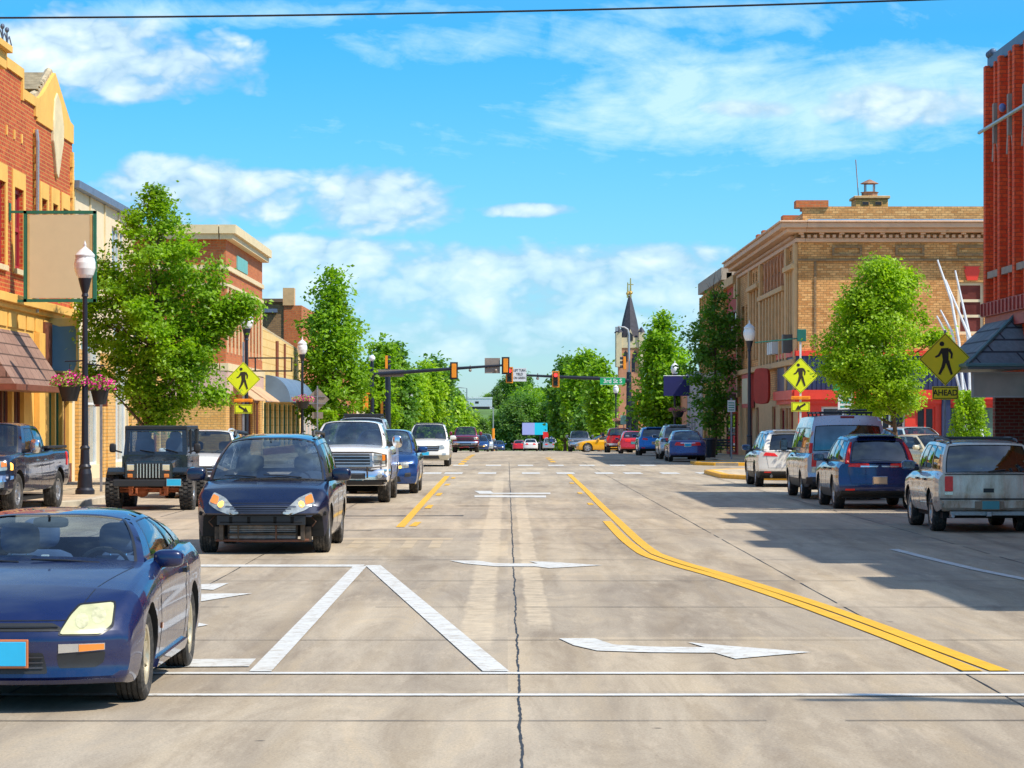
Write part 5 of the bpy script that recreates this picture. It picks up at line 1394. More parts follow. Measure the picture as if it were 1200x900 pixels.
# ------------------------------------------------------------------ 1. dark blue coupe, nearest, front left
def coupe():
    hl = 2.26
    s = dict(L=4.52, W=1.75, R=.315, axf=1.31, axr=-1.275, zb=.17, paint=NAVYP, tw=.205, rim=CHAMP, spokes=8, rr=.68,
        wsglass=GLASSC, glass=GLASSC, seatz=.17, seatm=SEATL, dashm=DASHL,
        top=[(-2.26,.86),(-2.15,.93),(-1.6,.965),(-.6,.945),(.6,.925),(.9,.90),(1.4,.83),(1.9,.735),(2.12,.665),(2.2,.60),(2.26,.55)],
        plan=[(-2.26,.93),(-1.9,.99),(-1,1),(1.4,1),(1.9,.97),(2.26,.93)], planF=.60, pF=2.6, planR=.4,
        profF=[(.1,.09),(.2,.03),(.24,.0),(.33,.015),(.40,.0),(.50,.0),(.56,.03),(.62,.08),(.75,.12)],
        cab=dict(y=(.72,.12,-.78,-1.62), z=(.885,1.205,1.215,.95), w=(.74,.55,.54,.725), b=(.26,.17,.06,.12), crown=.055, rise=.02,
            sw=[(.13,.56,.16,.90),(.585,.80,.18,.88)], wsw=[(.045,.955,.02,.95)]), open=[(-1.6,.70)],
        mz=.90, handles=[-.62], handlez=.80, seams=[.78,-.72], clad=0, msize=(.11,.065), mout=.01, mdy=-.10)
    c = make_car(s, 'dark navy two-door coupe with yellowed headlamps and pale gold wheels, nearest car at left', 'car', 'coupe_car')
    d = (0,-1,0)
    for sg in (1,-1):
        q = [(.465,.525),(.54,.64),(.60,.70),(.825,.715),(.81,.575),(.73,.52)]
        pts = rp([(sg*x, 3, z) for x, z in q], .18)
        o = part(c, 'headlight', pts, (-sg*.12,-1,0), LENSY, .010, 5)
        for cx_, cz_, rr_ in ((.615,.605,.045),(.725,.635,.05)): part(c, 'reflector', [(sg*(cx_+rr_*cos(k*pi/5)), 3, cz_+rr_*1.1*sin(k*pi/5)) for k in range(10)], (-sg*.12,-1,0), M_('cloudy_reflector', (.60,.58,.36), .25, .15, var=.3, scale=20), .0125, 3, o)
        part(c, 'headlight_seal', rp([(sg*x, 3, z) for x, z in [(.45,.515),(.53,.65),(.59,.712),(.84,.727),(.825,.56),(.735,.508)]], .18), (-sg*.12,-1,0), TRIM, .004, 5)
        o = part(c, 'fog_lamp', [(sg*x,3,z) for x, z in ((.37,.40),(.37,.46),(.66,.46),(.66,.415))], d, CHROME, .008, 4)
        part(c, 'turn_lamp', [(sg*x,3,z) for x, z in ((.50,.408),(.50,.456),(.655,.456),(.655,.418))], d, AMBER, .014, 3, o)
        part(c, 'fog_recess', rp([(sg*x,3,z) for x, z in ((.37,.30),(.36,.395),(.665,.405),(.65,.33),(.6,.30))], .2), d, BLACK, .002, 3)
        part(c, 'side_marker', [(sg*3, y, z) for y, z in ((1.80,.455),(1.86,.46),(1.86,.50),(1.80,.495))], (-sg*1,-.5,0), AMBER, .01, 2)
        part(c, 'tail_lamp', rp([(sg*x,-3,z) for x, z in ((.42,.72),(.42,.86),(.76,.86),(.78,.72))], .2), (0,1,0), REDL, .01, 3)
        # hood crease, skirts
        m = MB(); cast(c, m, [(sg*.47,2.02,2),(sg*.475,2.02,2),(sg*.70,.98,2),(sg*.695,.98,2)], (0,0,-1), .002, 2, nv=14); m.build('bonnet_seam', TRIM, c.root)
        m = MB(); cast(c, m, [(sg*3,.88,.19),(sg*3,-.82,.19),(sg*3,-.82,.27),(sg*3,.88,.25)], (-sg,0,0), .028, 6); m.build('side_skirt', NAVYP, c.root, smooth=True)
    part(c, 'grille', rp([(-.42,3,.545),(.42,3,.545),(.32,3,.595),(-.32,3,.595)], .15), d, BLACK, .004, 5)
    part(c, 'grille_bar', [(-.36,3,.566),(.36,3,.566),(.35,3,.574),(-.35,3,.574)], d, TRIM, .014, 6)
    part(c, 'bonnet_edge_seam', [(-.45,3,.607),(.45,3,.607),(.45,3,.613),(-.45,3,.613)], d, TRIM, .003, 8)
    o = part(c, 'lower_intake', rp([(-.30,3,.265),(.30,3,.265),(.27,3,.405),(-.27,3,.405)], .12), d, BLACK, .002, 5)
    for z in (.30,.335,.37): part(c, 'intake_slat', [(-.27,3,z),(.27,3,z),(.27,3,z+.008),(-.27,3,z+.008)], d, M_('dark_slat', (.06,.06,.07), .4), .012, 6, o)
    part(c, 'lip', [(-.72,3,.205),(.72,3,.205),(.72,3,.228),(-.72,3,.228)], d, NAVYP, .03, 10)
    plate(c, 0, .40, PLATEB, frame=M_('orange_plate_frame', (.6,.18,.06), .5), w=.34, h=.17)
    m = MB(); m.box((0,.55,.95),(.05,.05,.04)); m.build('dash_token', WINF, c.root)
    # cabin detail: rear shelf and dash top
    return c
c = coupe(); place(c, -3.345, 20.3, PI)

# ------------------------------------------------------------------ 2. dark blue minivan with its bumper missing
def minivan():
    hl = 2.48
    s = dict(L=4.96, W=1.96, R=.345, axf=1.60, axr=-1.43, zb=.22, paint=INKP, tw=.235, rim=ALLOY, spokes=7, wsglass=GLASSW,
        top=[(-2.48,1.05),(-1.5,1.10),(0,1.09),(1.0,1.06),(1.35,1.04),(1.9,.96),(2.2,.88),(2.36,.80),(2.48,.72)],
        bot=[(-2.48,.32),(-2.2,.24),(1.1,.22),(2.0,.25),(2.08,.50),(2.2,.56),(2.48,.58)],
        plan=[(-2.48,.95),(-2,1),(1.2,1),(1.9,.985),(2.2,.94),(2.48,.86)], planF=.55, pF=2.6, planR=.18, archgap=.05,
        profF=[(.5,.06),(.6,.0),(.75,.06),(.9,.15)],
        cab=dict(y=(1.28,.38,-2.0,-2.38), z=(1.06,1.615,1.63,1.09), w=(.87,.645,.64,.80), b=(.34,.22,.06,.08), crown=.075, rise=.04,
            sw=[(.15,.40,.12,.86),(.42,.72,.12,.86),(.74,.93,.12,.84)], wsw=[(.03,.97,.015,.95)], pillar_black=True), open=[(-2.35,1.27)],
        mz=1.08, msize=(.145,.10), mout=.05, handles=[.0,-.55], handlez=.95, seams=[1.12,.05,-1.1], seatdy=-.1)
    c = make_car(s, 'dark blue minivan with missing front bumper and lit amber corner lamps, driving toward camera', 'minivan', 'minivan')
    d = (0,-1,0)
    for sg in (1,-1):
        o = part(c, 'headlight', rp([(sg*x,3,z) for x, z in [(.44,.60),(.55,.70),(.72,.82),(.94,.90),(.955,.74),(.78,.64),(.56,.575)]], .2), (-sg*.25,-1,0), LENS, .012, 5)
        part(c, 'turn_lamp', rp([(sg*x,3,z) for x, z in [(.80,.72),(.82,.83),(.93,.875),(.94,.76)]], .2), (-sg*.25,-1,0), AMBER, .02, 3, o)
        part(c, 'parking_lamp', rp([(sg*(.745+.045*cos(k*pi/4)),3,.73+.045*sin(k*pi/4)) for k in range(8)], .3), (-sg*.25,-1,0), AMBERL, .024, 2, o)
        m = MB(); m.tube([(sg*.62,-1.9,1.68),(sg*.62,-1.8,1.74),(sg*.60,-.2,1.77),(sg*.60,.05,1.76),(sg*.60,.12,1.70)], [.02,.03,.03,.035,.02], 8); m.build('roof_rail', BLACK, c.root, smooth=True)
        part(c, 'tail_lamp', rp([(sg*x,-3,z) for x, z in ((.7,.8),(.72,1.05),(.92,1.05),(.92,.8))], .2), (0,1,0), REDL, .01, 3)
    o = part(c, 'grille', rp([(-.52,3,.70),(-.30,3,.575),(.30,3,.575),(.52,3,.70),(.2,3,.715),(-.2,3,.715)], .12), d, BLACK, .006, 5)
    for i, z in enumerate((.60,.63,.66,.69)):
        w = .30+.07*i; part(c, 'grille_slat', [(-w,3,z),(w,3,z),(w,3,z+.012),(-w,3,z+.012)], d, M_('gunmetal_slat', (.09,.10,.14), .3, .6), .02, 8, o)
    part(c, 'bonnet_seam', [(-.62,3,.742),(.62,3,.742),(.62,3,.75),(-.62,3,.75)], d, TRIM, .003, 8)
    # exposed structure
    Y = 2.12
    m = MB(); m.box((0,Y+.2,.50),(1.28,.10,.14)); 
    for x in (-.45,-.2,.18,.44): m.box((x,Y+.252,.50),(.05,.006,.10),1)
    m.box((0,Y+.252,.468),(1.2,.006,.02),1)
    m.build('crash_beam', [M_('black_steel_beam', (.03,.032,.036), .45, .3), M_('beam_hole', (.008,.008,.008), .9)], c.root, bevel=.02)
    m = MB(); m.box((0,Y-.02,.42),(1.02,.06,.42)); 
    for i in range(16): m.box((0,Y+.013,.235+i*.024),(.96,.006,.006),1)
    m.build('radiator', [M_('radiator_core', (.05,.04,.032), .6, .3, var=.4, scale=14, dirt=((.2,.12,.07),6,.5)), STEEL], c.root)
    m = MB()
    m.tube([(-.68,Y,.2),(.0,Y+.05,.19),(.68,Y,.2)], .022, 7, 1); m.tube([(-.5,Y+.05,.30),(.5,Y+.05,.29)], .018, 7); m.tube([(-.2,Y+.06,.2),(-.2,Y+.08,.42)], .012, 6, 1); m.tube([(.35,Y+.06,.2),(.35,Y+.08,.42)], .012, 6)
    for sg in (1,-1):
        m.b2((sg*.56,Y-.05,.2),(sg*.62,Y+.12,.60)); m.b2((sg*.62,Y-.25,.18),(sg*.70,Y,.40),0); m.tube([(sg*.62,Y,.6),(sg*.75,Y-.1,.66),(sg*.85,Y-.2,.6)], .02, 6)
        m.tube([(sg*.7,Y,.55),(sg*.78,Y+.05,.47),(sg*.72,Y+.02,.40)], .012, 6, 1)
    m.build('frame_rails', [M_('dirty_metal', (.10,.075,.055), .6, .4, var=.4, scale=12), BROWNP], c.root, bevel=.006)
    m = MB(); m.box((-.66,Y+.02,.60),(.14,.12,.12)); m.box((-.45,Y+.0,.62),(.06,.08,.10),1); m.box((.5,Y,.62),(.05,.1,.1),1); m.build('washer_tank', [M_('bluish_tank', (.10,.16,.34), .4), STEEL], c.root, bevel=.02)
    m = MB()
    for sg in (1,-1): m.b2((sg*.70,Y-.45,.56),(sg*.93,Y-.02,.62)); m.b2((sg*.60,Y-.5,.30),(sg*.66,Y-.1,.62))
    m.build('torn_wheel_liner', UNDER, c.root, bevel=.01)
    return c
c = minivan(); place(c, -3.57, 40.3+1.6, PI)

# ------------------------------------------------------------------ 3. white pickup (grey chrome grille)
def pickup_spec(paint_, L=6.0, W=2.03, R=.42, H=1.93, **k):
    hl = L/2; axf = hl-1.02; axr = axf-k.get('wb', 3.75); hood = k.get('hood', 1.30); belt = k.get('belt', 1.28); cabr = k.get('cabr', -.75)
    s = dict(L=L, W=W, R=R, axf=axf, axr=axr, zb=.45, paint=paint_, tw=.28, spokes=6, rr=.6, archgap=.09,
        top=[(-hl,belt+.05),(cabr-.5,belt+.05),(cabr,belt+.02),(hl-1.9,belt-.01),(hl-1.5,hood-.01),(hl-.5,hood-.05),(hl-.12,hood-.1),(hl,hood-.2)],
        bot=[(-hl,.52),(0,.45),(axf,.45),(hl,.42)], plan=[(-hl,.96),(-hl+.3,1),(axf+.3,1),(hl,.97)], planF=.35, pF=4, planR=.08,
        profF=[(.3,.1),(.5,.0),(.75,.0),(.76,.06),(1.3,.1)], profR=[(.4,.0),(1.4,.0)],
        side=[(0,.93),(.12,.975),(.4,1.0),(.6,.985),(.72,.99),(.9,.975),(.96,.95),(1,.90)],
        cab=dict(y=(hl-1.72,hl-2.35,cabr+.05,cabr-.12), z=(belt-.02,H-.10,H-.11,belt+.03), w=(.86,.68,.68,.84), b=(.2,.14,.03,.03), crown=.07, rise=.02,
             sw=[(.13,.49,.12,.88),(.52,.93,.12,.88)], rww=[(.1,.9,.1,.88)]), open=[(cabr-.05,hl-1.74)],
        mz=belt+.05, msize=(.12,.15), mout=.12, handles=[hl-2.75,cabr+.30], handlez=belt-.16, seams=[hl-1.78,hl-3.0,cabr+.05])
    s.update({a: b for a, b in k.items() if a not in ('wb','hood','belt','cabr')}); s['_cabr'] = cabr; s['_belt'] = belt
    return s
def bed(c, rails=True):
    s = c.s; hl = s['L']/2; y0, y1 = -hl+.08, s['_cabr']-.15; z = s['_belt']+.10; W = s['W']
    m = MB(); m.b2((-W*.40,y0,z-.005),(W*.40,y1,z)); m.build('bed_cover', M_('black_vinyl', (.02,.02,.02), .6), c.root)
    m = MB()
    for sg in (1,-1): m.b2((sg*W*.40,y0,z-.03),(sg*W*.45,y1,z+.03))
    m.build('bed_rail', BLACK, c.root, bevel=.01)
GRAYB = M_('satin_grille_bar', (.38,.39,.41), .3, .7)
def truck_front(c, k, chrome=True):
    s = c.s; hl = s['L']/2; d = (0,-1,0); hood = k['hood']; zl = k['zl']
    o = part(c, 'grille', rp([(-.62,3,zl),(.62,3,zl),(.60,3,hood-.14),(-.60,3,hood-.14)], .06), d, GRAYB if chrome else BLACK, .03, 5)
    part(c, 'grille_mesh', rp([(-.56,3,zl+.05),(.56,3,zl+.05),(.54,3,hood-.19),(-.54,3,hood-.19)], .05), d, BLACK, .036, 5, o)
    n = k.get('bars', 3)
    for i in range(n):
        z = lerp(zl+.06, hood-.2, (i+.5)/n); part(c, 'grille_bar', [(-.55,3,z-.014),(.55,3,z-.014),(.55,3,z+.014),(-.55,3,z+.014)], d, GRAYB if chrome else s['paint'], .052, 6, o)
    for sg in (1,-1):
        h = part(c, 'headlight', rp([(sg*x,3,z) for x, z in ((.66,zl+.05),(.66,hood-.16),(.97,hood-.18),(.985,zl+.08))], .12), (-sg*.15,-1,0), LENS, .012, 4)
        part(c, 'turn_lamp', rp([(sg*x,3,z) for x, z in ((.86,zl+.14),(.86,hood-.19),(.965,hood-.20),(.975,zl+.16))], .12), (-sg*.15,-1,0), AMBER, .02, 3, h)
        if k.get('fog', True): part(c, 'fog_lamp', rp([(sg*(.78+.06*cos(q*pi/4)),3,.66+.06*sin(q*pi/4)) for q in range(8)], .3), d, LENS, .095, 2)
    m = MB(); cast(c, m, [(-1.0,3,.56),(1.0,3,.56),(1.0,3,.80),(-1.0,3,.80)], d, .08, 8, nv=4); m.build('bumper', k.get('bumper', CHROME), c.root, smooth=True, ang=40)
    m = MB(); cast(c, m, [(-.45,3,.58),(.45,3,.58),(.45,3,.70),(-.45,3,.70)], d, .085, 5); m.build('bumper_intake', BLACK, c.root)
    m = MB(); cast(c, m, [(-.95,3,.44),(.95,3,.44),(.95,3,.555),(-.95,3,.555)], d, .05, 8, nv=3); m.build('air_dam', BLACK, c.root)
s = pickup_spec(WHITEPA, L=6.0, W=2.03, R=.42, H=1.96, hood=1.34, belt=1.30, mirrorm=CHROME, wsglass=GLASSW)
c = make_car(s, 'white heavy pickup with wide chrome grille, behind the dark minivan in the left lane', 'pickup', 'pickup_truck')
truck_front(c, dict(hood=1.34, zl=.86, bars=3)); bed(c)
plate(c, -.25, .62, PLATEB, y=3.0+.02)
m = MB()
m.tube([(-.5,3.08,.6),(-.5,3.10,.86)], .02, 6); m.tube([(.5,3.08,.6),(.5,3.10,.86)], .02, 6)
m.tube([(-.93,2.93,1.15),(-.93,2.93,.88),(-.62,3.06,.84),(.62,3.06,.84),(.93,2.93,.88),(.93,2.93,1.15),(.62,3.02,1.2),(-.62,3.02,1.2),(-.93,2.93,1.15)], .02, 6)
m.tube([(0,3.1,.42),(0,3.12,.84)], .025, 6); m.build('grille_guard', M_('dark_guard_tube', (.10,.09,.08), .4, .6), c.root, smooth=True)
place(c, -3.78, 64.9+1.98, PI)

# ------------------------------------------------------------------ SUV family
def suv_spec(paint_, L=4.8, W=1.9, R=.36, H=1.75, **k):
    hl = L/2; axf = hl-.92; axr = axf-k.get('wb', 2.78); hood = k.get('hood', 1.08); belt = k.get('belt', 1.07)
    rearlean = k.get('lean', .45)
    s = dict(L=L, W=W, R=R, axf=axf, axr=axr, zb=.26, paint=paint_, tw=.235, spokes=5, clad=k.get('cl', .0),
        top=[(-hl,belt-.02),(-hl+.4,belt+.02),(0,belt),(hl-1.7,belt-.02),(hl-1.3,hood),(hl-.5,hood-.07),(hl-.15,hood-.17),(hl,hood-.28)],
        planF=.5, pF=3, planR=.16, profR=[(.2,.08),(.5,.0),(.7,.03),(1.1,.06)],
        cab=dict(y=(hl-1.42,hl-2.15,-hl+rearlean+.10,-hl+.12), z=(belt,H-.09,H-.12,belt-.01), w=(.83,.64,.62,.80), b=(.26,.18,.06,.06), crown=.06, rise=.03,
            sw=k.get('sw', [(.13,.42,.1,.86),(.44,.69,.1,.86),(.71,.90,.12,.82)]), rww=[(.07,.93,.06,.84)], pillar_black=True), open=[(-hl+.15,hl-1.45)],
        mz=belt+.04, handles=[.1,-.85], handlez=belt-.14, seams=[hl-1.55,-.1,-1.1])
    s.update({a: b for a, b in k.items() if a not in ('wb','hood','belt','lean','sw','cl')}); s['_h'] = hood; s['_b'] = belt
    return s
def suv_front(c, mat_bar=GRAYB, lit=False, style=0, lensm=None):
    s = c.s; hd = s['_h']; W = s['W']/2; d = (0,-1,0)
    o = part(c, 'grille', rp([(-.45,3,hd-.48),(.45,3,hd-.48),(.50,3,hd-.27),(-.50,3,hd-.27)], .12), d, BLACK, .014, 5)
    for i in range(2): part(c, 'grille_bar', [(-.45,3,hd-.42+i*.08),(.45,3,hd-.42+i*.08),(.46,3,hd-.40+i*.08),(-.46,3,hd-.40+i*.08)], d, mat_bar, .024, 6, o)
    for sg in (1,-1):
        h = part(c, 'headlight', rp([(sg*x,3,z) for x, z in ((.54,hd-.42),(.55,hd-.26),(W-.06,hd-.22),(W-.04,hd-.38))], .2), (-sg*.3,-1,0), lensm or LENS, .012, 4)
        if lit: part(c, 'running_lamp', rp([(sg*x,3,z) for x, z in ((.58,hd-.41),(.58,hd-.34),(.7,hd-.33),(.7,hd-.4))], .2), (-sg*.3,-1,0), AMBERL, .02, 3, h)
        part(c, 'fog_lamp', rp([(sg*x,3,z) for x, z in ((.60,.46),(.60,.56),(.76,.57),(.76,.47))], .2), d, BLACK if style else LENS, .01, 3)
    part(c, 'lower_intake', rp([(-.5,3,.33),(.5,3,.33),(.46,3,.47),(-.46,3,.47)], .12), d, BLACK, .006, 5)
def suv_rear(c, lamp, lampm=REDL, plate_=None, pz=.75, bumper=BLACK, side=True):
    s = c.s; W = s['W']/2; d = (0,1,0)
    for sg in (1,-1):
        for q in lamp: part(c, 'tail_lamp', rp([(sg*x,-3,z) for x, z in q], .15), (-sg*.25,1,0), lampm, .012, 4)
        part(c, 'reflector', [(sg*x,-3,z) for x, z in ((.55,.42),(.55,.46),(.75,.46),(.75,.42))], d, REDL, .012, 3)
    m = MB(); cast(c, m, [(-W*.9,-3,.30),(W*.9,-3,.30),(W*.9,-3,.40),(-W*.9,-3,.40)], d, .02, 8); m.build('bumper', bumper, c.root, smooth=True)
    part(c, 'tailgate_seam', [(-.62,-3,.56),(.62,-3,.56),(.62,-3,.567),(-.62,-3,.567)], d, TRIM, .003, 6)
    for sg in (1,-1): m = MB(); cast(c, m, [(sg*.62,-3,.56),(sg*.627,-3,.56),(sg*.70,-3,s['_b']-.06),(sg*.693,-3,s['_b']-.06)], d, .003, 1, nv=8); m.build('tailgate_seam', TRIM, c.root)
    if plate_: plate(c, 0, pz, plate_, rear=True)
    f = c.patch['rear_window']; p = f(.5,1.0)
    m = MB(); m.add([], []); m.blob((0, p.y-.03, p.z+.005), (.46,.10,.022), 4); m.build('spoiler', s.get('roofm', s['paint']), c.root, smooth=True)
    part(c, 'wiper', [(-.02,-3,.5)]*0 or [(-.01,-3,s['_b']-.05),(.01,-3,s['_b']-.05),(.01,-3,s['_b']-.02),(-.01,-3,s['_b']-.02)], d, TRIM, .03, 1)
def rails(c, z=None, x=.60, cross=False, mat=BLACK):
    f = c.patch['roof']; 
    for sg in (1,-1):
        pts = [f(.5+sg*.43, v)+Vector((0,0,.0)) for v in (.05,.12,.5,.88,.95)]
        pts = [p+Vector((0,0,q)) for p, q in zip(pts, (.01,.05,.055,.05,.01))]
        m = MB(); m.tube(pts, [.018,.022,.022,.022,.018], 7); m.build('roof_rail', mat, c.root, smooth=True)
    if cross:
        for v in (.25,.7):
            a, b = f(.07,v), f(.93,v); m = MB(); m.tube([a+Vector((0,0,.055)), b+Vector((0,0,.055))], .02, 6); m.build('roof_crossbar', mat, c.root)
# blue SUV behind the white pickup (faces camera)
s = suv_spec(MIDBLUE, L=4.9, W=1.92, H=1.72, wsglass=GLASSW); c = make_car(s, 'blue crossover with lit headlamp, tucked behind and beside the white pickup', 'suv', 'sport_utility_car')
suv_front(c, lit=True, style=1); plate(c, 0, .5, PLATEB); place(c, -3.32, 74.3+.2, PI)
# white/silver SUV with dark roof rack behind it
s = suv_spec(SILVER, L=5.2, W=2.0, H=2.06, hood=1.2, belt=1.22, R=.4, wb=3.0); c = make_car(s, 'silver SUV whose black roof rack shows above the white pickup', 'suv', 'sport_utility_car')
suv_front(c); rails(c, cross=True)
m = MB(); f = c.patch['roof']
for v in (.2,.35,.5,.65,.8): m.tube([f(.06,v)+Vector((0,0,.11)), f(.94,v)+Vector((0,0,.11))], .03, 6)
m.build('roof_rack', BLACK, c.root); place(c, -4.35, 82, PI)
# cream-white SUV
s = suv_spec(PEARL, L=4.9, W=1.88, H=1.83, hood=1.14, belt=1.13, cl=.5, cladm=paint('beige_cladding', (.45,.38,.26), metal=.1), planF=.3, R=.37, wb=2.9); c = make_car(s, 'cream-white SUV with beige lower panels and roof rails, far left lane', 'suv', 'sport_utility_car')
suv_front(c); rails(c, cross=True); plate(c, .1, .55, PLATEB); place(c, -3.38, 117.8, PI)
# maroon pickup
s = pickup_spec(MAROON, L=5.9, W=2.0, R=.42, H=1.95, hood=1.3, belt=1.28, lod=1); c = make_car(s, 'maroon pickup facing camera at the far signal crossing', 'pickup', 'pickup_truck')
truck_front(c, dict(hood=1.3, zl=.88, bars=2), False); bed(c); place(c, -3.15, 206, PI)
# white SUV behind the jeep
s = suv_spec(WHITEPA, L=4.75, W=1.86, H=1.72, mirrorm=WHITEPA); c = make_car(s, 'white crossover half hidden behind the black off-roader', 'suv', 'sport_utility_car')
suv_front(c); rails(c, mat=WHITEPA); place(c, -7.72, 70.2, PI)

# ------------------------------------------------------------------ dark pickup at the far left edge
s = pickup_spec(BLACKBL, L=5.85, W=2.02, R=.42, H=1.92, hood=1.28, belt=1.26, wb=3.68, cabr=-.85, mirrorm=CHROME, wsglass=GLASS, handlem=CHROME, glass=GLASS)
c = make_car(s, 'glossy blue-black crew-cab pickup cut off by the left frame edge', 'pickup', 'pickup_truck')
truck_front(c, dict(hood=1.28, zl=.84, bars=3)); bed(c)
for sg in (1,-1):
    part(c, 'tail_lamp', rp([(sg*3,y,z) for y, z in ((-2.90,.95),(-2.90,1.25),(-2.80,1.25),(-2.80,.95))], .2), (-sg,.2,0), REDL, .015, 3)
    part(c, 'side_marker', [(sg*3,y,z) for y, z in ((2.46,.92),(2.58,.92),(2.58,1.08),(2.46,1.04))], (-sg,0,0), AMBERL if sg < 0 else AMBER, .012, 2)
m = MB()
for sg in (1,-1): cast(c, m, [(sg*3,-2.9,.46),(sg*3,2.6,.46),(sg*3,2.6,.50),(sg*3,-2.9,.50)], (-sg,0,0), .015, 14)
place(c, -11.05, 58.9, PI-.065)

# ------------------------------------------------------------------ black off-roader
def offroader():
    P = paint('black_green_paint', (.009,.017,.024), metal=.1, gamt=.3, grime=(.25,.12,.06))
    RUST = M_('rusty_frame', (.50,.15,.06), .8, .2, var=.35, scale=10)
    r = thing('off_road_car', 'black short off-roader with slotted chrome grille, rusty axles and knobbly tyres at left', 'off-road car')
    z0 = .74; yf = 1.62
    def bx(name, a, b, mat=P, bev=.02, parent=None, seg=2):
        m = MB(); m.b2(a, b); return m.build(name, mat, parent or r, bevel=bev, seg=seg, smooth=True)
    m = MB()
    m.b2((-.72,-1.75,z0-.14),(.72,.62,z0+.45)); m.build('body', P, r, bevel=.03, seg=2, smooth=True)
    m = MB()   # bonnet tapers forward
    A = [(-.56,yf,z0-.02),(.56,yf,z0-.02),(.60,.55,z0-.02),(-.60,.55,z0-.02),(-.50,yf-.02,z0+.30),(.50,yf-.02,z0+.30),(.60,.55,z0+.42),(-.60,.55,z0+.42),(0,yf-.02,z0+.335),(0,.55,z0+.455)]
    m.add(A, [(0,3,2,1),(0,1,5,8,4),(1,2,6,5),(3,0,4,7),(4,8,9,7),(8,5,6,9)]); m.build('bonnet', P, r, bevel=.025, seg=2, smooth=True)
    gr = MB(); gr.b2((-.52,yf,z0-.06),(.52,yf+.05,z0+.30)); g_ = gr.build('grille', P, r, bevel=.02)
    m = MB()
    for i in range(8): x = -.235+i*.067; m.b2((x-.014,yf+.045,z0-.04),(x+.014,yf+.062,z0+.27))
    m.build('grille_bar', CHROME, g_, bevel=.005)
    m = MB(); m.b2((-.26,yf+.051,z0-.04),(.26,yf+.054,z0+.27)); m.build('grille_slot', UNDER, g_)
    for sg in (1,-1):
        m = MB(); m.b2((sg*.30,yf+.03,z0+.12),(sg*.47,yf+.075,z0+.26)); h = m.build('headlight', CHROME, r, bevel=.01)
        m = MB(); m.b2((sg*.315,yf+.074,z0+.135),(sg*.455,yf+.085,z0+.245)); m.build('lens', M_('creamy_lens', (.72,.66,.45), .15, coat=1), h, bevel=.01)
        m = MB(); m.b2((sg*.34,yf+.04,z0-.03),(sg*.45,yf+.075,z0+.05)); m.build('turn_lamp', AMBER, r, bevel=.008)
        m = MB()   # flat wing over each wheel
        pts = [(yf+.02,z0+.02),(yf+.04,z0+.10),(yf-.1,z0+.185),(.75,z0+.19),(.52,z0-.02),(.52,z0-.12),(.60,z0-.06),(.80,z0+.12),(yf-.12,z0+.12)]
        m.prism([(y, z) for y, z in pts][::sg], (sg*.50,0,0), (0,1,0), (0,0,1), (sg,0,0), .40); m.build('wing', P, r, bevel=.012)
        m = MB(); m.prism([(-.55,z0-.06),(-.72,z0+.14),(-1.45,z0+.14),(-1.62,z0-.06),(-1.55,z0-.06),(-1.40,z0+.09),(-.77,z0+.09),(-.63,z0-.06)][::sg], (sg*.70,0,0), (0,1,0), (0,0,1), (sg,0,0), .20); m.build('rear_wing', BLACK, r)
        m = MB(); m.blob((sg*.93,.55,z0+.60), (.075,.04,.10), 4, 0); m.tube([(sg*.73,.52,z0+.5),(sg*.9,.55,z0+.55)], .018, 6); m.build('wing_mirror', BLACK, r, smooth=True)
        m = MB(); m.b2((sg*.722,-.45,z0-.08),(sg*.726,-.44,z0+.44)); m.b2((sg*.722,.5,z0-.08),(sg*.726,.51,z0+.44)); m.b2((sg*.72,-.35,z0+.28),(sg*.75,-.2,z0+.31)); m.build('door_seam', TRIM, r)
    # windscreen frame, hard top
    T = z0+.45; HT = 1.83
    fr = MB()
    def bar(a, b, w=.05): fr.tube([a, b], w, 6)
    yA, yB = .50, .34; 
    def q(u, v): return (lerp(-.70,.70,u)*(1-.06*v), lerp(yA,yB,v), lerp(T,HT-.07,v))
    def ws_bar(u0,u1,v0,v1): 
        P0 = [q(u0,v0), q(u1,v0), q(u1,v1), q(u0,v1)]; fr.add(P0+[(x,y-.05,z) for x,y,z in P0], [(0,1,2,3),(7,6,5,4),(0,4,5,1),(1,5,6,2),(2,6,7,3),(3,7,4,0)])
    ws_bar(0,.07,0,1); ws_bar(.93,1,0,1); ws_bar(.07,.93,0,.12); ws_bar(.07,.93,.9,1)
    fr.build('windscreen_frame', P, r)
    m = MB(); m.quad(*[tuple(Vector(q(u,v))+Vector((0,-.02,0))) for u, v in ((.07,.12),(.93,.12),(.93,.9),(.07,.9))]); m.build('windshield', GLASSC, r)
    m = MB()
    m.b2((-.69,-1.75,HT-.08),(.69,.36,HT)); 
    for sg in (1,-1):
        for (a, b) in ((.28,.36),(-.5,-.42),(-1.75,-1.62)): m.b2((sg*.64,a,T),(sg*.69,b,HT-.08))
    for sg in (1,-1): m.b2((sg*.60,-1.75,T),(sg*.69,-1.70,HT-.08))
    m.build('hard_top', M_('black_hard_top', (.02,.024,.028), .45, var=.2), r, bevel=.02)
    for sg in (1,-1):
        m = MB(); m.quad((sg*.67,-.42,T),(sg*.67,.28,T),(sg*.66,.28,HT-.08),(sg*.66,-.42,HT-.08)); m.build('side_window', GLASS, r)
        m = MB(); m.quad((sg*.67,-1.62,T),(sg*.67,-.5,T),(sg*.66,-.5,HT-.08),(sg*.66,-1.62,HT-.08)); m.build('side_window', GLASS, r)
    m = MB(); m.quad((-.6,-1.73,T),(.6,-1.73,T),(.6,-1.73,HT-.08),(-.6,-1.73,HT-.08)); m.build('rear_window', GLASSC, r)
    m = MB(); m.b2((-.66,.2,T-.12),(.66,.46,T+.02)); m.build('dashboard', BLACK, r, bevel=.03)
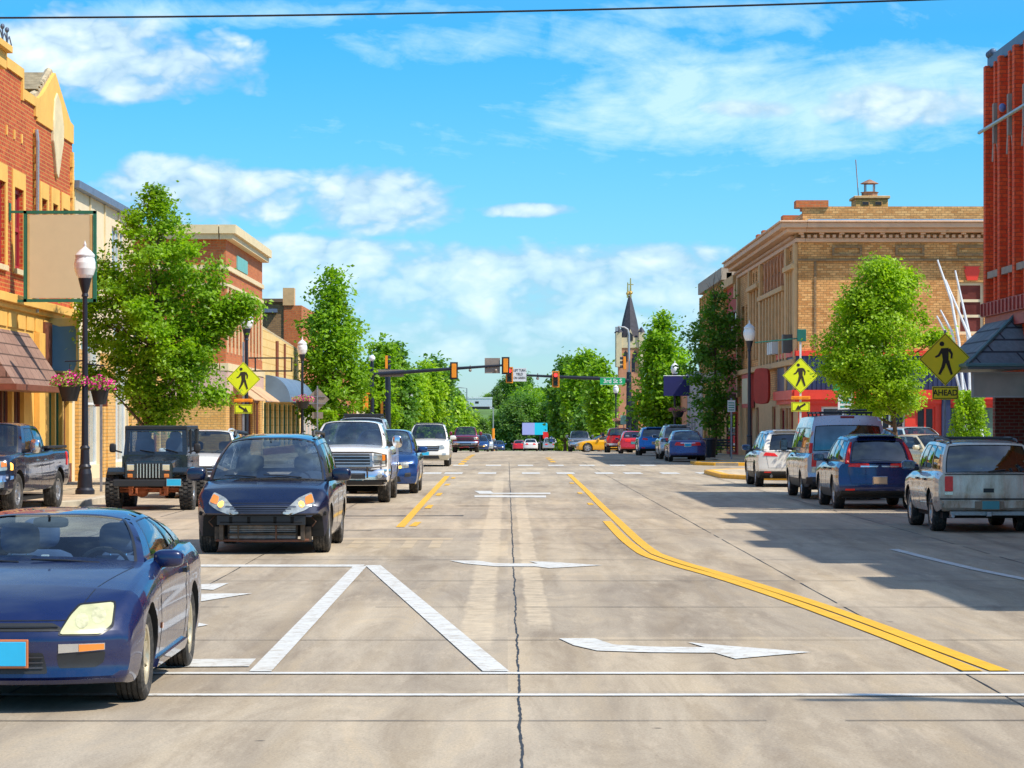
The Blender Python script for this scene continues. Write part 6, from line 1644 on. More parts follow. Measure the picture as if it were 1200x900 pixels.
    for sg in (1,-1):
        m = MB(); m.blob((sg*.34,-.35,T+.10), (.22,.08,.28), 4); m.blob((sg*.34,-.37,T+.42), (.13,.06,.09), 3); m.build('seat', SEATM, r, smooth=True)
    for (a, b) in (((-.5,.53,T+.05),(-.18,.47,T+.13)), ((.02,.53,T+.05),(.34,.47,T+.10))):
        m = MB(); m.tube([a, b], .012, 5); m.build('wiper', TRIM, r)
    # bumper, frame, axle, springs
    m = MB(); m.b2((-.70,yf+.14,z0-.22),(.74,yf+.26,z0-.07)); m.build('bumper', BLACK, r, bevel=.015)
    m = MB()
    for sg in (1,-1):
        m.b2((sg*.33,-1.6,z0-.26),(sg*.42,yf+.14,z0-.14)); m.tube([(sg*.38,yf+.1,z0-.22),(sg*.38,1.2,z0-.34),(sg*.38,.5,z0-.2)], .03, 6); m.b2((sg*.34,yf-.02,z0-.40),(sg*.42,yf+.08,z0-.2)); m.b2((sg*.24,yf-.02,z0-.40),(sg*.28,yf+.04,z0-.26)); m.b2((sg*.24,yf-.02,z0-.42),(sg*.42,yf+.04,z0-.38))
    m.tube([(-.75,1.2,.42),(.75,1.2,.42)], .045, 8); m.blob((.2,1.22,.42), (.16,.14,.15), 2); m.tube([(-.7,1.42,.46),(.7,1.42,.48)], .02, 6); m.tube([(.6,1.35,.55),(-.35,1.4,.60)], .02, 6)
    m.tube([(-.75,-1.15,.42),(.75,-1.15,.42)], .045, 8); m.blob((.0,-1.15,.42), (.17,.15,.16), 2)
    for x in (-.2,.0,.2): m.tube([(x,yf,.66),(x*.6,.9,.52)], .018, 5)
    m.build('chassis', RUST, r, bevel=.004)
    m = MB(); m.b2((-.3,-.6,.42),(.3,1.0,.66)); m.build('gearbox', UNDER, r, bevel=.04)
    pl = MB(); pl.box((-.58,yf+.275,z0-.13),(.32,.02,.16)); p = pl.build('number_plate', CHROME, r, bevel=.004); m = MB(); m.box((-.58,yf+.29,z0-.13),(.3,.006,.14)); m.build('plate_face', PLATEB, p)
    ty, rm = wheel_meshes(.42, .30, .5, ALLOY, 8, True)
    for ya in (1.2, -1.15):
        for sg in (1,-1):
            o = bpy.data.objects.new('wheel', ty); COL.objects.link(o); o.parent = r; o.location = (sg*.80, ya, .42); o.rotation_euler = (random.uniform(0,6), 0, 0 if sg > 0 else pi)
            q_ = bpy.data.objects.new('rim', rm); COL.objects.link(q_); q_.parent = o
    m = MB(); m.tube([(.60,.55,z0+.4),(.62,.55,z0+1.5)], [.006,.003], 4); m.build('aerial', BLACK, r)
    r.location = (-7.77, 59.5+1.2, 0); r.rotation_euler = (0,0,PI)
offroader()

# ------------------------------------------------------------------ right side: parked, seen from behind
# dusty SUV, nearest right
s = suv_spec(DIRTYW, L=4.6, W=1.80, H=1.64, hood=1.02, belt=1.04, R=.355, wb=2.72, lean=.28, glass=GLASSD, planR=.05, planF=.3, archgap=.06, cl=0, tw=.25, mirrorm=MIDBLUE, rim=ALLOY,
    sw=[(.12,.38,.12,.86),(.41,.64,.12,.86),(.68,.93,.12,.86)], profR=[(.2,.03),(.62,.0),(1.2,.02)])
s['zb'] = .34; s['bot'] = [(-2.3,.42),(-1.9,.36),(0,.34),(2.3,.34)]; s['cab']['w'] = (.78,.68,.67,.78); s['cab']['rww'] = [(.05,.95,.03,.90)]; s['cab']['crown'] = .035; s['cab']['pillar_black'] = False
c = make_car(s, 'dusty silver SUV streaked with dried mud, nearest parked car on the right', 'suv', 'sport_utility_car')
d = (0,1,0); hl = 2.3
for sg in (1,-1):
    part(c, 'tail_lamp', rp([(sg*x,-3,z) for x, z in ((.72,.72),(.72,.98),(.86,.98),(.86,.72))], .1), (-sg*.15,1,0), REDL, .014, 3)
    part(c, 'reversing_lamp', [(sg*x,-3,z) for x, z in ((.72,.66),(.72,.71),(.86,.71),(.86,.66))], (-sg*.15,1,0), LENS, .014, 3)
    m = MB(); cast(c, m, [(sg*.008,-3,.58),(sg*.014,-3,.58),(sg*.014,-3,1.0),(sg*.008,-3,1.0)], d, .004, 1, nv=6)
m = MB(); cast(c, m, [(-.88,-3,.40),(.88,-3,.40),(.88,-3,.56),(-.88,-3,.56)], d, .085, 9, nv=4); b_ = m.build('bumper', DIRTYW, c.root, smooth=True, bevel=0)
m = MB(); cast(c, m, [(-.84,-3,.575),(.84,-3,.575),(.84,-3,.60),(-.84,-3,.60)], d, .01, 9); m.build('tailgate_gap', TRIM, c.root)
m = MB(); cast(c, m, [(-.84,-3,1.005),(.84,-3,1.005),(.84,-3,1.02),(-.84,-3,1.02)], d, .012, 9); m.build('belt_moulding', TRIM, c.root)
m = MB(); cast(c, m, [(-.09,-3,.70),(.09,-3,.70),(.09,-3,.77),(-.09,-3,.77)], d, .012, 2); m.build('latch_handle', TRIM, c.root)
m = MB(); m.b2((-.25,-2.405,.42),(.25,-2.38,.55)); m.build('plate_recess', M_('dusty_recess', (.28,.20,.14), .8), c.root)
plate(c, .02, .485, PLATEG, rear=True, y=-2.39, frame=M_('dusty_frame', (.3,.22,.15), .8))
m = MB(); m.b2((-.66,-2.3,.30),(.66,-2.2,.38)); m.box((.0,-2.34,.33),(.09,.12,.09)); m.tube([(-.62,-2.0,.28),(-.62,-2.36,.29)], .035, 8); m.b2((-.04,-2.42,.29),(.04,-2.3,.37)); m.build('tow_hitch', STEEL, c.root, bevel=.01)
for z in (.60,.70):
    m = MB()
    for sg in (1,-1):
        m = MB(); cast(c, m, [(sg*3,-1.0,z),(sg*3,.85,z),(sg*3,.85,z+.05),(sg*3,-1.0,z+.05)], (-sg,0,0), .016, 8); m.build('side_moulding', DIRTYW, c.root, smooth=True)
rails(c, cross=True); m = MB(); m.tube([(.0,-2.27,1.06),(.3,-2.25,1.09)], .012, 5); m.build('wiper', TRIM, c.root)
place(c, 8.33, 48.1-s['axr'], -.012)
# blue crossover with L lamps
s = suv_spec(paint('deep_blue_crossover', (.006,.022,.11), metal=.35, gamt=.1), L=4.6, W=1.87, H=1.66, R=.36, wb=2.66, cl=.42, glass=GLASSD, hood=1.0, belt=1.02, lean=.55, rim=ALLOY)
s['cab']['rww'] = [(.10,.90,.05,.80)]; s['cab']['w'] = (.80,.60,.56,.76)
c = make_car(s, 'dark blue crossover with tall L-shaped red tail lamps, parked beyond the dusty SUV', 'suv', 'sport_utility_car')
suv_rear(c, [[(.42,.92),(.42,1.0),(.84,1.02),(.88,.94)], [(.78,.98),(.74,1.06),(.80,1.06),(.88,1.0)]], plate_=PLATET, pz=.64)
for sg in (1,-1):
    f = c.patch['rear_window']
    m = MB(); pts = [f(.5+sg*.462, v) for v in (.0,.2,.4,.6,.8)]; m.tube([p+Vector((0,-.02,0)) for p in pts], [.05,.045,.04,.035,.02], 7); m.build('tail_lamp', REDL, c.root, smooth=True)
m = MB(); cast(c, m, [(-.42,-3,.93),(-.05,-3,.93),(-.03,-3,.96),(-.42,-3,.96)], d, .014, 4); cast(c, m, [(.42,-3,.93),(.05,-3,.93),(.03,-3,.96),(.42,-3,.96)], d, .014, 4)
m.add([], []); m.build('chrome_strip', CHROME, c.root, smooth=True)
place(c, 8.10, 60.4-s['axr'], 0)
# grey van
hl = 2.75
s = dict(L=5.5, W=2.06, R=.345, axf=1.75, axr=-1.25, zb=.30, paint=GREYPA, tw=.235, rim=ALLOY, spokes=0, clad=.52, glass=GLASSD,
    top=[(-2.75,1.15),(0,1.15),(1.2,1.13),(1.7,1.12),(2.3,1.0),(2.6,.88),(2.75,.75)], planF=.45, planR=.10, profR=[(.2,.0),(.5,.0),(.55,.06),(1.2,.06)],
    cab=dict(y=(1.78,.95,-2.45,-2.62), z=(1.13,2.0,2.02,1.15), w=(.92,.76,.80,.93), b=(.25,.2,.04,.04), crown=.05, rise=.02, sw=[(.10,.26,.14,.66),(.3,.6,.14,.66),(.63,.93,.14,.66)], rww=[(.06,.94,.06,.70)]),
    open=[(-2.6,1.75)], mz=1.22, msize=(.1,.17), mout=.1, mirrorm=BLACK, handles=[.9], handlez=1.05, seams=[1.3,.3,-.8], rearseat=False)
c = make_car(s, 'grey-lilac cargo van with black roof rack, parked behind the blue crossover', 'van', 'cargo_van')
for sg in (1,-1):
    part(c, 'tail_lamp', rp([(sg*x,-3,z) for x, z in ((.90,.82),(.88,1.14),(1.0,1.14),(1.02,.82))], .1), (-sg*.35,1,0), REDL, .016, 3)
    f = c.patch['rear_window']; p0, p1 = f(.5+sg*.49, .0), f(.5+sg*.485, .26); m = MB(); m.tube([p0, p1], [.05,.045], 6); m.build('tail_lamp', REDL, c.root)
    part(c, 'reversing_lamp', rp([(sg*x,-3,z) for x, z in ((.91,.68),(.90,.81),(1.01,.81),(1.02,.68))], .1), (-sg*.35,1,0), LENS, .016, 3)
m = MB(); cast(c, m, [(-.004,-3,.5),(.004,-3,.5),(.004,-3,1.12),(-.004,-3,1.12)], d, .003, 1, nv=6); m.build('door_seam', TRIM, c.root)
m = MB(); cast(c, m, [(-.98,-3,.36),(.98,-3,.36),(.98,-3,.56),(-.98,-3,.56)], d, .10, 9, nv=4); m.build('bumper', BLACK, c.root, smooth=True)
m = MB(); cast(c, m, [(-.09,-3,.44),(.09,-3,.44),(.09,-3,.48),(-.09,-3,.48)], d, .112, 2); m.build('reflector', REDL, c.root)
m = MB(); f = c.patch['roof']; p = f(.5,1.0); m.box((0,p.y-.02,p.z-.04),(.34,.04,.05)); m.build('brake_lamp', M_('dull_red_lens', (.35,.02,.03), .3), c.root, bevel=.01)
m = MB()
for sg in (1,-1): m.tube([(sg*.62,-2.2,2.13),(sg*.62,.6,2.13)], .022, 6)
for y in (-2.2,-1.3,-.4,.5): m.tube([(-.66,y,2.14),(.66,y,2.14)], .022, 6); m.tube([(-.62,y,2.03),(-.62,y,2.14)], .02, 6); m.tube([(.62,y,2.03),(.62,y,2.14)], .02, 6)
m.build('roof_rack', BLACK, c.root)
m = MB()
for x in (.12,.5): m.tube([(x,-2.25,2.20),(x,.3,2.20)], .025, 6)
for i in range(8): m.tube([(.12,-2.2+i*.33,2.20),(.5,-2.2+i*.33,2.20)], .016, 5)
ld = m.build('ladder', BLACK); ld.location = (8.30, 68-s['axr'], .0); tag(ld, 'black ladder lashed on the roof rack of the grey-lilac van', 'ladder')
place(c, 8.30, 68-s['axr'], 0)
# pearl white crossover
s = suv_spec(PEARL, L=4.85, W=1.90, H=1.70, R=.37, wb=2.82, cl=.46, glass=GLASSD, hood=1.0, belt=1.04, lean=.65, rim=ALLOY, mirrorm=MIDBLUE)
s['cab']['rww'] = [(.12,.88,.08,.80)]; s['cab']['w'] = (.80,.60,.54,.76)
c = make_car(s, 'pearl white crossover with wraparound red tail lamps, parked by the yellow kerb', 'suv', 'sport_utility_car')
suv_rear(c, [[(.50,.90),(.60,.99),(.88,1.02),(.94,.92)]], plate_=None)
m = MB(); m.tube([(-.55,-2.3,.33),(-.55,-2.46,.33)], .045, 8); m.build('exhaust', CHROME, c.root)
place(c, 8.22, 80.6-s['axr'], 0)
# sedans
def sedan_spec(paint_, L=4.6, W=1.79, H=1.46, R=.33, **k):
    hl = L/2; axf = hl-.9; axr = axf-k.get('wb', 2.69)
    s = dict(L=L, W=W, R=R, axf=axf, axr=axr, zb=.2, paint=paint_, tw=.215, spokes=5,
        top=[(-hl,.90),(-hl+.15,1.0),(-hl+.7,1.01),(0,.95),(hl-1.5,.93),(hl-1.1,.91),(hl-.5,.82),(hl-.12,.70),(hl,.6)], planF=.55, planR=.3, pF=2.8,
        cab=dict(y=(hl-1.35,hl-2.1,-hl+1.35,-hl+.55), z=(.92,H-.07,H-.08,1.0), w=(.78,.58,.56,.75), b=(.26,.18,.06,.12), crown=.055, rise=.03,
            sw=[(.14,.46,.12,.88),(.48,.80,.12,.86)], rww=[(.08,.92,.06,.9)], pillar_black=True), open=[(-hl+.6,hl-1.38)],
        mz=.95, handles=[.0,-.85], handlez=.84, seams=[hl-1.4,-.1,-1.0])
    s.update({a: b for a, b in k.items() if a not in ('wb',)}); s['_h'] = .85; s['_b'] = .95; return s
s = sedan_spec(INDIGO, L=4.6, W=1.80, H=1.48, lod=1); c = make_car(s, 'indigo blue saloon with boot and red lamps, nearest of the far right parked row', 'car', 'saloon_car')
for sg in (1,-1): part(c, 'tail_lamp', rp([(sg*x,-3,z) for x, z in ((.40,.76),(.42,.92),(.80,.94),(.86,.78))], .15), (-sg*.3,1,0), REDL, .012, 4)
plate(c, 0, .80, PLATEB, rear=True); m = MB(); cast(c, m, [(-.35,-3,.88),(.35,-3,.88),(.35,-3,.905),(-.35,-3,.905)], d, .014, 4); m.build('chrome_strip', CHROME, c.root)
place(c, 8.45, 129-s['axr'], 0)
s = suv_spec(SILVER, L=4.8, W=1.92, H=1.76, lod=1, glass=GLASSD, roofm=SILVER); c = make_car(s, 'silver SUV with high red tail lamp, parked ahead of the indigo saloon', 'suv', 'sport_utility_car')
suv_rear(c, [[(.60,.90),(.62,1.04),(.88,1.06),(.92,.94)]]); rails(c); place(c, 8.55, 137.6-s['axr'], 0)
s = suv_spec(BRIGHTB, L=4.6, W=1.88, H=1.68, lod=1, glass=GLASSD); c = make_car(s, 'bright blue SUV parked mid-way along the far right row', 'suv', 'sport_utility_car')
suv_rear(c, [[(.58,.88),(.60,1.0),(.86,1.02),(.90,.92)]], plate_=PLATET, pz=.72); place(c, 8.5, 159-s['axr'], 0)
s = sedan_spec(REDPA, L=4.3, W=1.78, H=1.5, lod=1); c = make_car(s, 'bright red small car parked between the blue SUV and red pickup', 'car', 'hatchback_car')
for sg in (1,-1): part(c, 'tail_lamp', rp([(sg*x,-3,z) for x, z in ((.45,.74),(.47,.92),(.80,.94),(.86,.78))], .15), (-sg*.3,1,0), REDL, .012, 4)
plate(c, 0, .70, PLATEG, rear=True); place(c, 8.3, 181-s['axr'], 0)
s = pickup_spec(REDPA, L=5.6, W=1.98, R=.39, H=1.84, hood=1.2, belt=1.18, lod=1); c = make_car(s, 'red pickup seen from behind at the far end of the right parked row', 'pickup', 'pickup_truck')
bed(c)
for sg in (1,-1): part(c, 'tail_lamp', rp([(sg*x,-4,z) for x, z in ((.84,.85),(.84,1.18),(.97,1.18),(.97,.85))], .15), (0,1,0), REDL, .012, 3)
m = MB(); cast(c, m, [(-.95,-4,.50),(.95,-4,.50),(.95,-4,.68),(-.95,-4,.68)], d, .08, 6); m.build('bumper', CHROME, c.root, smooth=True)
place(c, 8.15, 200-s['axr']-1.0, 0)
# yellow coupe crossing
s = sedan_spec(YELPA, L=4.85, W=1.92, H=1.38, R=.36, wb=2.8, lod=1, glass=GLASSD, spokes=5)
s['cab']['sw'] = [(.22,.58,.2,.86),(.62,.76,.3,.8)]; s['cab']['y'] = (.85,.1,-.95,-1.9); s['open'] = [(-1.8,.83)]; s['top'] = [(-2.42,.92),(-2.2,1.02),(-1.5,1.04),(0,.98),(.9,.96),(1.6,.9),(2.2,.78),(2.42,.66)]
c = make_car(s, 'yellow sports coupe with black alloy wheels crossing at the signals', 'car', 'coupe_car')
suv_front(c, BLACK); 
for sg in (1,-1): part(c, 'tail_lamp', rp([(sg*x,-3,z) for x, z in ((.50,.80),(.52,.92),(.80,.94),(.86,.82))], .15), (-sg*.3,1,0), REDL, .012, 4)
place(c, 7.75, 218, PI/2+.12)
s = pickup_spec(M_('dull_grey_paint', (.16,.17,.19), .3, .4, coat=.8), L=5.5, W=1.95, H=1.85, hood=1.2, belt=1.18, lod=1); c = make_car(s, 'grey pickup waiting behind the yellow coupe', 'pickup', 'pickup_truck'); truck_front(c, dict(hood=1.2, zl=.8, bars=2)); bed(c); place(c, 6.3, 240, PI)
# light cars in the side lot at right
s = sedan_spec(BEIGEPA, L=4.6, W=1.8, lod=1); c = make_car(s, 'champagne beige saloon parked by the red and navy shopfront', 'car', 'saloon_car')
suv_front(c); place(c, 14.9, 97.5, PI+.5)
s = suv_spec(paint('aqua_white_paint', (.55,.68,.68), metal=.2), L=4.6, H=1.72, lod=1); c = make_car(s, 'pale aqua SUV parked behind the champagne saloon by the shopfront', 'suv', 'sport_utility_car')
suv_front(c); place(c, 15.9, 106.5, PI+.3)
# ---- far traffic
far = [
 ('sedan', -2.55, 245, PI, MIDBLUE, 'blue car close behind the maroon pickup', 'car', 1),
 ('suv', -2.35, 270, PI, SILVER, 'silver SUV with lit lamps behind the blue car at the crest', 'suv', 1),
 ('sedan', -2.2, 352, PI, NAVYP, 'dark blue car beyond the crest, right of the maroon pickup', 'car', 0),
 ('sedan', -1.3, 392, PI, MIDBLUE, 'blue saloon far down the hill near the orange post', 'car', 0),
 ('sedan', 2.75, 330, 0, WHITEPA, 'white saloon driving away over the crest', 'car', 0),
 ('sedan', 1.55, 372, 0, REDPA, 'small red car far ahead, left of the white saloon', 'car', 0),
 ('suv', 5.4, 350, 0, SILVER, 'pale silver car right of the far white saloon', 'car', 0),
 ('suv', -4.9, 330, PI, REDPA, 'red car half hidden by the cream-white SUV', 'car', 0)]
for kind, x, y, rz, p, lab, cat, lit in far:
    s = (sedan_spec if kind == 'sedan' else suv_spec)(p, lod=2)
    c = make_car(s, lab, cat, 'saloon_car' if kind == 'sedan' else 'sport_utility_car')
    if abs(rz) > 1: suv_front(c, lit=bool(lit))
    else:
        for sg in (1,-1): part(c, 'tail_lamp', rp([(sg*x_,-3,z) for x_, z in ((.50,.76),(.52,.92),(.80,.94),(.86,.78))], .15), (-sg*.3,1,0), REDL, .012, 3)
    place(c, x, y, rz)
# ================================================================= street furniture
POSTB = M_('black_post_paint', (.018,.022,.035), .4, .2, var=.2)
GLOBE = M_('frosted_globe', (.86,.87,.86), .18, var=.05, coat=.6)
GALV = M_('sign_post_metal', (.30,.32,.36), .5, .6, var=.2, scale=8)
FYG = M_('fluorescent_sign', (.74,.82,.012), .45, var=.05)
YEL = M_('yellow_sign', (.95,.76,.012), .45, var=.05)
SIGNB = M_('black_sign_ink', (.03,.02,.01), .6)
ORANGE = M_('signal_orange', (.92,.30,.012), .45, var=.08)
ALU = M_('sign_back_aluminium', (.33,.27,.22), .6, .3, var=.12)
GREEN = M_('green_street_sign', (.01,.36,.12), .45, var=.05)
WSIGN = M_('white_sign_face', (.72,.73,.74), .5, var=.05)
PETAL = M_('magenta_petals', (.95,.03,.36), .6, var=.3, scale=14)
FLEAF = M_('basket_leaves', (.26,.42,.03), .7, var=.4, scale=12)

def lamp_post():
    r = thing('street_lamp', 'x', 'street lamp', (0,0,0), group='black acorn-globe street lamps along both kerbs')
    m = MB(); m.lathe([(.0,.0),(.24,.0),(.24,.10),(.19,.16),(.17,.5),(.14,.62),(.16,.68),(.12,.74),(.105,1.1),(.13,1.14),(.085,1.2)], 12); m.build('base', POSTB, r, smooth=True, ang=50)
    m = MB(); m.lathe([(.085,1.2),(.06,4.85),(.09,4.88),(.07,4.95),(.12,5.12),(.16,5.28),(.17,5.32)], 12); m.build('pole', POSTB, r, smooth=True, ang=50)
    m = MB(); m.lathe([(.16,5.32),(.215,5.40),(.265,5.56),(.265,5.70),(.22,5.86)], 16); g = m.build('globe', GLOBE, r, smooth=True)
    m = MB(); m.lathe([(.24,5.84),(.25,5.89),(.15,6.00),(.07,6.06),(.03,6.10),(.035,6.16),(.0,6.26)], 14); m.build('finial', M_('white_lamp_cap', (.72,.73,.74), .3), r, smooth=True)
    return r
L_LAMPS = [(-10.42,67.3),(-9.95,104.0),(-10.8,143.5),(-10.1,283),(-10.1,318),(-10.1,363),(-10.1,400),(-10.1,440)]
R_LAMPS = [(10.62,120.0),(11.5,188.0),(10.1,255),(10.2,290),(10.1,336),(10.1,385)]
LAB_L = ['black lamp post with two flower baskets in front of the blank beige hanging sign', 'black lamp post whose globe shows through the right side of the big left tree',
  'black lamp post with flower basket left of the second left tree', 'nearest of the five tiny lamps lined up past the left side of the signals', 'second of the five tiny lamps past the left side of the signals',
  'third of the five tiny lamps past the left side of the signals', 'fourth of the five tiny lamps past the left side of the signals', 'farthest of the five tiny lamps past the left side of the signals']
LAB_R = ['tall black lamp post in front of the tan brick corner building', 'black lamp post with navy banner behind the pointed right tree', 'white-globed lamp just right of the green street sign post, above the red cars',
  'lamp left of the one above the red cars, over the yellow coupe', 'small lamp among the dark right trees left of the two clear ones', 'farthest small lamp among the dark right trees']
proto = lamp_post()
for i, ((x, y), lab) in enumerate(list(zip(L_LAMPS, LAB_L)) + list(zip(R_LAMPS, LAB_R))):
    o = proto if i == 0 else copy_tree(proto)
    o.location = (x, y, gz(y)+.13); o['label'] = lab
def basket(x, y, z, lab, seed, r=.33):
    rnd = random.Random(seed)
    b = thing('flower_basket', lab, 'flower basket', (x, y, z), group='hanging flower baskets on the lamp posts')
    m = MB(); m.lathe([(0,-.42),(r*.55,-.42),(r*.85,-.08),(r,.0),(r*.93,.0),(0,-.03)], 14); m.build('basket', BLACK, b, smooth=True)
    m = MB(); f = MB()
    for i in range(900):
        a = rnd.uniform(0, 2*pi); q = sqrt(rnd.random())*r*1.45; h = rnd.uniform(-.08, .30)*(1.25-q/r*.5)
        c = Vector((q*cos(a), q*sin(a), h)); n = Vector((rnd.gauss(0,1), rnd.gauss(0,1), rnd.gauss(.5,1))).normalized(); u = n.orthogonal().normalized(); w = n.cross(u)
        s = rnd.uniform(.025,.045); flower = rnd.random() < (.42 if h > .06 or q > r else .2)
        (f if flower else m).add([c-u*s, c-w*s*.7, c+u*s, c+w*s*.7], [(0,1,2,3)])
    o_ = len(m.v); m.v += f.v; m.f += [[q+o_ for q in g_] for g_ in f.f]; m.m += [1]*len(f.f); m.build('foliage', [FLEAF, PETAL], b)
    m = MB(); m.tube([(.0,0,.0),(.0,0,.5)], .008, 5); m.build('hanger', POSTB, b)
    return b
basket(-10.42-.36, 67.2, 2.84, 'pink petunia basket on the left side of the nearest left lamp post', 1)
basket(-10.42+.30, 67.75, 2.76, 'yellow-green and pink basket on the right side of the nearest left lamp post', 2, .27)
basket(-10.75, 143.2, 3.0, 'yellow-green basket with pink flowers on the lamp beside the barrel awning', 3, .42)
basket(11.7, 187.7, 2.9+gz(188), 'round pink flower basket below the navy banner', 4, .5)
basket(10.1+.4, 254.8, 2.9+gz(255), 'pink basket on the white-globed lamp above the red cars', 5, .5)
basket(10.2-.4, 289.8, 2.9+gz(290), 'small red-pink basket above the yellow coupe', 6, .5)
basket(-10.1-.4, 282.8, 2.9+gz(283), 'pink basket on the nearest of the tiny left lamps', 7, .6)
m = MB(); m.tube([(-10.42,67.3,3.42),(-10.9,67.2,3.40)], .02, 5); m.tube([(-10.42,67.3,3.35),(-9.95,67.3,3.28)], .02, 5)
tag(m.build('basket_bracket', POSTB), 'black basket bracket across the nearest left lamp post', 'bracket')

# ---- warning signs
def pedestrian(mb, H, y0, th=.003):
    T = lambda px, py: ((px-232)/107*H, (142-py)/107*H)
    def seg(a, b, wa, wb, k):
        A, B = Vector(T(*a)), Vector(T(*b)); d = (B-A).normalized(); n = Vector((-d.y, d.x)); s = H/107/2
        P = [A+n*wa*s, A-n*wa*s, B-n*wb*s, B+n*wb*s]
        mb.prism([(p.x, p.y) for p in P][::-1], (0,y0-k*.0006,0), (1,0,0), (0,0,1), (0,1,0), th)
    c = T(218,80); mb.prism([(c[0]+.09*H*cos(k*pi/7), c[1]+.09*H*sin(k*pi/7)) for k in range(14)], (0,y0,0), (1,0,0), (0,0,1), (0,1,0), th)
    seg((230,97),(234,155),31,21,1); seg((222,100),(205,128),13,9,2); seg((207,126),(191,134),9,7,3); seg((246,101),(259,122),12,9,4); seg((258,119),(256,139),9,7,5)
    seg((229,148),(222,176),16,13,6); seg((223,172),(207,204),13,9,7); seg((240,148),(248,176),16,12,8); seg((247,172),(258,204),13,9,9)
def diamond(parent, z, side, mat, y0, pic=True, back=ALU, label=None):
    h = side/sqrt(2)
    def rnd_d(hh):
        e = hh*.09; return [(hh-e,-e),(hh,0),(hh-e,e),(e,hh-e),(0,hh),(-e,hh-e),(-hh+e,e),(-hh,0),(-hh+e,-e),(-e,-hh+e),(0,-hh),(e,-hh+e)]
    m = MB(); m.prism([(a, b+z) for a, b in rnd_d(h)][::-1], (0,y0,0), (1,0,0), (0,0,1), (0,1,0), .006); p = m.build('sign_panel', mat, parent)
    if pic:
        m = MB(); o_, i_ = rnd_d(h*.965), rnd_d(h*.935); n = len(o_)
        m.add([(a, y0-.002, b+z) for a, b in o_]+[(a, y0-.002, b+z) for a, b in i_], [(i, (i+1)%n, n+(i+1)%n, n+i) for i in range(n)]); m.build('sign_border', SIGNB, p)
        m = MB(); pedestrian(m, h, y0-.006); q = m.build('pedestrian_symbol', SIGNB, p, loc=(0,0,z))
    m = MB(); m.prism([(a*.99, b*.99+z) for a, b in rnd_d(h)][::-1], (0,y0+.008,0), (1,0,0), (0,0,1), (0,1,0), .004); m.build('sign_back', back, p)
    return p
def plaque(parent, z, w, h, mat, y0, kind):
    m = MB(); m.b2((-w/2,y0,z-h/2),(w/2,y0+.006,z+h/2)); p = m.build('plaque', mat, parent, bevel=.002)
    m = MB(); t = .018
    for q in ((-w/2+.02,w/2-.02,z+h/2-.02-t,z+h/2-.02),(-w/2+.02,w/2-.02,z-h/2+.02,z-h/2+.02+t),(-w/2+.02,-w/2+.02+t,z-h/2+.04,z+h/2-.04),(w/2-.02-t,w/2-.02,z-h/2+.04,z+h/2-.04)): m.b2((q[0],y0-.003,q[2]),(q[1],y0-.0005,q[3]))
    m.build('plaque_border', SIGNB, p)
    if kind in ('L','R'):
        sg = 1 if kind == 'R' else -1
        m = MB(); A = Matrix.Rotation(0,4,'Y')
        pts = [(-.20,.035),(.04,.035),(.04,.10),(.22,0),(.04,-.10),(.04,-.035),(-.20,-.035)]
        a = -.55; P = [(sg*(x*cos(a)-y*sin(a)), x*sin(a)+y*cos(a)+z) for x, y in pts]
        m.prism(P if sg < 0 else P[::-1], (0,y0-.006,0), (1,0,0), (0,0,1), (0,1,0), .004); m.build('arrow_symbol', SIGNB, p)
    else: text_mesh('lettering', kind, h*.62, SIGNB, p, (0,y0-.004,z-.0), (pi/2,0,0), xs=.92)
    return p
def sign_post(name, lab, x, y, zt, z0=0.13, w=.05, mat=GALV):
    r = thing(name, lab, 'road sign', (x, y, gz(y)))
    m = MB(); m.b2((-w/2,-w/2,z0),(w/2,w/2,zt))
    m.build('post', mat, r); return r
r = sign_post('warning_sign', 'yellow diamond pedestrian sign with AHEAD plate beneath, right, above the dusty SUV', 10.68, 66.7, 4.15)
diamond(r, wz(421,66.7), .914, YEL, -.05); plaque(r, wz(460.5,66.7), .64, .32, YEL, -.052, 'AHEAD')
def crosswalk(lab, x, y, kind, zc=None):
    r = sign_post('crosswalk_sign', lab, x, y, 4.9, mat=M_('white_post', (.6,.62,.62), .5) if x > 0 else GALV, w=.07)
    z = zc or 3.55
    diamond(r, z, .914, FYG, -.06); plaque(r, z-1.12, .66, .34, FYG, -.062, kind)
    m = MB(); m.b2((-.34,-.10,z-.86),(.34,.06,z-.74)); 
    bx = m.build('beacon_bar', ORANGE, r, bevel=.01)
    for q in ((-.28,-.06),(.06,.28)):
        m = MB(); m.b2((q[0],-.106,z-.83),(q[1],-.1005,z-.77)); m.build('beacon_lens', AMBER, bx)
    return r
crosswalk('lime diamond pedestrian sign with down-right arrow plate, left of street under the tree', -9.92, 102.5, 'R', 3.5)
r = crosswalk('lime diamond pedestrian sign with down-left arrow plate, in front of the navy shopfront', wx(938,98), 98, 'L', 3.56)
m = MB(); m.b2((-.12,-.08,4.78),(.2,.08,5.22)); m.tube([(0,0,4.9),(-1.6,.3,4.75)], .03, 6); m.build('solar_unit', M_('dark_green_box', (.01,.13,.10), .5), r, bevel=.02)
crosswalk('lime pedestrian sign mostly hidden behind the rounded right tree', wx(1033,96.5), 96.5, 'L', 3.45)
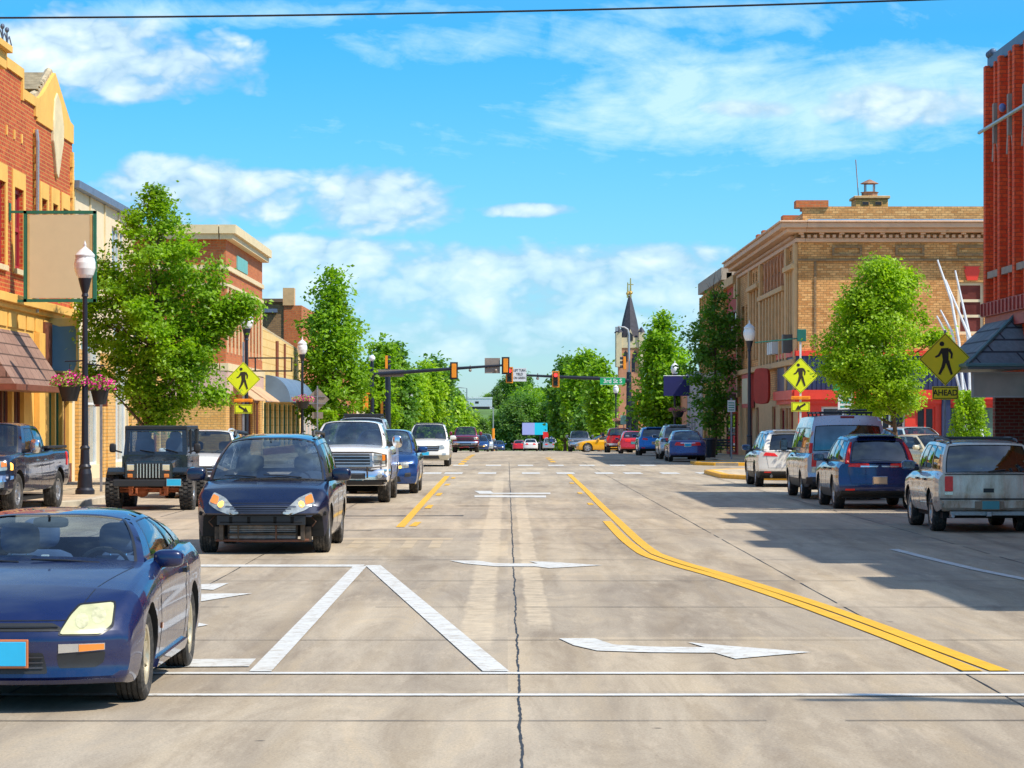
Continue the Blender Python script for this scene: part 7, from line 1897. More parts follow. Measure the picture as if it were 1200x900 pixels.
# back of a warning sign, left
r = sign_post('warning_sign', 'grey back of a diamond sign on a post beside the second left tree', wx(372,150), 150, 3.9, w=.07)
diamond(r, wz(468,150)-gz(150), .914, ALU, .05, False, ALU); m = MB(); m.b2((-.3,.05,2.1),(.3,.056,2.45)); m.build('plaque', ALU, r)
m = MB(); m.b2((-.45,-.01,3.3),(.45,.03,3.34)); m.b2((-.45,-.01,2.9),(.45,.03,2.94)); m.build('stiffener', GALV, r)
r = sign_post('parking_sign', 'slim grey post with a brown sign back beside the nearest left lamp post', wx(118.5,69.7), 69.7, 2.85, w=.06); m = MB(); m.b2((-.16,.03,2.3),(.16,.036,2.85)); m.build('sign_panel', BROWNP, r)
r = sign_post('parking_sign', 'small teal and white parking sign on a grey post by the sparse right tree', wx(857,128), 128, 3.0, w=.07)
m = MB(); m.b2((-.18,-.04,2.35),(.18,-.034,2.9)); p = m.build('sign_panel', WSIGN, r); m = MB()
for k in range(4): m.b2((-.14,-.044,2.42+k*.11),(.14,-.0405,2.47+k*.11))
m.build('sign_lines', M_('teal_ink', (.02,.28,.20), .5), p)
r = sign_post('parking_sign', 'white and green parking sign in front of the red shopfront behind the van', wx(991,97.4), 97.4, 3.2, w=.06)
m = MB(); m.b2((-.28,-.04,2.3),(.28,-.034,3.1)); p = m.build('sign_panel', WSIGN, r); m = MB()
for k in range(4): m.b2((-.2,-.044,2.4+k*.16),(.2,-.0405,2.47+k*.16))
m.build('sign_lines', MATS['teal_ink'], p)
m = MB(); m.b2((wx(976,97)-.0,97,3.0),(wx(989,97),97.03,3.25)); tag(m.build('street_name_sign', GREEN), 'short green street name plate by the rounded right tree', 'sign')
for i, (px, lab) in enumerate(((524,'tiny yellow pedestrian diamond far away on the left kerb'),(669,'tiny yellow pedestrian diamond far away left of the yellow coupe'))):
    r = sign_post('crosswalk_sign', lab, wx(px,455), 455, 4.0, w=.09, mat=POSTB); diamond(r, 3.3, .95, YEL, -.06); m = MB(); m.b2((-.3,-.06,2.0),(.3,-.05,2.4)); m.build('plaque', ORANGE if i else YEL, r)
for (px, dd, lab) in ((728,150,'small pale green parking sign among the red car and signal pole'),(710,262,'grey-green parking sign left of the white-globed lamp')):
    r = sign_post('parking_sign', lab, max(wx(px,dd), 10.2), 205 if px == 728 else 240, 3.2, w=.07)
    m = MB(); m.b2((-.3,-.05,2.4),(.3,-.044,3.2)); m.build('sign_panel', M_('pale_green_face', (.30,.52,.40), .5), r)

# ---- hanging signs on the left facades
r = thing('hanging_sign', 'large blank beige sign board in a green frame hanging from the red brick facade', 'sign', (-13.0, 71.2, 0))
d = 71.2; xa, xb, za, zb = wx(28,d), wx(113,d), wz(354,d), wz(247,d)
m = MB(); m.b2((xa+.1-(-13),-.05,za+.1),(xb-.1+13,.05,zb-.1)); m.build('sign_panel', M_('plain_beige_panel', (.66,.53,.32), .6, var=.03), r)
m = MB()
for q in ((xa,xa+.08,za,zb),(xb-.08,xb,za,zb),(xa,xb,zb-.08,zb),(xa,xb,za,za+.08)): m.b2((q[0]+13,-.06,q[2]),(q[1]+13,.06,q[3]))
m.b2((-.02,-.05,zb-.06),(xa+13,.05,zb)); m.b2((-.02,-.05,za),(xa+13,.05,za+.06)); m.b2((-.02,-.09,zb-.25),(.04,.09,zb+.2)); m.b2((-.02,-.09,za-.15),(.04,.09,za+.25))
m.build('sign_frame', GREENF, r)
m = MB()
for q in ((xa+.1,xa+.16),(xb-.16,xb-.1)): m.b2((q[0]+13,-.056,za+.1),(q[1]+13,.056,zb-.1))
m.build('inner_frame', M_('mustard_trim', (.62,.42,.16), .6), r)
r = thing('box_sign', 'blue blank box sign with pale yellow frame beside the brown awning', 'sign', (-13.0, 77.6, 0)); d = 77.6
xa, xb, za, zb = wx(54,d)+13, wx(92,d)+13, wz(440,d), wz(373,d)
m = MB(); m.b2((xa,-.12,za),(xb,.12,zb)); m.build('sign_frame', M_('pale_yellow_frame', (.72,.62,.28), .6), r, bevel=.01)
m = MB(); m.prism([(a, b) for a, b in ((xa+.04,za+.14),(xb-.12,za+.12),(xb-.05,za+.3),(xb-.05,zb-.32),(xb-.1,zb-.22),(xa+.4,zb-.24),(xa+.2,zb-.18),(xa+.04,zb-.2))][::-1], (0,-.128,0), (1,0,0), (0,0,1), (0,1,0), .006); m.build('sign_panel', M_('steel_blue_panel', (.10,.27,.50), .6, var=.03), r)
r = thing('frame_sign', 'empty black metal sign frame projecting right of the orange-red corner building', 'sign', (-13,137,0)); m = MB()
xa, xb = .3, 2.2
for q in ((-.2,xb,5.05,5.12),(-.2,xb,4.4,4.47),(xa,xa+.07,4.4,5.12),(xb-.07,xb,4.4,5.12)): m.b2((q[0],-.05,q[2]),(q[1],.05,q[3]))
m.build('sign_frame', BLACK, r)

# ---- overhead cables
def cable(name, lab, pts, rad, sag=.0):
    n = 30; P = []
    a, b = Vector(pts[0]), Vector(pts[1])
    for i in range(n+1):
        t = i/n; p = a.lerp(b, t); p.z -= sag*4*t*(1-t); P.append(p)
    m = MB(); m.tube(P, rad, 5); o = m.build(name, BLACK); tag(o, lab, 'cable'); return o
def up(x, y, h, lab):
    r = thing('utility_pole', lab, 'utility pole', (x, y, 0)); m = MB(); m.tube([(0,0,0),(0,0,h)], [.17,.11], 10); m.build('pole', M_('weathered_pole_wood', (.16,.11,.08), .9, bump=.4), r, smooth=True)
    m = MB(); m.b2((-1.0,-.06,h-.9),(1.0,.06,h-.78)); m.build('crossarm', BROWNP, r)
up(10.9, 14.8, 12.2, 'wooden utility pole at the near right corner, out of frame, shading the crosswalk')
up(-18.5, 58, 13.0, 'wooden utility pole behind the far left roofs, out of frame'); up(18.5, 55, 12.6, 'wooden utility pole behind the near right blocks, out of frame')
cable('overhead_cable', 'black cable sweeping across the whole top of the sky', [(-18.5,58,wz(17,58)-.05),(18.5,55,wz(-14,55)+.2)], .022, .28)
cable('overhead_cable', 'thin grey cable crossing the red brick facade at far left', [(-16,66,wz(190,66)),(-13.02,80.9,wz(188.5,81))], .018)

# ---- traffic signals
def head(parent, x, y, z, facing, lit=None, w=.36, h=1.07):
    """facing 'N' towards the camera, 'S' away, 'E'/'W' sideways"""
    rot = {'N':0, 'S':pi, 'W':-pi/2, 'E':pi/2}[facing]
    M = Matrix.Translation(Vector((x,y,z))) @ Matrix.Rotation(rot,4,'Z')
    def mk(name, mb, mat, par, **k):
        for i, v in enumerate(mb.v): mb.v[i] = M @ v
        return mb.build(name, mat, par, **k)
    m = MB(); m.b2((-w/2,-.08,-h/2),(w/2,.14,h/2)); hd = mk('signal_head', m, ORANGE, parent, bevel=.02)
    if facing in 'NS':
        m = MB(); m.b2((-.30,-.02,-h/2-.13),(.30,.02,h/2+.13)); mk('backplate', m, BLACK, hd)
        m = MB(); t = .075 if facing == 'N' else .0
        if t:
            for q in ((-.30,.30,h/2+.06,h/2+.135),(-.30,.30,-h/2-.135,-h/2-.06),(-.30,-.225,-h/2-.06,h/2+.06),(.225,.30,-h/2-.06,h/2+.06)): m.b2((q[0],-.03,q[2]),(q[1],-.022,q[3]))
            mk('backplate_border', m, ORANGE, hd)
    m = MB(); m.b2((-w/2+.01,-.088,-h/2+.01),(w/2-.01,-.081,h/2-.01)); mk('signal_face', m, BLACK, hd)
    for i, (zz, c) in enumerate(((.355,'red'),(0,'amber'),(-.355,'green'))):
        m = MB(); m.lathe([(0,-.10),(.145,-.095),(.15,-.088)], 14, (0,0,zz), axis='y'); on = lit == c
        mk('signal_lens', m, REDE2 if (on and c == 'red') else M_({'red':'unlit_red','amber':'unlit_amber','green':'unlit_green'}[c], {'red':(.09,.01,.01),'amber':(.10,.06,.01),'green':(.01,.06,.05)}[c], .3), hd, smooth=True)
        m = MB(); n = 10
        for k in range(n):
            a0, a1 = -.35+k*(pi+.7)/n, -.35+(k+1)*(pi+.7)/n; r0 = .165
            m.quad((r0*cos(a0),-.085,zz+r0*sin(a0)),(r0*cos(a1),-.085,zz+r0*sin(a1)),(r0*cos(a1),-.34,zz+r0*sin(a1)),(r0*cos(a0),-.34,zz+r0*sin(a0)))
        mk('visor', m, BLACK, hd)
    return hd
REDE2 = emis('lit_red_signal', (1,.02,.02), 5)
# left arm (near side of the junction, heads face away)
d = 210.0; s = F/d; G = gz(d)
r = thing('traffic_signal', 'left black mast arm over the road carrying two signals seen from behind', 'traffic signal', (wx(436,d), d, G))
X0 = wx(436,d)
def lx(px): return wx(px,d)-X0
def lz(py): return wz(py,d)-G
m = MB(); m.lathe([(0,0),(.3,0),(.26,.5),(.17,.6),(.13,lz(424)),(.1,lz(423))], 12); m.build('pole', POSTB, r, smooth=True, ang=50)
m = MB(); m.lathe([(.12,lz(423)),(.24,lz(421)),(.25,lz(419)),(.15,lz(416.5)),(0,lz(416))], 12); m.build('globe', GLOBE, r, smooth=True)
m = MB(); m.tube([(lx(433),-.1,lz(439)),(lx(470),-.1,lz(436.5)),(lx(532),-.1,lz(432)),(lx(594),-.1,lz(427.8))], [.17,.15,.12,.08], 10); m.build('mast_arm', POSTB, r, smooth=True)
head(r, lx(532), -.12, lz(434.5), 'S'); head(r, lx(592.5), -.12, lz(428.5), 'S')
m = MB(); m.b2((lx(568),-.02,lz(437.5)),(lx(586),0,lz(419.5))); m.build('sign_back', ALU, r)
m = MB(); m.b2((lx(441),.1,lz(441.5)),(lx(473),.13,lz(433))); m.build('street_name_board', ALU, r)
m = MB(); m.b2((lx(425.5),-.3,lz(480)),(lx(431.5),.1,lz(462.5))); m.b2((lx(429),-.3,lz(462)),(lx(434),0,lz(459.5))); m.build('pedestrian_signal', ORANGE, r, bevel=.02)
for px in (551, 581):
    m = MB(); m.tube([(lx(px),-.1,lz(432)+.1),(lx(px),-.1,lz(428))], .04, 5); m.blob((lx(px),-.1,lz(434)), (.12,.12,.12), 2); m.build('detector', ALU, r)
# right arm (far side, heads face the camera)
d = 228.0; s = F/d; G = gz(d); X0 = wx(737,d)
r = thing('traffic_signal', 'right black mast arm with two red signals, yield sign, green street sign and grey luminaire', 'traffic signal', (X0, d, G))
m = MB(); m.lathe([(0,0),(.35,0),(.32,.6),(.26,.7),(.20,lz(436))], 12); m.build('pole', POSTB, r, smooth=True, ang=50)
m = MB(); m.tube([(0,0,lz(440)),(0,0,lz(392)),(-.1,0,lz(386)),(-.35,0,lz(383.5)),(lx(724),0,lz(382.5))], [.12,.09,.08,.07,.06], 8); m.b2((lx(721),-.15,lz(388)),(lx(724.5),.15,lz(383))); m.build('luminaire_arm', STEEL, r, smooth=True)
m = MB(); m.tube([(0,-.15,lz(446.5)),(lx(700),-.15,lz(443.5)),(lx(651),-.15,lz(441.5)),(lx(612),-.15,lz(439.5))], [.19,.15,.12,.08], 10); m.build('mast_arm', POSTB, r, smooth=True)
head(r, lx(651.2), -.3, lz(444.6), 'N', 'red'); head(r, lx(597), -.3, lz(439.5), 'N', 'red')
m = MB(); m.b2((lx(600.8),-.32,lz(447)),(lx(616.8),-.29,lz(431.5))); p = m.build('regulatory_sign', WSIGN, r)
for i, tx in enumerate(('LEFT TURN', 'YIELD', 'ON GREEN')): text_mesh('lettering', tx, .27 if i != 1 else .30, SIGNB, p, (lx(608.8),-.325,lz(434.3+i*4.4)), (pi/2,0,0), xs=.74)
m = MB(); m.b2((lx(703),-.40,lz(451)),(lx(732.5),-.37,lz(442.5))); p = m.build('street_name_sign', GREEN, r); text_mesh('lettering', '3rd St S', .50, WSIGN, p, (lx(717.8),-.405,lz(446.8)), (pi/2,0,0), xs=.98)
m = MB()
for q in ((lx(703),lx(732.5),lz(442.9),lz(442.5)),(lx(703),lx(732.5),lz(451),lz(450.6))): m.b2((q[0]+.02,-.407,q[2]+.005),(q[1]-.02,-.4005,q[3]-.005))
m.build('sign_border', WSIGN, p)
head(r, lx(731.2), -.2, lz(425.5), 'W'); m = MB(); m.b2((lx(740),-.2,lz(436)),(lx(744),.1,lz(420))); m.build('control_box', POSTB, r)
head(r, lx(745), -.5, lz(478), 'W'); head(r, lx(752.5), -.3, lz(487), 'N')
m = MB(); m.tube([(lx(744),.3,0),(lx(744),.3,lz(464))], .3, 10); m.build('signal_pedestal', POSTB, r, smooth=True)
for px in (630,):
    m = MB(); m.tube([(lx(px),-.1,lz(440)),(lx(px),-.1,lz(437.5))], .05, 5); m.blob((lx(px),-.1,lz(443.5)), (.13,.13,.13), 2); m.build('detector', ALU, r)
d = 224.0; G = gz(d); X0 = wx(454.5,d)
r = thing('traffic_signal', 'thick black signal pole with side-on orange signal just right of the left lamp mast', 'traffic signal', (X0, d, G))
m = MB(); m.lathe([(0,0),(.4,0),(.36,.6),(.26,.7),(.22,lz(428))], 12); m.build('pole', POSTB, r, smooth=True, ang=50)
head(r, lx(453.5), -.3, lz(424.5), 'E'); head(r, lx(448), .3, lz(478), 'E')

# ---- lamp banner, bench, bin
r = thing('banner', 'plain navy banner hung across the lamp post behind the pointed right tree', 'banner', (11.5,187.8,gz(188)))
m = MB(); m.b2((-.78,-.12,wz(464,188)-gz(188)),(1.1,-.08,wz(441,188)-gz(188))); m.build('banner_cloth', M_('plain_navy_cloth', (.012,.015,.11), .7), r)
m = MB(); m.tube([(-.8,-.1,wz(441,188)-gz(188)+.03),(1.12,-.1,wz(441,188)-gz(188)+.03)], .03, 5); m.build('banner_rod', WSIGN, r)
r = thing('bench', 'black slatted bench on the pavement below the sparse right tree', 'bench', (wx(838,137),137,.1), rz=-pi/2*0)
for k in range(3): m = MB(); m.b2((-.9,.0+k*.14,.44),(.9,.11+k*.14,.48)); m.build('seat_slat', BLACK, r)
for k in range(3): m = MB(); m.b2((-.9,.44,.55+k*.13),(.9,.47,.65+k*.13)); m.build('back_slat', BLACK, r)
for sx in (-.8,.8): m = MB(); m.b2((sx-.03,0,.03),(sx+.03,.05,.44)); m.b2((sx-.03,.42,.03),(sx+.03,.47,.95)); m.b2((sx-.03,.0,.40),(sx+.03,.45,.439)); m.build('frame', BLACK, r)
r = thing('litter_bin', 'dark round litter bin beside the bench under the sparse right tree', 'litter bin', (wx(829,134)+.1,134.0,.1)); m = MB(); m.lathe([(0,.03),(.30,.03),(.34,.85),(.36,.9),(.3,.98),(.0,1.0)], 14); m.build('bin_body', POSTB, r, smooth=True)
for k in range(14): pass
# ---- white leaning poles, far billboard, distant small things
r = thing('pole_sculpture', 'cluster of white leaning poles between the tan building and the slate awning', 'sculpture', (wx(1130,97),97,0)); X0 = wx(1130,97)
for i, pl in enumerate((((1097,305),(1113,352),(1122,400),(1131,512)), ((1107,328),(1135,395),(1150,520)), ((1119,317),(1137,398),(1152,520)), ((1098,370),(1108,388),(1140,515)), ((1103,363),(1116,388),(1146,515)), ((1132,365),(1136,398),(1140,515)))):
    m = MB(); m.tube([(wx(a,97)-X0, i*.12-.3, max(0,wz(b,97))) for a, b in pl], [.03]+[.05]*(len(pl)-1), 7); m.build('pole', M_('white_painted_pole', (.78,.80,.84), .4), r, smooth=True)
d = 420.0; r = thing('billboard', 'small far billboard, lavender left half and cyan right half', 'billboard', (wx(627,d),d,gz(d))); G = gz(d); X0 = wx(627,d)
m = MB(); m.b2((lx(612),-.2,lz(509.5)),(lx(626.5),.1,lz(495.5))); m.build('poster', M_('lavender_poster', (.38,.42,.78), .5, var=.03), r)
m = MB(); m.b2((lx(626.5),-.2,lz(509.5)),(lx(641.5),.1,lz(495.5))); m.build('poster', M_('cyan_poster', (.01,.60,.80), .5, var=.03), r)
m = MB(); m.b2((lx(612),.0,lz(510.5)),(lx(641.5),.3,lz(509.52))); m.b2((lx(632),.1,0),(lx(634),.3,lz(510.5))); m.b2((lx(617),.1,0),(lx(618),.3,lz(510.5))); m.build('support', BLACK, r)
for px, py0, py1, w_, col, lab in ((639.5,514,506,.8,(.75,.02,.02),'small red sign panel beside the far billboard'),(646,519,511,.5,(.05,.12,.6),'small blue banner far away right of the billboard'),(641,524,514,.6,(.75,.72,.70),'white shop sign below the red panel near the billboard')):
    d = 400.0 + px-639; G = gz(d); X0 = wx(px,d); r = thing('shop_sign', lab, 'sign', (X0,d,G)); m = MB(); m.b2((-w_/2,-.05,lz(py0)),(w_/2,.05,lz(py1))); m.build('sign_panel', M_('far_sign_%d' % int(px), col, .5, var=.05), r); m = MB(); m.b2((-.06,.06,0),(.06,.12,lz(py1))); m.build('post', POSTB, r)
d = 440.0; G = gz(d); X0 = wx(578,d); r = thing('street_lamp', 'tall pale street light with an orange sleeve, far away left of centre', 'street lamp', (X0,d,G))
m = MB(); m.tube([(0,0,0),(0,0,lz(502))], .22, 6); m.build('sleeve', ORANGE, r); m = MB(); m.tube([(0,0,lz(502)),(0,0,lz(478)),(-.8,0,lz(476))], .09, 6); m.build('pole', STEEL, r)
for px, top, lab in ((547,455,'tall grey pole far away before the hillside'),(652,480,'tall thin street light far away behind the billboard')):
    d = 480.0; G = gz(d); X0 = wx(px,d); r = thing('street_lamp', lab, 'street lamp', (X0,d,G)); m = MB(); m.tube([(0,0,0),(0,0,lz(top)),(-1.5,0,lz(top-1))], .1, 6); m.build('pole', STEEL, r)
# ================================================================= trees
def leafm(name, c, tr=.45):
    if name in MATS: return MATS[name]
    m, t, bs = base_mat(name); out = [n for n in t.n if n.type == 'OUTPUT_MATERIAL'][0]
    tc = t.new('ShaderNodeTexCoord').outputs['Object']
    n1 = t.noise(tc, .8, 4, .6); n2 = t.noise(tc, 14, 2, .5)
    lo = tuple(x*.6 for x in c); hi = (min(1, c[0]*1.6), c[1]*1.25, c[2]*1.1)
    col = t.mix(t.ramp(n1, [(.3, lo), (.7, hi)]), t.ramp(n2, [(.3, (.65,.7,.7)), (.7, (1.3,1.25,1.1))]), 1.0, 'MULTIPLY')
    t.link(col, bs.inputs['Base Color']); bs.inputs['Roughness'].default_value = .42; bs.inputs['Specular IOR Level'].default_value = .35
    tl = t.new('ShaderNodeBsdfTranslucent'); t.link(t.mix(col, (1.5,1.5,.5), 1.0, 'MULTIPLY'), tl.inputs[0])
    ms = t.new('ShaderNodeMixShader'); ms.inputs[0].default_value = tr; t.link(bs.outputs[0], ms.inputs[1]); t.link(tl.outputs[0], ms.inputs[2]); t.link(ms.outputs[0], out.inputs[0])
    MATS[name] = m; return m
LEAF_A = leafm('maple_leaves', (.20,.43,.022)); LEAF_B = leafm('yellow_green_leaves', (.27,.51,.028)); LEAF_C = leafm('dark_leaves', (.11,.29,.04)); LEAF_D = leafm('hill_leaves', (.12,.27,.07), .4)
BARK = M_('tree_bark', (.13,.085,.06), .95, var=.4, scale=10, bump=.6, bscale=25)
def make_tree(name, lab, x, y, prof, nclump, per, leaf, mat, seed, trunk_r=.12, off=(0,0), lobes=(), clr=.42, group=None, sparse=0, bare=0, trunk_top=None, z0=None, flat=1.0):
    """prof: [(height, half width)] of the crown; off: crown centre shift; leaves are scattered in clumps through the volume"""
    rnd = random.Random(seed); g = z0 if z0 is not None else gz(y)
    r = thing(name, lab, 'tree', (x, y, g), group=group)
    zlo, zhi = prof[0][0], prof[-1][0]; cl = []
    rmax = max(p[1] for p in prof); tries = 0; lf = 2.2/max(rmax, .5)
    while len(cl) < nclump and tries < nclump*40:
        tries += 1
        z = rnd.uniform(zlo, zhi); R = pchip(prof, z)*rnd.choice((1, 1, .9, 1.05))
        a = rnd.uniform(0, 2*pi); q = rnd.random()**.42
        if rnd.random() > (R/rmax)**1.2+.08: continue
        # lumpy outline and gaps
        lump = .86 + .26*sin(a*2+z*1.3*lf+seed)*cos(z*1.7*lf+a*3+seed*.7)+.10*sin(a*5+z*4*lf)
        if sparse and (sin(a*2.3+z*3.1+seed)+sin(z*5.3+a*1.2)) < -1+sparse: continue
        k = (z-zlo)/(zhi-zlo)
        cl.append((Vector((off[0]*(1-abs(k-.5)*.4)+R*q*lump*cos(a), off[1]+R*q*lump*sin(a)*flat, z)), q))
    for (lx_, ly_, lz_, lr, n) in lobes:
        for i in range(n):
            v = Vector((rnd.gauss(0,1), rnd.gauss(0,1), rnd.gauss(0,.8))).normalized()*rnd.random()**.4*lr; cl.append((Vector((lx_,ly_,lz_))+v, .9))
    V = []; Fc = []
    for c, q in cl:
        s = clr*rnd.uniform(.55, 1.3); n = int(per*rnd.uniform(.6, 1.3)*(s/clr)**1.5)
        up = Vector((rnd.gauss(0,.3), rnd.gauss(0,.3), 1)).normalized()
        for i in range(n):
            v = Vector((rnd.gauss(0,.5), rnd.gauss(0,.5), rnd.gauss(0,.34)))*s
            p = c + v; l = leaf*rnd.uniform(.6, 1.35)
            nn = (up*.9 + Vector((p.x-off[0], p.y, .0))*(.35/max(rmax,.1)) + Vector((rnd.gauss(0,.6), rnd.gauss(0,.6), rnd.gauss(0,.4)))).normalized()
            u = nn.cross(Vector((rnd.gauss(0,1), rnd.gauss(0,1), rnd.gauss(0,1))))
            if u.length < 1e-3: continue
            u.normalize(); w = nn.cross(u); o = len(V)
            V += [p-u*l*.5, p-w*l*.34+nn*l*.06, p+u*l*.55, p+w*l*.34+nn*l*.06]; Fc.append((o, o+1, o+2, o+3))
    m = MB(); m.v = V; m.f = Fc; m.m = [0]*len(Fc); m.build('crown', mat, r)
    # trunk and limbs
    m = MB(); H = trunk_top or (zlo + (zhi-zlo)*.8); pts = []
    for i in range(9):
        t = i/8; pts.append((off[0]*t**1.2+.06*sin(i*1.7+seed)*t*trunk_r*8, off[1]*t+.06*cos(i*1.3+seed)*t*trunk_r*8, H*t))
    m.tube(pts, [trunk_r*(1.35 if i == 0 else 1)*(1-.85*i/8) for i in range(9)], 8); m.build('trunk', BARK, r, smooth=True)
    m = MB(); cand = [c for c, q in cl]; rnd.shuffle(cand)
    for c in cand[:int(22+nclump*.10)]:
        t = max(.12, min(.92, (c.z-rnd.uniform(.3,.9)*abs(Vector((c.x-off[0],c.y)).length)*.9-.2)/H)); a = Vector(pts[int(t*8)]).lerp(Vector(pts[min(8,int(t*8)+1)]), t*8-int(t*8))
        mid = a.lerp(c, .5)+Vector((rnd.gauss(0,.08), rnd.gauss(0,.08), -.10)); rr = trunk_r*(1-.8*t)*.55
        m.tube([a, mid, c], [rr, rr*.6, rr*.2], 5, cap=False)
    for i in range(bare):
        a = Vector(pts[8]); e = a+Vector((rnd.uniform(-.5,.5), rnd.uniform(-.5,.5), rnd.uniform(.6,1.7))); mid = a.lerp(e,.5)+Vector((rnd.gauss(0,.1),0,0)); m.tube([a, mid, e], [.02,.014,.006], 4, cap=False)
    m.build('branch', BARK, r)
    return r
def pxprof(d, rows):  # rows: (py, half width px)
    g = gz(d); return sorted([(wz(py, d)-g, w/F*d) for py, w in rows])
d = 77.1
make_tree('maple_tree', 'big leafy green tree on the left pavement behind the black off-roader', wx(170,d), d, pxprof(d, [(499,14),(485,38),(450,58),(400,74),(350,80),(310,66),(270,44),(240,22),(220,4)]), 270, 150, .12, LEAF_A, 11, .13,
  off=(.42,0), lobes=((2.75,0,5.15,.30,7),(2.4,.1,4.85,.34,8),(2.05,.1,4.7,.36,8),(1.75,0,4.3,.4,8),(1.8,0,5.2,.35,7),(2.0,0,2.6,.35,6),(-1.2,0,6.1,.5,9),(-1.5,-.3,5.3,.5,9),(-1.3,0,4.3,.5,9),(-1.4,0,3.2,.4,8)), clr=.40)
d = 80
make_tree('pear_tree', 'dense rounded light green tree on the right pavement above the blue crossover', wx(1054,d), d, pxprof(d, [(486,24),(470,50),(440,64),(400,64),(360,54),(330,36),(312,18),(300,4)]), 225, 190, .105, LEAF_B, 23, .085, off=(-.60,0), clr=.40, lobes=((.15,0,2.5,.35,8),(1.05,0,4.3,.35,7),(-1.9,0,3.4,.4,8),(-1.2,0,5.4,.35,6)))
d = 167
make_tree('linden_tree', 'pointed green tree left of the street behind the white pickup', wx(390,d), d, pxprof(d, [(505,14),(490,28),(450,42),(410,40),(380,31),(350,18),(335,9),(320,2)]), 190, 85, .26, LEAF_A, 31, .15, clr=.75)
d = 146
make_tree('sparse_tree', 'thin sparse tree with bare top twigs in front of the right tan shops', wx(838,d), d, pxprof(d, [(525,8),(505,14),(470,24),(430,33),(400,34),(370,24),(345,6)]), 120, 70, .20, LEAF_C, 43, .10, clr=.62, sparse=.75, bare=9, trunk_top=wz(352,d))
d = 199
make_tree('linden_tree', 'dense pointed dark green tree over the far parked cars on the right', wx(778,d), d, pxprof(d, [(515,14),(500,24),(470,31),(440,29),(410,20),(385,11),(366,2)]), 260, 90, .30, LEAF_A, 57, .16, clr=.85)
far_t = [ # px, d, rows, mat, label
 (447,246,[(500,14),(470,26),(440,24),(415,14),(394,3)],LEAF_A,'bushy green tree directly behind the left lamp mast'),
 (466,262,[(505,14),(480,22),(450,20),(425,13),(402,3)],LEAF_C,'dark tree just right of the side-on left signal'),
 (482,300,[(510,12),(490,18),(465,20),(445,12),(434,3)],LEAF_B,'light green tree low behind the cream-white SUV'),
 (500,330,[(512,12),(490,18),(460,20),(440,16),(426,3)],LEAF_B,'rounded green tree above the tiny left lamps'),
 (511,372,[(508,12),(480,22),(450,22),(435,14),(421,3)],LEAF_C,'tall grey-green tree behind the tiny left lamps'),
 (535,410,[(512,10),(500,14),(485,12),(467,3)],LEAF_B,'small conical light green tree right of the tiny left lamps'),
 (703,262,[(505,10),(490,14),(460,16),(440,11),(425,3)],LEAF_A,'green tree left of the church under the street sign'),
 (686,290,[(508,16),(485,26),(450,27),(428,16),(413,3)],LEAF_A,'large bright tree behind the two right mast signals'),
 (662,320,[(512,14),(490,24),(460,24),(435,16),(420,3)],LEAF_C,'dark green tree beneath the single red signal'),
 (672,372,[(515,12),(495,18),(470,18),(452,10),(443,2)],LEAF_C,'dark tree right of the far billboard'),
 (694,275,[(520,10),(505,18),(490,20),(478,10),(470,2)],LEAF_C,'low dark tree behind the yellow coupe'),
 (683,350,[(520,10),(505,14),(492,12),(484,3)],LEAF_B,'low yellow-green tree left of the yellow coupe roof'),
]
for i, (px, d, rows, mt, lab) in enumerate(far_t):
    make_tree('street_tree', lab, wx(px,d), d, pxprof(d, rows), 130, 60, .40*d/300+.05, mt, 100+i*7, .17, clr=1.0*d/300)
# shrubs right lot
def shrub(name, lab, x, y, w, h, n, mat, seed, leaf=.12):
    rnd = random.Random(seed); r = thing(name, lab, 'shrub', (x, y, gz(y))); V = []; Fc = []
    for i in range(n):
        a = rnd.uniform(0,2*pi); z = rnd.random()**.8; q = rnd.random()**.45*w*(1-.35*z)*(.8+.2*sin(a*4+z*6))
        p = Vector((q*cos(a), q*sin(a)*.8, z*h)); nn = Vector((rnd.gauss(0,.7), rnd.gauss(0,.7), rnd.gauss(.6,.5))).normalized(); u = nn.cross(Vector((rnd.gauss(0,1),rnd.gauss(0,1),rnd.gauss(0,1)))).normalized(); w_ = nn.cross(u); l = leaf*rnd.uniform(.6,1.4); o = len(V)
        V += [p-u*l*.5, p-w_*l*.3, p+u*l*.5, p+w_*l*.3]; Fc.append((o,o+1,o+2,o+3))
    m = MB(); m.v = V; m.f = Fc; m.m = [0]*len(Fc); m.build('foliage', mat, r)
    m = MB()
    for k in range(6): m.tube([(0,0,0),(rnd.uniform(-.4,.4)*w,rnd.uniform(-.3,.3)*w,h*.8)], [.03,.01], 5)
    m.build('stem', BARK, r); return r
shrub('shrub', 'bright yellow-green shrub under the AHEAD sign beside the slate awning', wx(1136,93), 93, .95, 2.95, 5200, LEAF_B, 5)
shrub('shrub', 'low green shrub at the left shops below the grey diamond sign back', wx(383,158), 158, 1.0, 2.6, 1500, LEAF_B, 6, .25)
shrub('shrub', 'low green bush by the far crossing left of the yellow coupe', wx(659,330), 330, 1.2, 1.5, 600, LEAF_B, 8, .4)
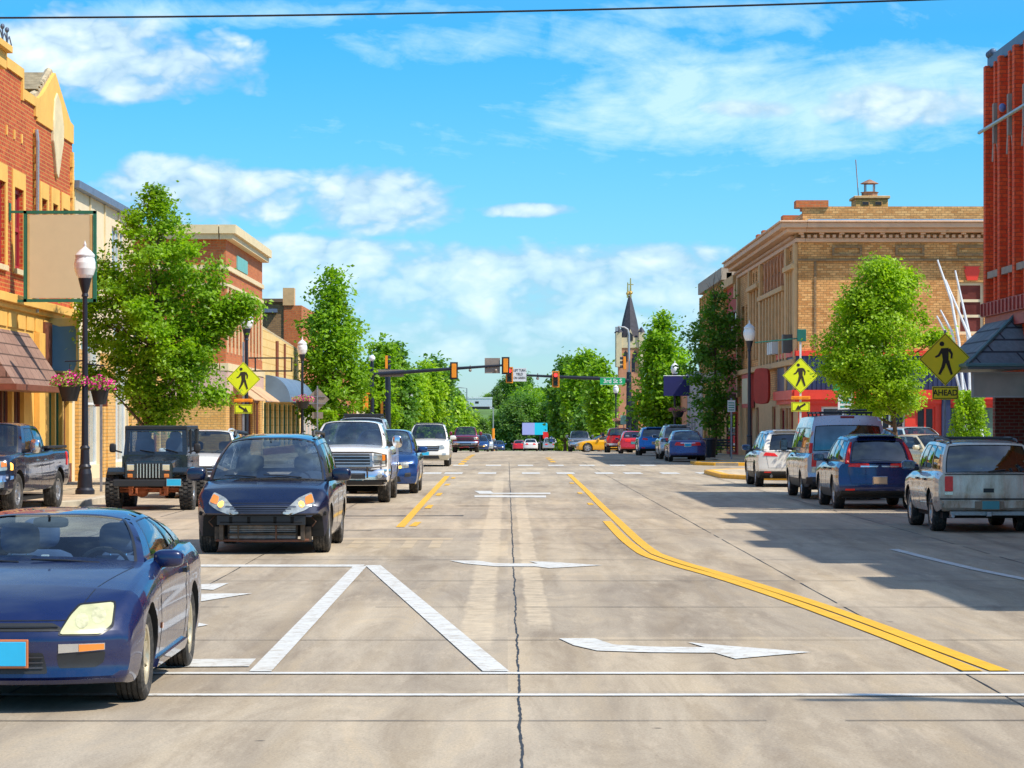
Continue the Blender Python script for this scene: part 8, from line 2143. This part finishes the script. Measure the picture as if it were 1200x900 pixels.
# ---- hillside trees: a few shapes copied, each a tree of its own
def hz(x, y): return terr(x, y)
kinds = []
for k, (mt, seed, pr) in enumerate(((LEAF_D,201,[(1.0,2.2),(3.5,4.3),(7,4.6),(10,3.2),(12,.5)]), (LEAF_C,215,[(1.0,2.6),(4,5.0),(8,5.0),(11.5,3.2),(13.5,.4)]), (LEAF_A,229,[(.8,1.8),(3,3.4),(6,3.6),(8.5,2.2),(10,.3)]))):
    kinds.append(make_tree('woodland_tree', 'x', 0, 0, pr, 110, 60, .62, mt, seed, .3, clr=1.5, z0=0, group='trees in the wood on the far hillside'))
spots = []; rt = random.Random(77)
for i in range(260):
    band = i % 5; y = (500, 560, 640, 730, 820)[band] + rt.uniform(-25, 25); px = rt.uniform(465, 745) if i < 215 else rt.choice((rt.uniform(200,465), rt.uniform(745,1100)))
    x = wx(px, y)
    pz = wz(0, y)
    # keep the grassy clearing and the street axis open
    if abs(x) < 13 and y < 470: continue
    if 543 < px < 580 and 620 < y < 800: continue
    lim = interp([(465,440),(530,455),(541,487),(585,487),(600,462),(650,452),(745,440),(900,430)], px) + rt.uniform(-5, 8)
    hmax = wz(lim, y) - terr(x, y)
    if hmax < 3.5: continue
    hk = (12,13.5,10)[i % 3]; spots.append((x, y, i % 3, min(hmax/hk, 1.35)*rt.uniform(.86, 1.0), px))
for (px, y, k, s_) in ((604,815,1,.80),(614,822,1,.72),(592,818,1,.70),(582,812,0,.52),(622,826,1,.55),(572,815,2,.5),(598,835,1,.75)): spots.append((wx(px,y), y, k, s_, px))
side = lambda px: ('left of the street axis' if px < 590 else 'right of the street axis')
LABW = {0:'mid-green woodland tree on the far hillside', 1:'dark broad woodland tree on the far hillside', 2:'light green woodland tree on the far hillside'}
used = set()
for (x, y, k, s_, px) in spots:
    o = kinds[k] if k not in used else copy_tree(kinds[k]); used.add(k)
    o.location = (x, y, hz(x, y)-.3); o.scale = (s_, s_, s_*rt.uniform(.9,1.1)); o.rotation_euler = (0,0,rt.uniform(0,6.28)); o['label'] = LABW[k] + (', left of the street axis' if x < 0 else ', right of the street axis')
# ---- white hall on the hill
d = 790.0; X = wx(562,d); Z = hz(X,d)
b = thing('hall', 'long pale building with dark base on the grassy hilltop', 'building', (X,d,Z)); m = MB(); m.b2((-3.6,-4,0),(3.6,4,3.0)); m.build('wall', M_('pale_hall_wall', (.60,.66,.74), .7), b); m = MB(); m.b2((-3.7,-4.1,3.0),(3.7,4.1,3.4)); m.build('roof', M_('pale_hall_roof', (.7,.74,.8), .6), b)
m = MB(); m.b2((-3.0,-4.05,.0),(3.0,-4.01,.7)); m.b2((-1.2,-4.05,1.6),(-.2,-4.01,2.2)); m.build('window', BLACK, b)
b = thing('hall', 'small pale hut with red front left of the long hilltop building', 'building', (wx(551,d),d,Z)); m = MB(); m.b2((-1.6,-2,0),(1.6,2,2.4)); m.build('wall', MATS['pale_hall_wall'], b); m = MB(); m.b2((-.9,-2.05,0),(.6,-2.01,1.4)); m.build('door', REDF, b)
# ================================================================= camera, sun, sky
cd_ = bpy.data.cameras.new('camera'); cam = bpy.data.objects.new('camera', cd_); COL.objects.link(cam)
cam.location = (0, 0, EYE); cam.rotation_euler = (pi/2, 0, 0)
cd_.sensor_width = 36; cd_.lens = 36*F/1200; cd_.shift_x = (600-VX)/1200; cd_.shift_y = (VY-450)/1200
cd_.clip_start = .5; cd_.clip_end = 8000
scene.camera = cam
SUN_EL = 52; AZ = 28      # azimuth measured behind the +X axis, towards the camera side
sd = Vector((cos(radians(SUN_EL))*cos(radians(AZ)), -cos(radians(SUN_EL))*sin(radians(AZ)), sin(radians(SUN_EL))))
sl = bpy.data.lights.new('sun', 'SUN'); sun = bpy.data.objects.new('sun', sl); COL.objects.link(sun)
sun.rotation_euler = sd.to_track_quat('Z', 'Y').to_euler(); sun.location = (20, -10, 60)
sl.energy = 4.4; sl.angle = radians(.55); sl.color = (1.0, .93, .80)
w = bpy.data.worlds.new('World'); scene.world = w; w.use_nodes = True
t = NT(w); t.n.clear()
out = t.new('ShaderNodeOutputWorld'); bg = t.new('ShaderNodeBackground'); t.link(bg.outputs[0], out.inputs[0])
sky = t.new('ShaderNodeTexSky'); sky.sky_type = 'NISHITA'; sky.sun_disc = False
sky.sun_elevation = radians(SUN_EL); sky.sun_rotation = math.atan2(sd.x, sd.y); sky.altitude = 300; sky.air_density = 1.0; sky.dust_density = .6; sky.ozone_density = 2.0
tc = t.new('ShaderNodeTexCoord').outputs['Generated']
sp = t.new('ShaderNodeSeparateXYZ'); t.link(tc, sp.inputs[0])
# clear-sky colour pushed to the photograph's saturated cyan-blue
el = sp.outputs[2]
tint = t.ramp(el, [(0.0, (.60,.82,1.02)), (.04, (.38,.74,1.03)), (.14, (.15,.66,1.0)), (.30, (.55,.88,1.08)), (.60, (1.0,1.1,1.15))])
skyc = t.mix(sky.outputs[0], tint, 1.0, 'MULTIPLY')
# cloud coordinates: azimuth and elevation of the direction (as slopes ahead of the street)
yy = t.math('MAXIMUM', t.math('ABSOLUTE', sp.outputs[1]), .05)
a = t.math('DIVIDE', sp.outputs[0], yy); e = t.math('DIVIDE', sp.outputs[2], yy)
ab = t.new('ShaderNodeCombineXYZ'); t.link(a, ab.inputs[0]); t.link(e, ab.inputs[1])
def cl(scale, stretch, off, detail=9, rough=.58, dist=.3):
    m = t.new('ShaderNodeMapping'); t.link(ab.outputs[0], m.inputs[0]); m.inputs['Scale'].default_value = (scale, scale*stretch, 1); m.inputs['Location'].default_value = off
    return t.noise(m.outputs[0], 1, detail, rough, dist)
def blobf(px, py, rx, ry, soft=1.0):
    """soft elliptical cloud region given by its direction"""
    ca, ce = (px-VX)/F, (VY-py)/F
    da = t.math('DIVIDE', t.math('SUBTRACT', a, ca), rx/F); de = t.math('DIVIDE', t.math('SUBTRACT', e, ce), ry/F)
    r2 = t.math('ADD', t.math('MULTIPLY', da, da), t.math('MULTIPLY', de, de))
    return t.math('SUBTRACT', 1.0, t.math('MULTIPLY', r2, soft))
N1 = cl(18, 2.4, (3.1,1.7,0)); NB = cl(27, 1.7, (1.9,5.3,0), 3, .5, .2); NC = cl(62, 1.5, (6.1,3.3,0), 3, .5, .2)
bil = t.math('ADD', t.math('MULTIPLY', t.math('ABSOLUTE', t.math('MULTIPLY_ADD', NB, 2.0, -1.0)), 1.5), t.math('MULTIPLY', t.math('ABSOLUTE', t.math('MULTIPLY_ADD', NC, 2.0, -1.0)), .8))
N2 = cl(60, 1.7, (7.7,2.3,0), 8, .6, .5); N3 = cl(7, 3.5, (1.3,9.1,0), 9, .62, .8)
def acc(blobs, n, gain, sub):
    cur = None
    for b in blobs:
        v = blobf(*b); cur = v if cur is None else t.math('MAXIMUM', cur, v)
    cur = t.math('MAXIMUM', cur, -1.0)
    return t.math('ADD', t.math('MULTIPLY', cur, .5), t.math('SUBTRACT', t.math('MULTIPLY', n, gain), sub))
cum = acc([(240,228,150,42),(440,235,100,42),(175,212,60,28),(160,106,60,16),(620,246,62,9),(1060,125,120,26),(70,50,150,40),(560,322,260,34),(770,308,110,26),(360,300,170,24),(420,350,400,55),(150,75,190,45),(880,128,60,12),(740,345,200,40),(640,385,420,40)], t.math('ADD', t.math('ADD', t.math('MULTIPLY', N1, .5), t.math('MULTIPLY', N2, .22)), t.math('MULTIPLY', bil, .30)), 2.2, .92)
cir = acc([(850,120,280,80),(1050,110,210,75),(620,50,300,36),(900,20,260,26),(330,15,260,22),(60,60,120,40)], N3, 3.0, 1.50)
up1 = t.noise(tc, 2.2, 8, .6, .4)
upm = t.math('MULTIPLY', t.mapr(up1, .5, .66, 0, .75), t.mapr(el, .22, .36, 0, 1))
lowfade = t.mapr(e, .02, .07, .4, .9)
cm = t.math('MAXIMUM', t.math('MULTIPLY', t.mapr(cum, .0, .40, 0, .95), lowfade), upm); wm = t.mapr(t.math('ADD', cir, t.math('MULTIPLY', t.math('SUBTRACT', N2, .5), .9)), .0, .75, 0, .78)
shade = t.ramp(t.math('ADD', t.math('ADD', t.math('MULTIPLY', N2, .35), t.math('MULTIPLY', bil, .32)), t.math('MULTIPLY', t.mapr(cum, 0, 1.0, 0, 1), .4)), [(.30, (.42,.58,.72)), (.50, (.64,.78,.88)), (.80, (1.0,1.0,1.0))])
# brighter cloud tops, bluish-grey bases
c1 = t.mix(skyc, t.mix((0,0,0), (4.0,5.6,6.5), 1.0), wm)
cc = t.mix(shade, (6.3,6.6,6.7), 1.0, 'MULTIPLY')
c2 = t.mix(c1, cc, cm)
t.link(c2, bg.inputs[0]); bg.inputs[1].default_value = .15
vs_ = scene.view_settings; scene.display_settings.display_device = 'sRGB'
vs_.view_transform = 'Standard'; vs_.look = 'None'; vs_.exposure = 0.28; vs_.gamma = 1.0; vs_.use_curve_mapping = False
scene.render.engine = 'CYCLES'
scene.cycles.max_bounces = 6; scene.cycles.transparent_max_bounces = 16; scene.cycles.diffuse_bounces = 3
scene.cycles.sample_clamp_indirect = 6; scene.cycles.caustics_reflective = False; scene.cycles.caustics_refractive = False
